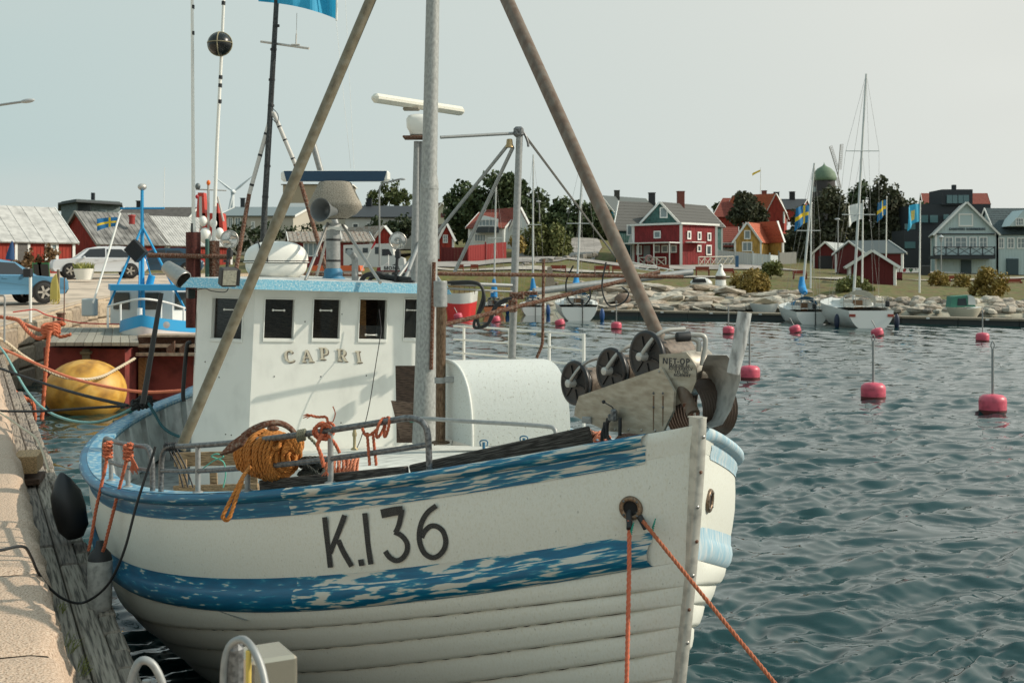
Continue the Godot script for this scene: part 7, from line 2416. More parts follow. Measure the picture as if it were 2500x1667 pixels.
	for q in [[760, 880, 648, 660, 92.0, "orange", "white cabin boat with an orange roof edge behind the radar post"], [918, 1012, 652, 662, 90.0, "maroon", "white cabin boat lettered MONA with a dark red roof"]]:
		t = thing("cabin_boat", q[6], "boat", P((q[0] + q[1]) / 2, 690, q[4]))
		m = Msh.new()
		m.slab([P(q[0] + 4, 700, q[4]), P(q[0] + 8, q[3], q[4]), P(q[1] - 6, q[3], q[4]), P(q[1] - 2, 700, q[4])], Vector3(0, 0, -2.0))
		part(t, "cabin", m, wh_van())
		m = Msh.new()
		var hl := []
		for e in [[-10, 698.0, 0.6], [-6, 730.0, 0.5], [6, 782.0, 0.2]]: hl.append(PackedVector3Array([P(q[0] + e[0], e[1], q[4] - 2.5), P(q[0] + e[0] + 6, e[1], q[4] + e[2]), P(q[1] - e[0] - 6, e[1], q[4] + e[2]), P(q[1] - e[0], e[1], q[4] - 2.5)]))
		m.grid(hl)
		part(t, "hull", m, wh_van())
		m = Msh.new()
		m.slab([P(q[0], q[3] + 1, q[4] - 0.2), P(q[0] + 3, q[2], q[4] - 0.2), P(q[1] - 3, q[2], q[4] - 0.2), P(q[1], q[3] + 1, q[4] - 0.2)], Vector3(0, 0, -2.4))
		var rf := part(t, "roof", m, mt("roof_" + q[5], C(0.62, 0.12, 0.03) if q[5] == "orange" else C(0.26, 0.02, 0.025), 0.5))
		for k in 3:
			m = Msh.new()
			var x0: float = q[0] + 14 + k * 24
			m.slab([P(x0, 680, q[4] - 0.03), P(x0, q[3] + 5, q[4] - 0.03), P(x0 + 16, q[3] + 5, q[4] - 0.03), P(x0 + 16, 680, q[4] - 0.03)], Vector3(0, 0, -0.03))
			part(t, "window", m, pane_dark())
		m = Msh.new()
		m.bar(P(q[0] + 30, q[2], q[4]), P(q[0] + 30, q[2] - 30, q[4]), 0.04, 6)
		m.bar(P(q[0] + 30, q[2] - 12, q[4]), P(q[0] + 14, q[2], q[4]), 0.03, 6)
		part(t, "rail", m, white_plastic())
		if q[5] == "maroon":
			m = Msh.new()
			m.box(P(956, 654, q[4] - 0.3), Vector3(1.6, 0.36, 0.05))
			var pl := part(rf, "name_board", m, trim())
			var f := SystemFont.new()
			f.font_names = PackedStringArray(["Droid Sans"]); f.font_weight = 700
			var tm := TextMesh.new()
			tm.font = f; tm.text = "MONA"; tm.font_size = 32; tm.pixel_size = 0.012; tm.depth = 0.02
			var mi := MeshInstance3D.new()
			mi.name = "name_lettering"; mi.mesh = tm; mi.material_override = mats["letter_dark"]
			mi.position = P(956, 654.5, q[4] - 0.35)
			rf.add_child(mi)
	t = thing("red_pennant", "small red pennant on a white cane above the cabin boats", "flag", P(890, 660, 88))
	m = Msh.new()
	m.bar(P(882, 662, 88), P(906, 608, 88), 0.03, 6)
	part(t, "cane", m, white_plastic())
	m = Msh.new()
	m.slab([P(904, 610, 88), P(916, 585, 88), P(916, 596, 88), P(910, 605, 88)], Vector3(0, 0, -0.02))
	part(t, "cloth", m, mt("pennant_red", C(0.6, 0.03, 0.04), 0.8))
	# provincial flag at the top of the stern mast
	t = thing("province_flag", "light blue flag with yellow and red marks at the top edge", "flag", P(818, -60, 12.6))
	var by := {"blue_cloth": Msh.new(), "yellow_mark": Msh.new(), "red_mark": Msh.new()}
	var Q := func(u, v):
		return P(lerpf(822, 630, u), lerpf(-75, lerpf(48, 3, pow(u, 0.8)) - 10 * sin(u * PI) * 0.6, v), 12.5 + 0.10 * sin(u * 8.0 + v) + 0.05 * sin(u * 17.0))
	for i in 32:
		for j in 20:
			var u := (i + 0.5) / 32
			var v := (j + 0.5) / 20
			var k := "blue_cloth"
			if (v > 0.25 and v < 0.80 and u > 0.42 and u < 0.72 and sin(u * 40) * sin(v * 9 + u * 6) > 0.35): k = "yellow_mark"
			if (absf(u - 0.80) < 0.04 and absf(v - 0.78) < 0.05) : k = "red_mark"
			by[k].quad(Q.call(i / 32.0, j / 20.0), Q.call((i + 1) / 32.0, j / 20.0), Q.call((i + 1) / 32.0, (j + 1) / 20.0), Q.call(i / 32.0, (j + 1) / 20.0))
	var fc := {"blue_cloth": C(0.03, 0.32, 0.52), "yellow_mark": C(0.70, 0.55, 0.22), "red_mark": C(0.62, 0.05, 0.04)}
	for k in by:
		var fm := mt("pf_" + k, fc[k], 0.7)
		fm.backlight_enabled = true; fm.backlight = (fc[k] * 0.8).linear_to_srgb()
		part(t, k, by[k], fm)
	m = Msh.new()
	m.tube([P(823, -80, 12.5), P(821, 50, 12.5)], 0.010, 6)
	part(t, "hoist_band", m, white_plastic())
	m = Msh.new()
	m.bar(P(820, 50, 12.5), P(856, 412, 12.4), 0.0016, 4)
	m.bar(P(842, -20, 12.5), P(864, 412, 12.4), 0.0016, 4)
	part(boat, "halyards", m, white_plastic()).set_meta("kind", "stuff")
	tree("round_tree", "broadleaf tree above the black-roofed house", on_ground(945, 190) - Vector3(0, 1, 0), [[-1.6, 8.6, 0, 1.9, 1.8, 2], [0.6, 9.8, 0, 1.7, 1.7, 2], [2.2, 8.4, 0, 1.7, 1.5, 2]], 1500, 0.42, leaf_mat("mid", C(0.045, 0.065, 0.02), C(0.13, 0.15, 0.05)), 71)
	for q in [[620, 590, 135, 3.0, 1.6, 80], [720, 575, 138, 8.0, 1.2, 81], [1000, 560, 145, 2.6, 1.8, 82], [950, 560, 146, 2.4, 1.6, 83]]:
		tree("hedge_bush", ["dark hedge below the pale rendered house", "long dark hedge above the rusty workshop roof", "dark bush beside the second searchlight", "dark bush right of the street lamp"][q[5] - 80], P(q[0], q[1], q[2]), [[-q[3] * 0.5, 0.2, 0, q[3] * 0.6, q[4], 1.2], [q[3] * 0.5, 0.1, 0, q[3] * 0.6, q[4], 1.2]], 900, 0.34, leaf_mat("dark", C(0.02, 0.035, 0.015), C(0.06, 0.08, 0.03)), q[5], {"category": "bush", "trunk": 0.1})
func wh_van() -> StandardMaterial3D: return mt("van_white", C(0.62, 0.62, 0.58), 0.35)

# ---------------------------------------------------------------- afloat
func build_afloat():
	var m := Msh.new()
	# pontoon
	var t := thing("pontoon", "long low floating pontoon with a plank deck along the far shore", "pontoon", W(1900, 780))
	var pp := [[1440, 770], [1560, 773], [1680, 776], [1800, 778.5], [1920, 781.5], [2060, 785], [2200, 789], [2340, 793], [2490, 797], [2680, 803], [2900, 811]]
	for i in pp.size() - 1:
		var a := W(pp[i][0] + 0.6, pp[i][1])
		var b := W(pp[i + 1][0] - 0.6, pp[i + 1][1])
		var d := Vector3(0.35, 0, -2.2)
		m = Msh.new()
		m.slab([a - Vector3(0, 0.4, 0), b - Vector3(0, 0.4, 0), b - Vector3(0, 0.4, 0) + d, a - Vector3(0, 0.4, 0) + d], Vector3(0, 0.72, 0))
		part(t, "float_unit", m, mt("float_dark", C(0.035, 0.04, 0.04), 0.8))
		m = Msh.new()
		m.slab([a + Vector3(0, 0.32, 0.1), b + Vector3(0, 0.32, 0.1), b + Vector3(0, 0.32, 0) + d, a + Vector3(0, 0.32, 0) + d], Vector3(0, 0.12, 0))
		var dk := part(t, "deck_section", m, wood("pontoon_wood", C(0.30, 0.25, 0.18)))
		m = Msh.new()
		m.box(a.lerp(b, 0.5) + Vector3(0, 0.37, 0.112), Vector3(0.4, 0.09, 0.01))
		part(dk, "berth_plate", m, trim())
	# pink mooring buoys
	var pink := mt("buoy_pink", C(0.62, 0.09, 0.14), 0.4, 0, ntex("pinkw", 141, 0.01, [[0.0, Color(0.75, 0.72, 0.72)], [0.5, Color(1, 1, 1)], [1.0, Color(1, 0.95, 0.95)]], 4), Vector3(0.8, 0.8, 0.8))
	var weed := mt("buoy_weed", C(0.10, 0.02, 0.02), 0.8)
	for q in [[1505, 803, 1, "pink mooring buoy with rod straight below the red house"], [1779, 815, 1, "pink mooring buoy with rod in front of the small motor boat"], [2400, 833, 1, "pink mooring buoy with rod below the green-topped cabin boat"], [1831, 925, 1, "pink mooring buoy partly hidden by the net hauler's pale post"], [2133, 973, 1, "pink mooring buoy with rod in the middle of the open water"], [2425, 1006, 1, "nearest and largest pink mooring buoy with rod at the right"], [1120, 778, 0, "tilted pink buoy at the red and white boat's side"], [1212, 787, 0, "tilted pink buoy beside the derrick hose"], [1369, 795, 0, "tilted pink buoy at the stern of the nearest white yacht left of the mast leg"], [1944, 812, 0, "tilted pink buoy behind the yacht with the blue sail cover"], [2145, 820, 0, "tilted pink buoy under the stern of the tallest-masted yacht"]]:
		var o := W(q[0], q[1])
		t = thing("mooring_buoy", q[3], "buoy", o, "pink mooring buoys")
		var tl := Basis(Vector3(0, 0, 1), 0.0 if q[2] else 0.28)
		m = Msh.new()
		m.lathe([Vector2(0.30, 0.06), Vector2(0.305, 0.25), Vector2(0.285, 0.33), Vector2(0.22, 0.385), Vector2(0.05, 0.41), Vector2(0, 0.41)], o, tl, 24)
		part(t, "float", m, pink)
		m = Msh.new()
		m.lathe([Vector2(0.0, -0.25), Vector2(0.27, -0.22), Vector2(0.30, -0.1), Vector2(0.302, 0.06)], o, tl, 24)
		part(t, "weed_line", m, weed)
		m = Msh.new()
		if q[2]:
			m.bar(o + Vector3(0, 0.38, 0), o + Vector3(0, 1.42, 0), 0.032, 8)
			m.tube(curve([o + Vector3(0, 1.4, 0), o + Vector3(-0.04, 1.5, 0), o + Vector3(0, 1.6, 0), o + Vector3(0.04, 1.5, 0), o + Vector3(0, 1.4, 0)], 4), 0.014, 5)
		else: m.bar(o + tl * Vector3(0, 0.4, 0), o + tl * Vector3(-0.1, 0.85, 0), 0.025, 6)
		part(t, "rod", m, galv())
	yacht(1983, 791, 96, 398, "white yacht with bright blue sail cover and blue cockpit hood", 0.02, {"cover": 1, "hood": C(0.02, 0.16, 0.30), "flare": 0.95})
	yacht(2128, 801, 138, 180, "large white yacht with the tallest mast, stern towards the camera", -0.04, {"hood": C(0.58, 0.58, 0.52), "stripe": 1, "fender": 1})
	yacht(1414, 783, 108, 375, "white yacht with short cabin and outboard below the village road", 0.03, {"cover": 1})
	yacht(1302, 770, 66, 377, "white yacht with upright blue furled sail behind the derrick boom", 0.0, {"cover": 2})
	yacht(1205, 768, 60, 440, "small orange-hulled sailing boat with a blue boom tent", 0.02, {"cover": 2, "hull": C(0.55, 0.16, 0.05)})
	# red and white cutter
	t = thing("red_cutter", "red and white wooden boat moored left of the yachts", "boat", W(1125, 776))
	var o := W(1120, 776)
	m = Msh.new()
	var rows := []
	for q in [[-0.3, 0.8], [0.9, 0.93], [1.0, 0.94]]: rows.append(bow_row(o, 1.25 * q[1], q[0], 0.4, 7.0))
	m.grid(rows)
	part(t, "hull", m, mt("cutter_red", C(0.60, 0.03, 0.03), 0.4))
	m = Msh.new()
	m.grid([bow_row(o, 1.18, 1.0, 0.4, 7.0), bow_row(o, 1.25, 1.75, 0.5, 7.0)])
	part(t, "white_band", m, wh_van())
	m = Msh.new()
	for k in 7: m.bar(o + Vector3(-1.1 + k * 0.37, 1.7, -0.4), o + Vector3(-1.1 + k * 0.37, 2.25, -0.4), 0.03, 6)
	m.bar(o + Vector3(-1.2, 2.25, -0.4), o + Vector3(1.2, 2.25, -0.4), 0.04, 6); m.bar(o + Vector3(-1.2, 2.0, -0.4), o + Vector3(1.2, 2.0, -0.4), 0.03, 6)
	part(t, "brown_rail", m, rusty())
	# small craft
	for q in [[1785, 757, 60, "white", "white motor boat with a windscreen behind the pontoon"], [1872, 762, 72, "tent", "low open boat under a beige tarpaulin behind the pontoon"], [2366, 775, 88, "green", "cabin boat with a green and white canopy at the pontoon"], [1530, 757, 52, "white", "small white dinghy on the shore under the round boulder"]]:
		o = W(q[0], q[1])
		var w: float = q[2] / F * -o.z
		t = thing("small_boat", q[4], "boat", o, "small boats at the pontoon")
		m = Msh.new()
		rows = []
		for r in [[-0.2, 0.7], [0.35, 0.95], [0.62, 1.0]]:
			var row := PackedVector3Array()
			for i in 13:
				var a := -1.0 + i / 6.0
				row.append(o + Vector3(a * w * 0.5 * r[1], r[0] + 0.12 * absf(a), -0.9 + 0.9 * sqrt(maxf(0, 1 - a * a)) * r[1]))
			rows.append(row)
		m.grid(rows)
		part(t, "hull", m, wh_van() if q[3] != "green" else mt("hull_cream", C(0.56, 0.50, 0.38), 0.4))
		m = Msh.new()
		var back := []
		for i in 13: back.append(rows[2][i] * Vector3(1, 1, 0) + Vector3(0, 0, o.z - 1.9))
		m.grid([rows[2], back])
		part(t, "deck", m, wh_van() if q[3] != "tent" else mt("tarp", C(0.34, 0.28, 0.19), 0.9))
		m = Msh.new()
		if q[3] == "green":
			m.slab([o + Vector3(-w * 0.40, 0.7, -0.7), o + Vector3(-w * 0.36, 1.5, -0.9), o + Vector3(w * 0.18, 1.6, -0.9), o + Vector3(w * 0.30, 0.75, -0.7)], Vector3(0, 0, -1.1))
			var cb := part(t, "canopy", m, mt("canopy_green", C(0.05, 0.20, 0.14), 0.7))
			m = Msh.new()
			m.slab([o + Vector3(-w * 0.22, 0.85, -0.66), o + Vector3(-w * 0.20, 1.35, -0.80), o + Vector3(w * 0.02, 1.38, -0.80), o + Vector3(w * 0.05, 0.85, -0.66)], Vector3(0, 0, -0.04))
			part(cb, "window", m, pane_dark())
			m = Msh.new()
			m.slab([o + Vector3(w * 0.08, 0.9, -0.6), o + Vector3(w * 0.08, 1.62, -0.8), o + Vector3(w * 0.24, 1.5, -0.7), o + Vector3(w * 0.30, 0.9, -0.6)], Vector3(0, 0, -0.3))
			part(cb, "white_panel", m, wh_van())
		elif q[3] == "white":
			m.slab([o + Vector3(-w * 0.2, 0.7, -0.5), o + Vector3(-w * 0.16, 1.15, -0.7), o + Vector3(w * 0.16, 1.15, -0.7), o + Vector3(w * 0.2, 0.7, -0.5)], Vector3(0, 0, -0.5))
			part(t, "windscreen", m, mt("screen_grey", C(0.35, 0.37, 0.36), 0.3))
		else:
			m.slab([o + Vector3(-w * 0.45, 0.72, -0.6), o + Vector3(0, 1.15, -0.6), o + Vector3(w * 0.45, 0.7, -0.6)], Vector3(0, 0, -1.2))
			part(t, "tarpaulin", m, mats["tarp"])
func bow_row(o: Vector3, w: float, y: float, sheer: float, L: float) -> PackedVector3Array:
	var row := PackedVector3Array()
	for i in 17:
		var a := -1.0 + i / 8.0
		row.append(o + Vector3(a * w, y + sheer * 0.3 * a * a, -0.5 * a * a - (L * pow(maxf(0, absf(a) - 0.85) / 0.15, 1.0) * 0.6 if absf(a) > 0.85 else 0.0)))
	return row
func yacht(px: float, py: float, wpx: float, mast_y: float, label: String, lean: float, opt: Dictionary):
	var o := W(px, py)
	var Z := -o.z
	var hb := wpx / F * Z * 0.5
	var t := thing("yacht", label, "sailing boat", o, "yachts moored stern out")
	var hm: Material = mt("yacht_hull%s" % opt.get("hull", Color(0.7, 0.7, 0.66)).g, opt.get("hull", C(0.70, 0.70, 0.66)), 0.3)
	var L := hb * 5.4
	var sec := func(s: float):
		var b := hb * (0.80 + 0.2 * sin(minf(s * 2.0, 1.0) * PI / 2)) if s < 0.5 else hb * pow(cos((s - 0.5) * PI), 0.7)
		var fb := 0.62 * hb + 0.35 * s * hb
		return [b, fb, o + Vector3(0, 0, -s * L)]
	var m := Msh.new()
	var rows := []
	for i in 15:
		var q: Array = sec.call(i / 14.0)
		var row := PackedVector3Array()
		for k in 13:
			var a := PI * k / 12.0
			row.append(q[2] + Vector3(-cos(a) * q[0] * (1.0 if absf(cos(a)) > 0.95 else 0.98), q[1] - sin(a) * (q[1] + 0.25) , 0.10 * sin(a) * (1 if i == 0 else 0)))
		rows.append(row)
	m.grid(rows)
	part(t, "hull", m, hm)
	m = Msh.new()
	for k in range(1, 12): m.tri(rows[0][0], rows[0][k], rows[0][k + 1])
	part(t, "transom", m, hm)
	m = Msh.new()
	var dk := []
	for i in 15: dk.append(PackedVector3Array([rows[i][0], (rows[i][0] + rows[i][12]) / 2 + Vector3(0, 0.06, 0), rows[i][12]]))
	m.grid(dk.slice(3))
	part(t, "deck", m, mt("yacht_deck", C(0.62, 0.62, 0.58), 0.6))
	var fb: float = sec.call(0.3)[1]
	m = Msh.new()
	var c0 := o + Vector3(0, fb, -L * 0.34)
	m.slab([c0 + Vector3(-hb * 0.62, -0.05, 0), c0 + Vector3(-hb * 0.5, 0.42, 0.1), c0 + Vector3(hb * 0.5, 0.42, 0.1), c0 + Vector3(hb * 0.62, -0.05, 0)], Vector3(0, -0.1, -L * 0.3))
	part(t, "cabin", m, mats["yacht_deck"])
	for sx in [-1.0, 1.0]:
		m = Msh.new()
		m.slab([o + Vector3(sx * hb * 0.55, fb, -L * 0.04), o + Vector3(sx * hb * 0.62, fb, -L * 0.04), o + Vector3(sx * hb * 0.62, fb + 0.22, -L * 0.05), o + Vector3(sx * hb * 0.55, fb + 0.22, -L * 0.05)], Vector3(0, 0, -L * 0.26))
		part(t, "cockpit_coaming", m, mats["yacht_deck"])
	# sprayhood as a half-barrel
	m = Msh.new()
	var hr_ := []
	for j in 3:
		var row := PackedVector3Array()
		for k in 11:
			var a := PI * k / 10.0
			row.append(c0 + Vector3(-cos(a) * hb * 0.6, 0.25 + sin(a) * hb * (0.36 + 0.1 * (1 - j)), 0.7 - 0.55 * j))
		hr_.append(row)
	m.grid(hr_)
	part(t, "sprayhood", m, mt("hood%s" % opt.get("hood", Color(0.3, 0.3, 0.3)).b, opt.get("hood", C(0.02, 0.10, 0.22)), 0.8))
	# companionway and wheel
	m = Msh.new()
	m.cbox(c0 + Vector3(0.05, 0.12, 0.06), Vector3(hb * 0.36, 0.5, 0.04), 0.02)
	part(t, "companionway", m, mt("teak", C(0.22, 0.12, 0.06), 0.6))
	m = Msh.new()
	var top := P(px + lean * 300, mast_y, Z + L * 0.42)
	var foot := o + Vector3(0, fb + 0.3, -L * 0.42)
	m.tube([foot, top], [0.085, 0.06], 10)
	var ms := part(t, "mast", m, mt("alloy_pale", C(0.60, 0.61, 0.58), 0.4, 0.2))
	for f in ([0.52] if mast_y > 300 else [0.38, 0.66]):
		var sp := foot.lerp(top, f)
		m = Msh.new()
		m.bar(sp + Vector3(-hb * 0.62, 0, 0.1), sp + Vector3(hb * 0.62, 0, 0.1), 0.03, 6)
		part(ms, "spreader", m, mats["alloy_pale"])
	m = Msh.new()
	var f0: float = 0.52 if mast_y > 300 else 0.66
	for sx in [-1.0, 1.0]:
		var sp := foot.lerp(top, f0) + Vector3(sx * hb * 0.62, 0, 0.1)
		m.bar(top, sp, 0.008, 4); m.bar(sp, o + Vector3(sx * hb * 0.95, fb, -L * 0.42), 0.008, 4)
		m.bar(foot.lerp(top, f0), o + Vector3(sx * hb * 0.9, fb, -L * 0.36), 0.007, 4)
	m.bar(top, o + Vector3(0, fb + 0.5, -L * 0.98), 0.009, 4); m.bar(top, o + Vector3(hb * 0.1, fb, -0.1), 0.008, 4)
	part(ms, "rigging", m, mt("rig_wire", C(0.30, 0.29, 0.26), 0.5)).set_meta("kind", "stuff")
	m = Msh.new()
	var b0 := foot + Vector3(0, 0.75, 0.1)
	var b1 := o + Vector3(-hb * 0.25, fb + 1.05, -L * 0.08)
	m.bar(b0, b1, 0.06, 8)
	part(ms, "boom", m, mats["alloy_pale"])
	if opt.get("cover", 0):
		m = Msh.new()
		if opt.cover == 1: m.tube(curve([b0 + Vector3(0, 1.0, 0.05), b0 + Vector3(-0.03, 0.55, 0.15), b0.lerp(b1, 0.2) + Vector3(0, 0.2, 0), b0.lerp(b1, 0.6) + Vector3(0, 0.12, 0), b1], 4), [0.14, 0.15, 0.17, 0.19, 0.21, 0.23, 0.25, 0.25, 0.25, 0.25, 0.25, 0.24, 0.23, 0.22, 0.2, 0.17, 0.13], 10)
		else: m.tube([foot + Vector3(0, 0.2, 0.4), foot + Vector3(0.02, 0.9, 0.4), foot + Vector3(0, 1.75, 0.35)], [0.30, 0.26, 0.12], 10)
		part(ms, "sail_cover", m, mt("cover_blue", C(0.01, 0.22, 0.50), 0.7))
	m = Msh.new()
	for k in 6:
		var a := -1.0 + 0.4 * k
		var q := o + Vector3(a * hb * 0.8, fb, -0.15 - 0.9 * a * a)
		m.bar(q, q + Vector3(0, 0.62, 0), 0.02, 5)
	var rr := []
	for k in 11:
		var a := -1.0 + 0.2 * k
		rr.append(o + Vector3(a * hb * 0.8, fb + 0.62, -0.15 - 0.9 * a * a))
	m.tube(rr, 0.02, 5)
	part(t, "pushpit", m, stainless())
	m = Msh.new()
	m.cbox(o + Vector3(hb * (0.6 if opt.get("fender", 0) else 0.15), fb + 0.22, -0.12), Vector3(0.24, 0.36, 0.22), 0.06)
	part(t, "outboard", m, black())
	if not opt.get("fender", 0):
		m = Msh.new()
		m.bar(o + Vector3(hb * 0.15, fb + 0.1, 0.16), o + Vector3(hb * 0.15, -0.2, 0.16), 0.035, 6)
		part(t, "rudder_post", m, black())
	if opt.get("stripe", 0):
		for sx in [-1.0, 1.0]:
			m = Msh.new()
			m.box(o + Vector3(sx * hb * 0.68, fb * 0.62, 0.06), Vector3(hb * 0.22, 0.16, 0.03), Basis(Vector3.UP, sx * 0.1))
			part(t, "red_stripe", m, mt("stripe_red", C(0.30, 0.05, 0.03), 0.5))
	for sx in [-1.0, 1.0]:
		if not opt.get("fender", 0) and sx < 0: continue
		m = Msh.new()
		m.ball(o + Vector3(sx * (hb + 0.12), 0.35, -L * 0.1), Vector3(0.17, 0.46, 0.17), 8, 10)
		part(t, "hanging_fender", m, mt("navy_fender", C(0.01, 0.02, 0.05), 0.5) if opt.get("fender", 0) else mt("blue_fender", C(0.01, 0.06, 0.2), 0.5))

# ---------------------------------------------------------------- the village
func build_village():
	var tile := mt("clay_tile", C(0.45, 0.11, 0.05), 0.85, 0, dirt(), Vector3(0.5, 0.5, 0.5))
	var tile_d := mt("clay_dark", C(0.24, 0.06, 0.04), 0.9, 0, dirt(), Vector3(0.5, 0.5, 0.5))
	var slate_ := mt("roof_slate", C(0.15, 0.15, 0.14), 0.85, 0, ntex("slates", 151, 0.06, [[0.0, 0.6], [1.0, 1.0]], 3), Vector3(0.4, 0.4, 0.4))
	var green := mt("dark_green_wall", C(0.05, 0.13, 0.12), 0.85, 0, dirt(), Vector3(0.3, 0.3, 0.3))
	var red := mt("red_house_wall", C(0.24, 0.024, 0.026), 0.85, 0, dirt(), Vector3(0.3, 0.1, 0.3))
	var ochre := mt("ochre_boards", C(0.55, 0.34, 0.09), 0.85, 0, dirt(), Vector3(0.3, 0.1, 0.3))
	var m := Msh.new()
	var z3 := Vector3(0, 0, 0.03)
	var fz := Vector3(0, 0, 1)
	# dark green house with two roofs
	var t := house("green_house", "dark green house with slate roofs behind the red house", P(1568, 612, 153), P(1662, 612, 153), Vector3(6.5, 0, -8), 3.4, 2.6, "front", green, slate_, {"chimney": [[0.45, 1.6, 0.9, Color(0.22, 0.07, 0.05)]], "courses": 0.5})
	window_px(t, P(1600, 560, 153) + z3, fz, [1611, 506, 1630, 532], trim(), 1, 1, pane_light(), 0.12)
	t = house("green_house", "dark green wing with a steep slate roof left of the red house", P(1502, 622, 150), P(1585, 622, 153), Vector3(2, 0, -8), 3.1, 3.6, "side", green, slate_, {"chimney": [[0.9, 1.3, 0.8, Color(0.05, 0.05, 0.05)]], "courses": 0.5})
	window_px(t, P(1502, 600, 150) + Vector3(0, 0, 0.1), fz, [1530, 548, 1545, 575], trim(), 1, 1, pane_light(), 0.15)
	# red house: two walls seen
	var k := P(1663, 648, 143)
	var l := P(1546, 648, 148)
	var r := P(1749, 646, 147.5)
	t = thing("red_house", "dark red two-storey house with white trim and porch", "house", k)
	var up := Vector3.UP
	var h := 4.75
	var far := l + r - k
	for q in [[l, k, "wall"], [k, r, "wall"], [r, far, "wall"], [far, l, "wall"]]:
		m = Msh.new()
		m.quad(q[0] - up * 2, q[0] + up * h, q[1] + up * h, q[1] - up * 2)
		var n := int(q[0].distance_to(q[1]) / 0.3)
		var nn: Vector3 = (q[1] - q[0]).cross(up).normalized()
		for i in range(1, n): m.box(q[0].lerp(q[1], float(i) / n) + up * h / 2, Vector3(0.05, h, 0.05), Basis((q[1] - q[0]).normalized(), up, nn))
		part(t, q[2], m, red)
	m = Msh.new()
	m.slab([l + up * h + Vector3(-0.4, 0, 0.1), k + up * h + Vector3(0, 0, 0.5), r + up * h + Vector3(0.4, 0, 0.1), far + up * h + Vector3(0, 0, -0.4)], Vector3(0, 0.22, 0))
	part(t, "roof", m, trim())
	for q in [l, k, r]:
		m = Msh.new()
		m.box(q + up * h / 2, Vector3(0.3, h, 0.3))
		part(t, "corner_board", m, trim())
	var nl := (k - l).cross(up).normalized()
	if nl.z < 0: nl = -nl
	var nr := (r - k).cross(up).normalized()
	if nr.z < 0: nr = -nr
	for q in [[1597, 563, 1614, 582, 1], [1554, 599, 1568, 622, 1], [1597, 598, 1612, 617, 1], [1616, 598, 1632, 617, 1], [1638, 598, 1653, 617, 1]]: window_px(t, l + nl * 0.05, nl, [q[0], q[1], q[2], q[3]], trim(), 1, 1, pane_light(), 0.14)
	for q in [[1678, 564, 1687, 584], [1703, 566, 1712, 586], [1727, 568, 1736, 588], [1724, 598, 1737, 623], [1702, 598, 1712, 615]]: window_px(t, k + nr * 0.05, nr, q, trim(), 1, 1, pane_dark(), 0.16)
	m = Msh.new()
	m.slab([on_plane(1572, 640, l + nl * 0.06, nl), on_plane(1572, 599, l + nl * 0.06, nl), on_plane(1588, 599, l + nl * 0.06, nl), on_plane(1588, 640, l + nl * 0.06, nl)], nl * 0.05)
	part(t, "door", m, pane_light())
	m = Msh.new()
	m.slab([l + up * 2.55 + nl * 2.2 + (l - k).normalized() * 1.2, k + up * 2.75 + nl * 2.2, k + up * 2.95, l + up * 2.95 + (l - k).normalized() * 1.2], up * 0.12)
	var pr := part(t, "porch_roof", m, trim())
	for f in [0.02, 0.33, 0.66, 0.98]:
		m = Msh.new()
		var q := l.lerp(k, f) + nl * 2.0
		m.box(q + up * 1.25, Vector3(0.12, 2.6, 0.12))
		part(pr, "porch_post", m, trim())
	m = Msh.new()
	m.slab([on_plane(1674, 592, k + nr * 0.1, nr), on_plane(1708, 600, k + nr * 0.1, nr), on_plane(1708, 603, k + nr * 0.1, nr) + nr * 1.0, on_plane(1674, 595, k + nr * 0.1, nr) + nr * 1.0], up * 0.1)
	part(t, "door_canopy", m, trim())
	m = Msh.new()
	m.slab([l - up * 0.3 + nl * 3.0, k - up * 0.3 + nl * 3.0 + nr * 2.6, r - up * 0.3 + nr * 2.6, r - up * 0.3, l - up * 0.3], up * 0.15)
	part(t, "deck", m, wood("deck_grey2", C(0.32, 0.28, 0.22)))
	# cross-braced railing
	var railing := func(label_: String, a: Vector3, b: Vector3, n: int, hh: float, mat: Material):
		var f := thing("cross_railing", label_, "railing", (a + b) / 2)
		for i in n + 1:
			var q := a.lerp(b, float(i) / n)
			m = Msh.new()
			m.box(q + up * hh / 2, Vector3(0.12, hh, 0.12))
			part(f, "post", m, mat)
			if i < n:
				var q2 := a.lerp(b, float(i + 1) / n)
				for e in [[0.1, 0.9], [0.9, 0.1]]:
					m = Msh.new()
					m.bar(q + up * hh * e[0], q2 + up * hh * e[1], 0.045, 4)
					part(f, "brace", m, mat)
		for y in [0.08, 1.0]:
			m = Msh.new()
			m.bar(a + up * hh * y, b + up * hh * y, 0.06, 4)
			part(f, "rail", m, mat)
	railing.call("white cross-braced railing before the sunlit side of the red house", k + nr * 2.6 - up * 0.2, r + nr * 2.6 - up * 0.2, 6, 1.15, mt("rail_offwhite", C(0.55, 0.52, 0.44), 0.8))
	railing.call("pale porch railing beside the lifebuoy", l.lerp(k, 0.45) + nl * 2.9 - up * 0.2, k + nl * 2.9 - up * 0.2, 3, 1.1, mats["rail_offwhite"])
	m = Msh.new()
	var ring := []
	for i in 21: ring.append(l.lerp(k, 0.68) + nl * 3.1 + up * 0.75 + Vector3(cos(TAU * i / 20) * 0.38, sin(TAU * i / 20) * 0.38, 0))
	m.tube(ring, 0.11, 8)
	solo("lifebuoy", m, mt("ring_red", C(0.8, 0.8, 0.8), 0.5, 0, ntex("ringr", 152, 0.03, [[0.0, Color(0.65, 0.12, 0.12)], [0.48, Color(0.65, 0.12, 0.12)], [0.52, Color(0.85, 0.82, 0.8)], [1.0, Color(0.85, 0.82, 0.8)]], 1), Vector3(0.6, 0.6, 0.6)), "red and white lifebuoy hung on the porch railing", "lifebuoy")
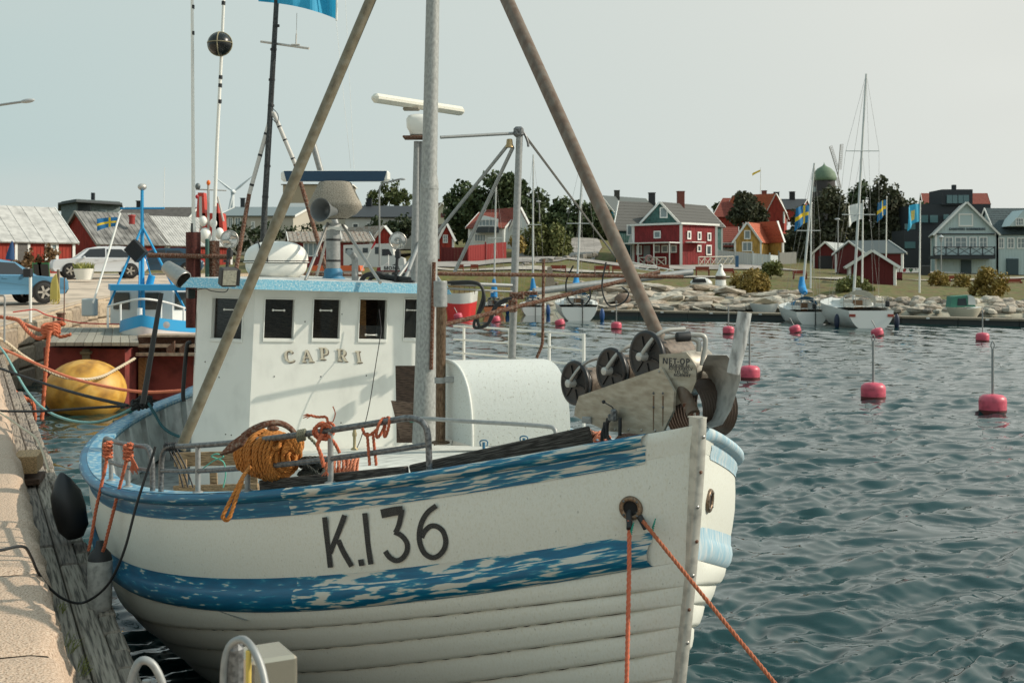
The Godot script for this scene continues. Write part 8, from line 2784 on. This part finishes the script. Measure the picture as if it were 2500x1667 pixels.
	# blue gambrel house
	t = house("blue_house", "bright blue house with dark mansard roof on the hill", P(1440, 545, 232), P(1500, 545, 232), Vector3(9, 0, -9), 2.2, 3.0, "front", mt("blue_wall", C(0.02, 0.26, 0.40), 0.8), mt("gambrel", C(0.09, 0.11, 0.11), 0.8), {"chimney": [[0.35, 1.2, 1.0, Color(0.07, 0.07, 0.06)]]})
	for x in [1446, 1480]: window_px(t, P(1440, 545, 232) + z3, fz, [x, 500, x + 10, 516], trim(), 2, 1, pane_light(), 0.15)
	# yellow house and its fence
	t = house("yellow_house", "ochre house with two orange tiled gables behind the white fence", P(1795, 642, 162), P(1858, 642, 162), Vector3(4, 0, -8), 2.9, 2.4, "front", ochre, tile, {"courses": 0.4})
	window_px(t, P(1795, 600, 162) + z3, fz, [1817, 562, 1833, 584], trim(), 1, 1, pane_light(), 0.14)
	window_px(t, P(1795, 600, 162) + z3, fz, [1812, 590, 1837, 614], trim(), 2, 1, pane_light(), 0.14)
	var t2 := house("yellow_house", "ochre rear gable of the tiled house, right of the main gable", P(1880, 640, 166), P(1912, 640, 163), Vector3(-3, 0, -6), 2.9, 2.6, "front", ochre, tile, {"courses": 0.4})
	window_px(t2, P(1880, 600, 166) + Vector3(0, 0, 0.1), fz, [1888, 594, 1898, 614], trim(), 2, 1, pane_light(), 0.14)
	t2 = house("yellow_house", "low red-tiled wing of the ochre house beside the red house", P(1740, 642, 166), P(1800, 642, 166), Vector3(1, 0, -7), 2.3, 2.6, "side", ochre, tile_d, {"courses": 0.4})
	window_px(t2, P(1740, 600, 166) + z3, fz, [1760, 592, 1796, 610], trim(), 4, 1, pane_light(), 0.12)
	plank_fence("white board fence in front of the ochre house", [[1752, 640, 156], [1795, 644, 155], [1838, 648, 154], [1880, 652, 154], [1900, 654, 155]], 1.55, mt("fence_white", C(0.58, 0.62, 0.62), 0.8), 0.3)
	plank_fence("grey slatted fence right of the white fence", [[1902, 634, 158], [1945, 632, 160]], 0.9, mt("fence_grey", C(0.22, 0.22, 0.20), 0.8), 0.3)
	plank_fence("dark red board fence below the mast", [[1078, 642, 138], [1142, 642, 137]], 1.75, mt("fence_maroon", C(0.13, 0.018, 0.018), 0.85), 0.35)
	plank_fence("bright red board fence below the white house", [[1142, 642, 137], [1185, 638, 139], [1236, 632, 141]], 1.95, mt("fence_red", C(0.25, 0.026, 0.024), 0.85), 0.35)
	# hill houses
	t = house("hill_house", "red house with red tiled roof behind the round tree", P(1745, 545, 215), P(1880, 545, 215), Vector3(5, 0, -9), 1.2, 3.4, "side", red_wall(), tile_d, {"boards": false, "chimney": [[0.72, 1.4, 0.8, Color(0.2, 0.07, 0.05)]], "courses": 0.5})
	t = house("hill_house", "red gable with white trim high at the right of the round tree", P(1868, 545, 214), P(1915, 545, 212), Vector3(-6, 0, -5), 2.0, 3.2, "front", red_wall(), tile, {"boards": false})
	window_px(t, P(1868, 545, 214) + Vector3(0, 0, 0.6), fz, [1890, 515, 1904, 530], trim(), 2, 1, pane_light(), 0.15)
	t = house("hill_house", "dark-roofed house with two chimneys on the hilltop", P(1880, 520, 250), P(1955, 520, 250), Vector3(4, 0, -8), 0.8, 2.2, "side", red_wall(), mats["roof_black"], {"boards": false, "corners": false, "chimney": [[0.08, 1.5, 1.0, Color(0.03, 0.03, 0.03)], [0.55, 1.6, 1.0, Color(0.03, 0.035, 0.03)]]})
	# white house
	t = house("white_house", "white wooden house with a red tiled roof under the big trees", P(1145, 606, 155), P(1228, 606, 155), Vector3(3, 0, -8), 2.6, 2.0, "side", mt("white_house_wall", C(0.62, 0.66, 0.64), 0.8), tile_d, {"courses": 0.4})
	m = Msh.new()
	m.slab([P(1166, 566, 154.6), P(1166, 534, 154.6), P(1182, 526, 154.6), P(1216, 534, 154.6), P(1216, 566, 154.6)], Vector3(0, 0, -3))
	part(t, "dormer", m, mats["white_house_wall"])
	m = Msh.new()
	m.box(P(1190, 561, 154), Vector3(2.9, 0.75, 0.1))
	part(t, "balcony", m, mt("balcony_dark", C(0.04, 0.05, 0.055), 0.7))
	window_px(t, P(1190, 545, 154.5) + Vector3(0, 0, 0.15), fz, [1168, 535, 1212, 552], trim(), 5, 1, pane_light(), 0.1)
	window_px(t, P(1145, 600, 155) + z3, fz, [1158, 571, 1186, 590], trim(), 4, 1, pane_light(), 0.1)
	t = house("white_house", "white gable wing with fretwork right of the white house", P(1242, 606, 157), P(1292, 606, 156), Vector3(-4, 0, -6), 2.6, 2.6, "front", mats["white_house_wall"], tile_d, {"boards": false})
	window_px(t, P(1242, 600, 157) + Vector3(0, 0, 0.6), fz, [1272, 540, 1282, 560], trim(), 2, 1, pane_light(), 0.12)
	# windmill
	t = thing("windmill", "old windmill with dark body and copper-green cap on the hill", "windmill", P(2012, 560, 300))
	m = Msh.new()
	m.lathe([Vector2(4.6, -4), Vector2(2.75, 14.0)], P(2012, 580, 300), Basis(), 8)
	part(t, "tower", m, mt("mill_dark", C(0.05, 0.045, 0.045), 0.85))
	m = Msh.new()
	m.lathe([Vector2(2.85, 0), Vector2(3.0, 0.3), Vector2(3.0, 0.8), Vector2(2.6, 2.0), Vector2(1.6, 3.0), Vector2(0.5, 3.6), Vector2(0.15, 4.0), Vector2(0.0, 4.6)], P(2013, 441, 300), Basis(), 18)
	part(t, "cap", m, mt("copper_green", C(0.14, 0.21, 0.13), 0.7, 0, dirt(), Vector3(0.4, 0.4, 0.4)))
	for q in [[2047, 428, 2026, 358], [2047, 428, 2053, 352], [2047, 428, 2054, 458]]:
		var a := P(q[0], q[1], 296)
		var b := P(q[2], q[3], 295)
		m = Msh.new()
		m.bar(a, b, 0.12, 5)
		var sl := part(t, "sail", m, mt("mill_wood", C(0.32, 0.30, 0.27), 0.8))
		m = Msh.new()
		var sd := (b - a).cross(Vector3(0.3, 0, 1)).normalized()
		for i in 14:
			var c := a.lerp(b, 0.2 + 0.8 * i / 13.0)
			m.bar(c, c + sd * 0.75, 0.045, 4)
		for e in [0.4, 0.75]: m.bar(a.lerp(b, 0.2) + sd * e, b + sd * e, 0.045, 4)
		part(sl, "lattice", m, mats["mill_wood"])
	for q in [[1989, 462], [2004, 490], [2003, 512]]:
		m = Msh.new()
		m.box(P(q[0], q[1], 296.2), Vector3(0.7, 1.2, 0.2))
		part(t, "window", m, pane_light())
	# red boathouses by the flagpoles
	var lead := mt("roof_lead", C(0.34, 0.36, 0.35), 0.7)
	t = house("red_boathouse", "dark red boathouse gable behind the tall yacht mast", P(2076, 700, 118), P(2186, 702, 116), Vector3(1.5, 0, -6), 2.1, 1.35, "front", mt("boathouse_red", C(0.12, 0.015, 0.014), 0.85), lead, {"category": "boathouse", "over": 0.5})
	t = house("red_boathouse", "red garage with a wide dark door left of the white flag", P(1988, 660, 164), P(2046, 660, 162), Vector3(4, 0, -7), 2.3, 1.4, "front", mats["boathouse_red"], lead, {"category": "garage"})
	m = Msh.new()
	m.box(P(2020, 642, 162.6), Vector3(2.3, 1.9, 0.3))
	part(t, "garage_door", m, mt("door_dark", C(0.02, 0.02, 0.022), 0.8))
	t = house("red_boathouse", "low red shed with grey roof behind the boathouse", P(2118, 664, 142), P(2204, 664, 140), Vector3(-2, 0, -6), 2.2, 1.4, "side", mats["boathouse_red"], mt("roof_midgrey", C(0.13, 0.15, 0.15), 0.8), {"category": "shed"})
	# dark apartment house
	var dg := mt("charcoal_clad", C(0.030, 0.036, 0.042), 0.75)
	t = thing("apartment_house", "charcoal modern apartment house behind the restaurant", "building", P(2290, 660, 188))
	for q in [[2240, 2420, 498, 700, 188, 9.0], [2208, 2300, 562, 700, 186, 6.0], [2302, 2376, 462, 500, 187.5, 6.0]]:
		m = Msh.new()
		m.slab([P(q[0], q[3], q[4]), P(q[0], q[2], q[4]), P(q[1], q[2], q[4]), P(q[1], q[3], q[4])], Vector3(0, 0, -q[5]))
		part(t, "block", m, dg)
	for q in [[2313, 476, 2326, 496], [2327, 476, 2339, 496], [2341, 476, 2353, 496], [2354, 476, 2367, 496], [2249, 525, 2267, 543], [2272, 525, 2291, 543], [2305, 523, 2318, 535], [2264, 570, 2286, 588], [2210, 546, 2236, 560], [2210, 590, 2236, 606]]:
		m = Msh.new()
		m.slab([P(q[0], q[3], 185.9 if q[0] < 2240 else 187.3), P(q[0], q[1], 185.9 if q[0] < 2240 else 187.3), P(q[2], q[1], 185.9 if q[0] < 2240 else 187.3), P(q[2], q[3], 185.9 if q[0] < 2240 else 187.3)], Vector3(0, 0, -0.1))
		part(t, "window", m, mt("pane_teal", C(0.10, 0.19, 0.20), 0.12))
	m = Msh.new()
	m.cbox(P(2330, 459, 190), Vector3(0.6, 1.0, 0.6), 0.05)
	part(t, "chimney", m, mats["chim_dark"])
	house("tiled_house", "red tiled roof showing behind the charcoal apartment house", P(2258, 503, 215), P(2415, 503, 215), Vector3(2, 0, -8), 0.4, 2.0, "side", ochre, tile_d, {"boards": false, "corners": false, "courses": 0.5})
	# restaurant
	var pale := mt("pale_blue_boards", C(0.44, 0.54, 0.54), 0.8)
	var a := P(2286, 680, 170)
	t = house("restaurant", "pale blue-grey harbour restaurant with a white-trimmed gable and balcony", a, P(2436, 680, 170), Vector3(2.5, 0, -9), 6.3, 4.2, "front", pale, mt("restaurant_roof", C(0.36, 0.36, 0.34), 0.7), {"category": "restaurant", "pitch": 0.4, "over": 0.5})
	window_px(t, a + z3, fz, [2341, 521, 2377, 553], trim(), 1, 1, pale, 0.2)
	for q in [[2307, 578, 2328, 605], [2332, 578, 2362, 605], [2367, 578, 2386, 605], [2391, 578, 2412, 605]]: window_px(t, a + z3, fz, q, trim(), 2, 2, pane_light(), 0.14)
	m = Msh.new()
	m.slab([P(2280, 632, 168), P(2432, 632, 168), P(2432, 624, 168), P(2280, 624, 168)], Vector3(0, 0, -2))
	part(t, "balcony_floor", m, dg)
	for i in 6:
		m = Msh.new()
		m.box(P(2281 + i * 29.8, 613, 168), Vector3(0.12, 1.3, 0.12))
		part(t, "balcony_post", m, dg)
		if i < 5:
			for e in [[603, 622], [622, 603]]:
				m = Msh.new()
				m.bar(P(2281 + i * 29.8, e[0], 168), P(2311 + i * 29.8, e[1], 168), 0.04, 4)
				part(t, "balcony_brace", m, dg)
	for y in [603, 623]:
		m = Msh.new()
		m.bar(P(2280, y, 168), P(2432, y, 168), 0.06, 4)
		part(t, "balcony_rail", m, dg)
	m = Msh.new()
	m.box(P(2358, 571, 169.9), Vector3(8.0, 0.15, 0.3))
	part(t, "shadow_board", m, dg)
	m = Msh.new()
	m.box(P(2360, 654, 169.9), Vector3(1.4, 2.2, 0.2))
	part(t, "door", m, mt("door_teal", C(0.03, 0.06, 0.07), 0.6))
	var f := SystemFont.new()
	f.font_names = PackedStringArray(["Droid Sans"]); f.font_weight = 700
	var tm := TextMesh.new()
	tm.font = f; tm.text = "SANDVIKS HAMNKROG"; tm.font_size = 32; tm.pixel_size = 0.0145; tm.depth = 0.05
	var mi := MeshInstance3D.new()
	mi.name = "sign_lettering"; mi.mesh = tm; mi.material_override = mt("sign_navy", C(0.02, 0.04, 0.06), 0.6)
	mi.position = P(2363, 559, 169.9) - t.position
	t.add_child(mi)
	var dr := mt("roof_darkteal", C(0.055, 0.08, 0.085), 0.8, 0, dirt(), Vector3(0.3, 0.3, 0.3))
	t = house("restaurant_wing", "pale blue wing with a long dark roof at the right edge", P(2436, 680, 170), P(2640, 680, 170), Vector3(1, 0, -10), 6.2, 3.7, "side", pale, dr, {"category": "restaurant", "pitch": 0.4, "courses": 0.5})
	for q in [[2438, 580, 2453, 607], [2460, 580, 2478, 607], [2484, 580, 2504, 607]]: window_px(t, P(2440, 600, 170) + z3, fz, q, trim(), 2, 2, pane_light(), 0.14)
	m = Msh.new()
	m.box(P(2473, 655, 169.8), Vector3(1.6, 2.7, 0.3))
	part(t, "door", m, mats["door_teal"])
	m = Msh.new()
	m.slab([P(2465, 552, 168.5), P(2502, 512, 168.5), P(2540, 552, 168.5)], Vector3(0, 0, -4))
	part(t, "dormer", m, pale)
	window_px(t, P(2500, 540, 168.4), fz, [2481, 532, 2500, 551], trim(), 3, 2, pane_light(), 0.1)
func plank_fence(label: String, pts: Array, h: float, mat: Material, pitch: float):
	var w := []
	for q in pts: w.append(P(q[0], q[1], q[2]))
	var t := thing("board_fence", label, "fence", w[0])
	for i in w.size() - 1:
		var n := maxi(1, int(w[i].distance_to(w[i + 1]) / pitch))
		for j in n:
			var c: Vector3 = w[i].lerp(w[i + 1], (j + 0.5) / n)
			var m := Msh.new()
			m.box(c + Vector3(0, h / 2 - 0.3, 0), Vector3(w[i].distance_to(w[i + 1]) / n * 0.93, h + 0.6, 0.05), Basis((w[i + 1] - w[i]).normalized() * Vector3(1, 0, 1), Vector3.UP, Vector3(0, 0, 1)).orthonormalized())
			part(t, "board", m, mat)
		var m2 := Msh.new()
		m2.box(w[i] + Vector3(0, h / 2 - 0.2, 0.05), Vector3(0.16, h + 0.9, 0.16))
		part(t, "post", m2, mat)

# ---------------------------------------------------------------- greenery and small things ashore
func build_ashore():
	var dark := leaf_mat("oak", C(0.03, 0.052, 0.022), C(0.11, 0.14, 0.05))
	var olive := leaf_mat("olive", C(0.08, 0.10, 0.03), C(0.24, 0.24, 0.08))
	var rust := leaf_mat("rusty", C(0.13, 0.10, 0.03), C(0.42, 0.29, 0.07))
	var deep := leaf_mat("deep", C(0.035, 0.042, 0.026), C(0.11, 0.11, 0.055))
	var g := "trees behind the harbour"
	# [px, py of base, Z, clumps in px: cx, cy, rx, ry], leaves, size, leaf, label
	for q in [
		[1140, 600, 178, [[1130, 500, 52, 46], [1112, 548, 44, 46], [1165, 545, 56, 56]], 6500, 0.5, dark, "dark tree at the left of the big tree behind the white house"],
		[1235, 600, 172, [[1225, 462, 58, 52], [1285, 495, 58, 52], [1190, 512, 50, 56], [1245, 540, 76, 58]], 11000, 0.5, dark, "biggest dark tree rising behind the white house"],
		[1370, 610, 182, [[1345, 540, 48, 54], [1400, 532, 58, 46], [1450, 552, 50, 46], [1385, 575, 60, 40]], 8000, 0.5, dark, "broad tree on the slope beside the village road"],
		[1300, 625, 150, [[1300, 592, 36, 44], [1345, 586, 42, 48], [1372, 602, 22, 28]], 6000, 0.34, olive, "ivy-green hedge rounding the bend of the road"],
		[1262, 620, 148, [[1262, 600, 18, 24]], 900, 0.3, rust, "brownish bush beside the red fence"],
		[1465, 600, 190, [[1470, 558, 56, 44], [1440, 588, 44, 32]], 4200, 0.45, dark, "trees below the bright blue house"],
		[1828, 545, 200, [[1825, 512, 42, 44], [1850, 527, 30, 30], [1802, 530, 26, 28]], 4200, 0.42, deep, "round dark tree in front of the hill house"],
		[1752, 520, 260, [[1752, 505, 10, 14]], 300, 0.5, dark, "small tree top between the red house and the hill house"],
		[1965, 620, 200, [[1965, 560, 50, 54], [1942, 602, 44, 40], [1990, 600, 40, 40]], 6000, 0.45, deep, "dark tree below the windmill, left of the yacht mast"],
		[2035, 620, 195, [[2035, 522, 48, 66], [2010, 582, 54, 54], [2062, 582, 46, 50]], 8500, 0.45, deep, "large reddish-dark tree hiding the windmill's foot"],
		[2110, 620, 200, [[2110, 495, 36, 46], [2108, 562, 42, 60]], 5000, 0.45, dark, "slim green tree between windmill tree and white flag"],
		[2165, 620, 198, [[2165, 492, 44, 52], [2150, 562, 50, 56], [2192, 547, 30, 44]], 7500, 0.45, deep, "autumn-dark tree behind the small Swedish flag"],
		[2232, 620, 205, [[2232, 522, 30, 36], [2216, 562, 30, 38]], 3000, 0.45, dark, "dark tree left of the charcoal apartment house"],
		[1832, 714, 112, [[1832, 690, 42, 34], [1810, 695, 24, 26], [1855, 698, 24, 26]], 4200, 0.17, rust, "large rust-tinged bush beside the white cone monument"],
		[1882, 684, 122, [[1884, 655, 26, 24], [1870, 662, 16, 18]], 1700, 0.18, olive, "loose bush standing behind the rust-tinged bush"],
		[2085, 724, 108, [[2075, 700, 40, 26], [2115, 702, 26, 22]], 3000, 0.17, olive, "low olive bush between the two yachts"],
		[2295, 712, 118, [[2290, 683, 24, 26], [2310, 690, 16, 18]], 1800, 0.17, rust, "yellowing bush at the foot of the blue flag's pole"],
		[2343, 716, 116, [[2343, 692, 20, 22]], 1000, 0.17, rust, "small thin bush between two larger yellowing bushes"],
		[2416, 728, 106, [[2418, 688, 40, 36], [2395, 700, 22, 26], [2445, 700, 20, 24]], 4200, 0.17, rust, "largest yellowing bush at the right on the shore"]]:
		var b := P(q[0], q[1], q[2])
		var cl := []
		for c in q[3]:
			var p := P(c[0], c[1], q[2]) - b
			cl.append([p.x, p.y, rng.randf_range(-0.6, 0.6), c[2] / F * q[2], c[3] / F * q[2], c[2] / F * q[2] * 0.9])
		var bush: bool = q[2] < 125 or q[7].contains("bush")
		tree("bush" if bush else "tree", q[7], b, cl, q[4], q[5], q[6], int(q[0]), {"group": "shrubs on the shore" if bush else g, "category": "bush" if bush else "tree", "trunk": 0.05 if bush else 0.3})
	# benches
	var bw := mt("bench_red", C(0.24, 0.055, 0.03), 0.8)
	for q in [[1122, 668, 119, 0.5, "orange-red bench seat furthest left by the road"], [1158, 668, 119, 0.5, "orange-red bench seat second from the mast"], [1364, 670, 120, 1.0, "red bench beside the stone pillar"], [1470, 671, 120, 1.0, "red bench left of the mast leg"], [1512, 671, 120, 0.9, "red bench half hidden by the mast leg"], [1620, 668, 122, 0.8, "red bench below the gangway"], [1716, 673, 121, 0.9, "red bench behind the upturned boat"], [1780, 677, 121, 0.7, "red bench right of the cone monument"], [1954, 682, 121, 0.9, "red bench left of the blue sail cover"], [2338, 692, 140, 1.2, "red bench in front of the restaurant"], [2478, 702, 122, 1.0, "dark bench at the right edge of the grass"]]:
		var o := P(q[0], q[1], q[2])
		var t := thing("bench", q[4], "bench", o, "benches along the harbour path")
		var w: float = 1.5 * q[3]
		for e in [["seat", 0.45, 0.0, 0.05, 0.45], ["backrest", 0.72, -0.25, 0.36, 0.06]]:
			var m := Msh.new()
			m.box(o + Vector3(0, e[1], e[2]), Vector3(w, e[3], e[4]))
			part(t, e[0], m, bw)
		for sx in [-1, 1]:
			var m := Msh.new()
			m.box(o + Vector3(sx * w * 0.46, 0.3, -0.05), Vector3(0.07, 0.62, 0.5))
			part(t, "leg", m, bw)
	# stone blocks along the road
	var sv := stone_variants(3, 0.95)
	var sm := mt("road_stone", C(0.22, 0.20, 0.17), 0.9, 0, dirt(), Vector3(1, 1, 1))
	var k := 0
	for q in [[1268, 652, 126], [1284, 648, 127], [1301, 643, 130], [1328, 638, 134], [1342, 637, 135], [1362, 634, 137], [1383, 631, 139], [1403, 629, 141], [1421, 627, 143], [1437, 625, 145], [1450, 622, 146]]:
		var o := MeshInstance3D.new()
		o.name = numbered("boulder"); o.mesh = sv[k % 3]; o.material_override = sm
		o.basis = Basis(Vector3.UP, k * 0.7) * Basis.from_scale(Vector3(1.05, 0.75, 0.8))
		o.position = P(q[0], q[1], q[2])
		add_child(o)
		meta(o, "%s squared boulder from the left in the row along the village road" % ["first", "second", "third", "fourth", "fifth", "sixth", "seventh", "eighth", "ninth", "tenth", "eleventh"][k], "boulder", "boulders along the road")
		k += 1
	var m := Msh.new()
	m.slab([P(1331, 700, 111), P(1337, 651, 111), P(1347, 651, 111), P(1357, 700, 111)], Vector3(0, 0, -0.5))
	solo("stone_pillar", m, mt("pillar_stone", C(0.38, 0.31, 0.24), 0.9, 0, dirt(), Vector3(1.5, 1.5, 1.5)), "squat stone pillar on the grass behind the derrick", "pillar")
	# white cone monument
	var t := thing("stone_marker", "white cone-shaped marker with a brown band on the shore", "marker", P(1760, 698, 111))
	var o := P(1760, 698, 111)
	m = Msh.new()
	m.lathe([Vector2(0.5, 0), Vector2(0.46, 0.95), Vector2(0.44, 1.05), Vector2(0.20, 1.5), Vector2(0.18, 1.85), Vector2(0.10, 1.98), Vector2(0, 2.0)], o, Basis(Vector3.UP, 0.4), 8)
	part(t, "body", m, trim())
	m = Msh.new()
	m.lathe([Vector2(0.485, 0.55), Vector2(0.475, 0.9)], o, Basis(Vector3.UP, 0.4), 8)
	part(t, "brown_band", m, mt("band_brown", C(0.08, 0.05, 0.03), 0.8))
	m = Msh.new()
	m.ball(o + Vector3(0, 1.78, 0.17), Vector3(0.06, 0.09, 0.04), 6, 8)
	part(t, "opening", m, black())
	# upturned boat
	t = thing("upturned_boat", "white and black boat lying upturned on the shore grass", "boat", P(1712, 694, 112))
	o = P(1712, 694, 112)
	m = Msh.new()
	var rows := []
	for i in 11:
		var u := -1.0 + i / 5.0
		var row := PackedVector3Array()
		for j in 9:
			var a := PI * j / 8.0
			var w := sqrt(maxf(0.0, 1 - u * u * 0.9))
			row.append(o + Vector3(u * 1.0, sin(a) * 0.62 * w + 0.02, cos(a) * 0.6 * w))
		rows.append(row)
	m.grid(rows)
	part(t, "hull", m, wh_van())
	m = Msh.new()
	m.slab([P(1690, 690, 111.3), P(1692, 680, 111.35), P(1722, 680, 111.35), P(1726, 690, 111.3)], Vector3(0, 0, -0.04))
	part(t, "dark_panel", m, black())
	# gangway
	t = thing("gangway", "white lattice gangway leading down from the red house", "gangway", P(1600, 660, 118))
	for e in [[1540, 640, 1645, 660], [1530, 652, 1640, 668]]:
		m = Msh.new()
		m.bar(P(e[0], e[1], 118), P(e[2], e[3], 117), 0.07, 6)
		part(t, "gangway_rail", m, trim())
	for i in 5:
		m = Msh.new()
		m.bar(P(1535 + i * 21, 650 + i * 4, 118), P(1550 + i * 21, 643 + i * 4, 118), 0.045, 5)
		part(t, "gangway_brace", m, trim())
	# posts and lamps
	for q in [[2047, 662, 535, 150, 0.08, "lamp", "grey street lamp left of the white flag"], [2299, 684, 583, 130, 0.06, "lantern", "old-style lantern on a post in front of the restaurant"], [1317, 615, 492, 165, 0.06, "lamp", "thin street lamp before the big trees"], [1510, 560, 480, 240, 0.08, "lamp", "far street lamp above the green house roof"]]:
		t = thing("street_lamp", q[6], "street lamp", P(q[0], q[1], q[3]))
		m = Msh.new()
		m.tube([P(q[0], q[1] + 4, q[3]), P(q[0], q[2], q[3])], q[4], 8)
		part(t, "pole", m, galv())
		m = Msh.new()
		if q[5] == "lantern": m.lathe_hard([Vector2(0.12, -0.3), Vector2(0.22, 0.15), Vector2(0.34, 0.18), Vector2(0.05, 0.42)], P(q[0], q[2], q[3]), Basis(), 8)
		else: m.ball(P(q[0] - 2, q[2], q[3]), Vector3(0.35, 0.14, 0.2), 6, 10)
		part(t, "lamp_head", m, mats["lamp_grey"])
	m = Msh.new()
	m.cbox(P(1800, 638, 128), Vector3(0.34, 1.2, 0.2), 0.02)
	solo("info_post", m, mt("info_blue", C(0.03, 0.10, 0.20), 0.5), "blue information post before the white fence", "sign")
	m = Msh.new()
	m.slab([P(1532, 598, 146), P(1540, 570, 146), P(1547, 598, 146)], Vector3(0, 0, -0.05))
	m.bar(P(1540, 598, 146), P(1540, 640, 146), 0.04, 6)
	solo("road_sign", m, mt("sign_grey", C(0.35, 0.36, 0.34), 0.7), "back of a triangular road sign beside the red house", "sign")
	m = Msh.new()
	m.slab([P(1502, 572, 140), P(1502, 562, 140), P(1512, 562, 140), P(1508, 572, 140)], Vector3(0, 0, -0.05))
	m.bar(P(1506, 572, 140), P(1506, 640, 140), 0.04, 6)
	solo("road_sign", m, mt("sign_orange", C(0.7, 0.28, 0.02), 0.6), "small orange sign beside the mast leg", "sign")
	# flags
	var fl := [[2106, 686, 493, 104.0, "white flagpole nearest the boathouse roof"], [2164, 650, 483, 140.0, "white flagpole of the small Swedish flag"], [2246, 711, 494, 102.0, "white flagpole of the light blue flag on the shore"], [1980, 700, 498, 104.0, "white flagpole behind the blue-covered yacht"], [1856, 560, 412, 230.0, "thin far flagpole above the hill houses"]]
	var poles := []
	for q in fl:
		t = thing("flagpole", q[4], "flagpole", P(q[0], q[1], q[3]), "flagpoles")
		m = Msh.new()
		m.tube([P(q[0], q[1] + 4, q[3]), P(q[0] + 2, q[2], q[3])], [0.085, 0.05], 8)
		part(t, "pole", m, white_plastic())
		m = Msh.new()
		m.ball(P(q[0] + 2, q[2] - 2, q[3]), Vector3(0.09, 0.09, 0.09), 6, 8)
		part(t, "finial", m, white_plastic())
		poles.append(t)
	flag("shore_flag", "white flag with faint grey print flying left", poles[0], P(2106, 496, 104), Vector3(-1.3, 0, 0.3), 1.35, 1, func(u, v): return "grey_print" if u > 0.15 and u < 0.8 and v > 0.55 and v < 0.66 and fmod(u * 20, 1.0) < 0.6 else "white_field")
	flag("shore_flag", "small Swedish flag curling beside the tallest yacht mast", poles[1], P(2164, 488, 140), Vector3(-1.0, 0, 0.5), 1.7, 4, func(u, v): return swedish(u, v))
	flag("shore_flag", "light blue flag with a yellow mark on the shore", poles[2], P(2246, 497, 102), Vector3(-1.15, 0, 0.4), 1.5, 2, func(u, v): return "gold_mark" if absf(u - 0.5) < 0.13 and absf(v - 0.55) < 0.22 else "sky_field")
	flag("shore_flag", "large Swedish flag left of the blue-covered yacht's mast", poles[3], P(1979, 500, 104), Vector3(-1.35, 0, 0.4), 1.45, 3, func(u, v): return swedish(u, v))
	flag("shore_flag", "small yellow pennant far above the hill houses", poles[4], P(1857, 414, 230), Vector3(-1.5, -0.6, 0), 0.35, 5, func(u, v): return "yellow_cross", 8, 2)
	# bins and bunting by the boathouse
	m = Msh.new()
	m.cbox(P(2258, 664, 150), Vector3(1.2, 1.6, 0.9), 0.06)
	solo("waste_bin", m, mt("bin_black", C(0.02, 0.025, 0.025), 0.6), "large black waste container left of the restaurant balcony", "bin")
	t = thing("bunting", "short row of small coloured cloths hung on a line", "bunting", P(2215, 665, 135))
	for i in 7:
		m = Msh.new()
		m.box(P(2193 + i * 8, 660, 135), Vector3(0.28, 0.36, 0.02))
		part(t, "cloth", m, [trim(), trim(), mt("cl_red", C(0.3, 0.03, 0.03), 0.8), trim(), mt("cl_green", C(0.05, 0.12, 0.06), 0.8)][i % 5])
	m = Msh.new()
	m.bar(P(2188, 655, 135), P(2248, 655, 135), 0.02, 4)
	part(t, "line", m, trim())
	# big boulder on the shore
	m = Msh.new()
	m.ball(P(1520, 733, 105), Vector3(0.75, 0.62, 0.6), 9, 12)
	solo("shore_boulder", m, mt("boulder_brown", C(0.17, 0.12, 0.09), 0.9, 0, dirt(), Vector3(1, 1, 1)), "round brown boulder on the shore slabs", "boulder")
	# blurred post close to the camera
	t = thing("power_pedestal", "stainless quay pedestal with a cable loop at the bottom edge", "pedestal", P(640, 1900, 2.7))
	var hm := mt("pedestal_steel", C(0.50, 0.44, 0.34), 0.25, 0.75)
	m = Msh.new()
	m.cbox(P(650, 1655, 2.7), Vector3(0.105, 0.12, 0.12), 0.008, Basis(Vector3.UP, 0.5))
	part(t, "head", m, hm)
	m = Msh.new()
	m.cbox(P(572, 1640, 2.62), Vector3(0.035, 0.13, 0.06), 0.012, Basis(Vector3.UP, 0.3))
	part(t, "side_box", m, dark_steel())
	m = Msh.new()
	m.bar(P(606, 1680, 2.55), P(606, 1588, 2.55), 0.006, 8)
	part(t, "yellow_strip", m, mt("strip_yellow", C(0.6, 0.45, 0.10), 0.5))
	m = Msh.new()
	m.tube(curve([P(545, 1720, 2.6), P(548, 1620, 2.6), P(565, 1572, 2.6), P(595, 1562, 2.58), P(620, 1590, 2.55), P(640, 1640, 2.53), P(655, 1720, 2.5)], 6), 0.0085, 8)
	part(t, "cable", m, galv())
	m = Msh.new()
	m.bar(P(640, 1700, 2.7), P(640, 2500, 2.7), 0.035, 10)
	part(t, "post", m, hm)
	m = Msh.new()
	m.tube(curve([P(308, 1760, 3.2), P(318, 1670, 3.2), P(335, 1622, 3.2), P(355, 1612, 3.2), P(378, 1630, 3.2), P(398, 1680, 3.2), P(404, 1760, 3.2)], 6), 0.011, 8)
	m.bar(P(357, 1660, 3.2), P(357, 1760, 3.2), 0.012, 8)
	solo("ladder_hoop", m, galv(), "grey curved top of a quay ladder at the bottom edge", "ladder")

func _ready():
	view_and_light()
	build_water()
	build_far_ground()
	build_roads()
	build_shore_rocks()
	build_boat()
	build_quay()
	build_ropes()
	build_sheds()
	build_left()
	build_afloat()
	build_village()
	build_ashore()
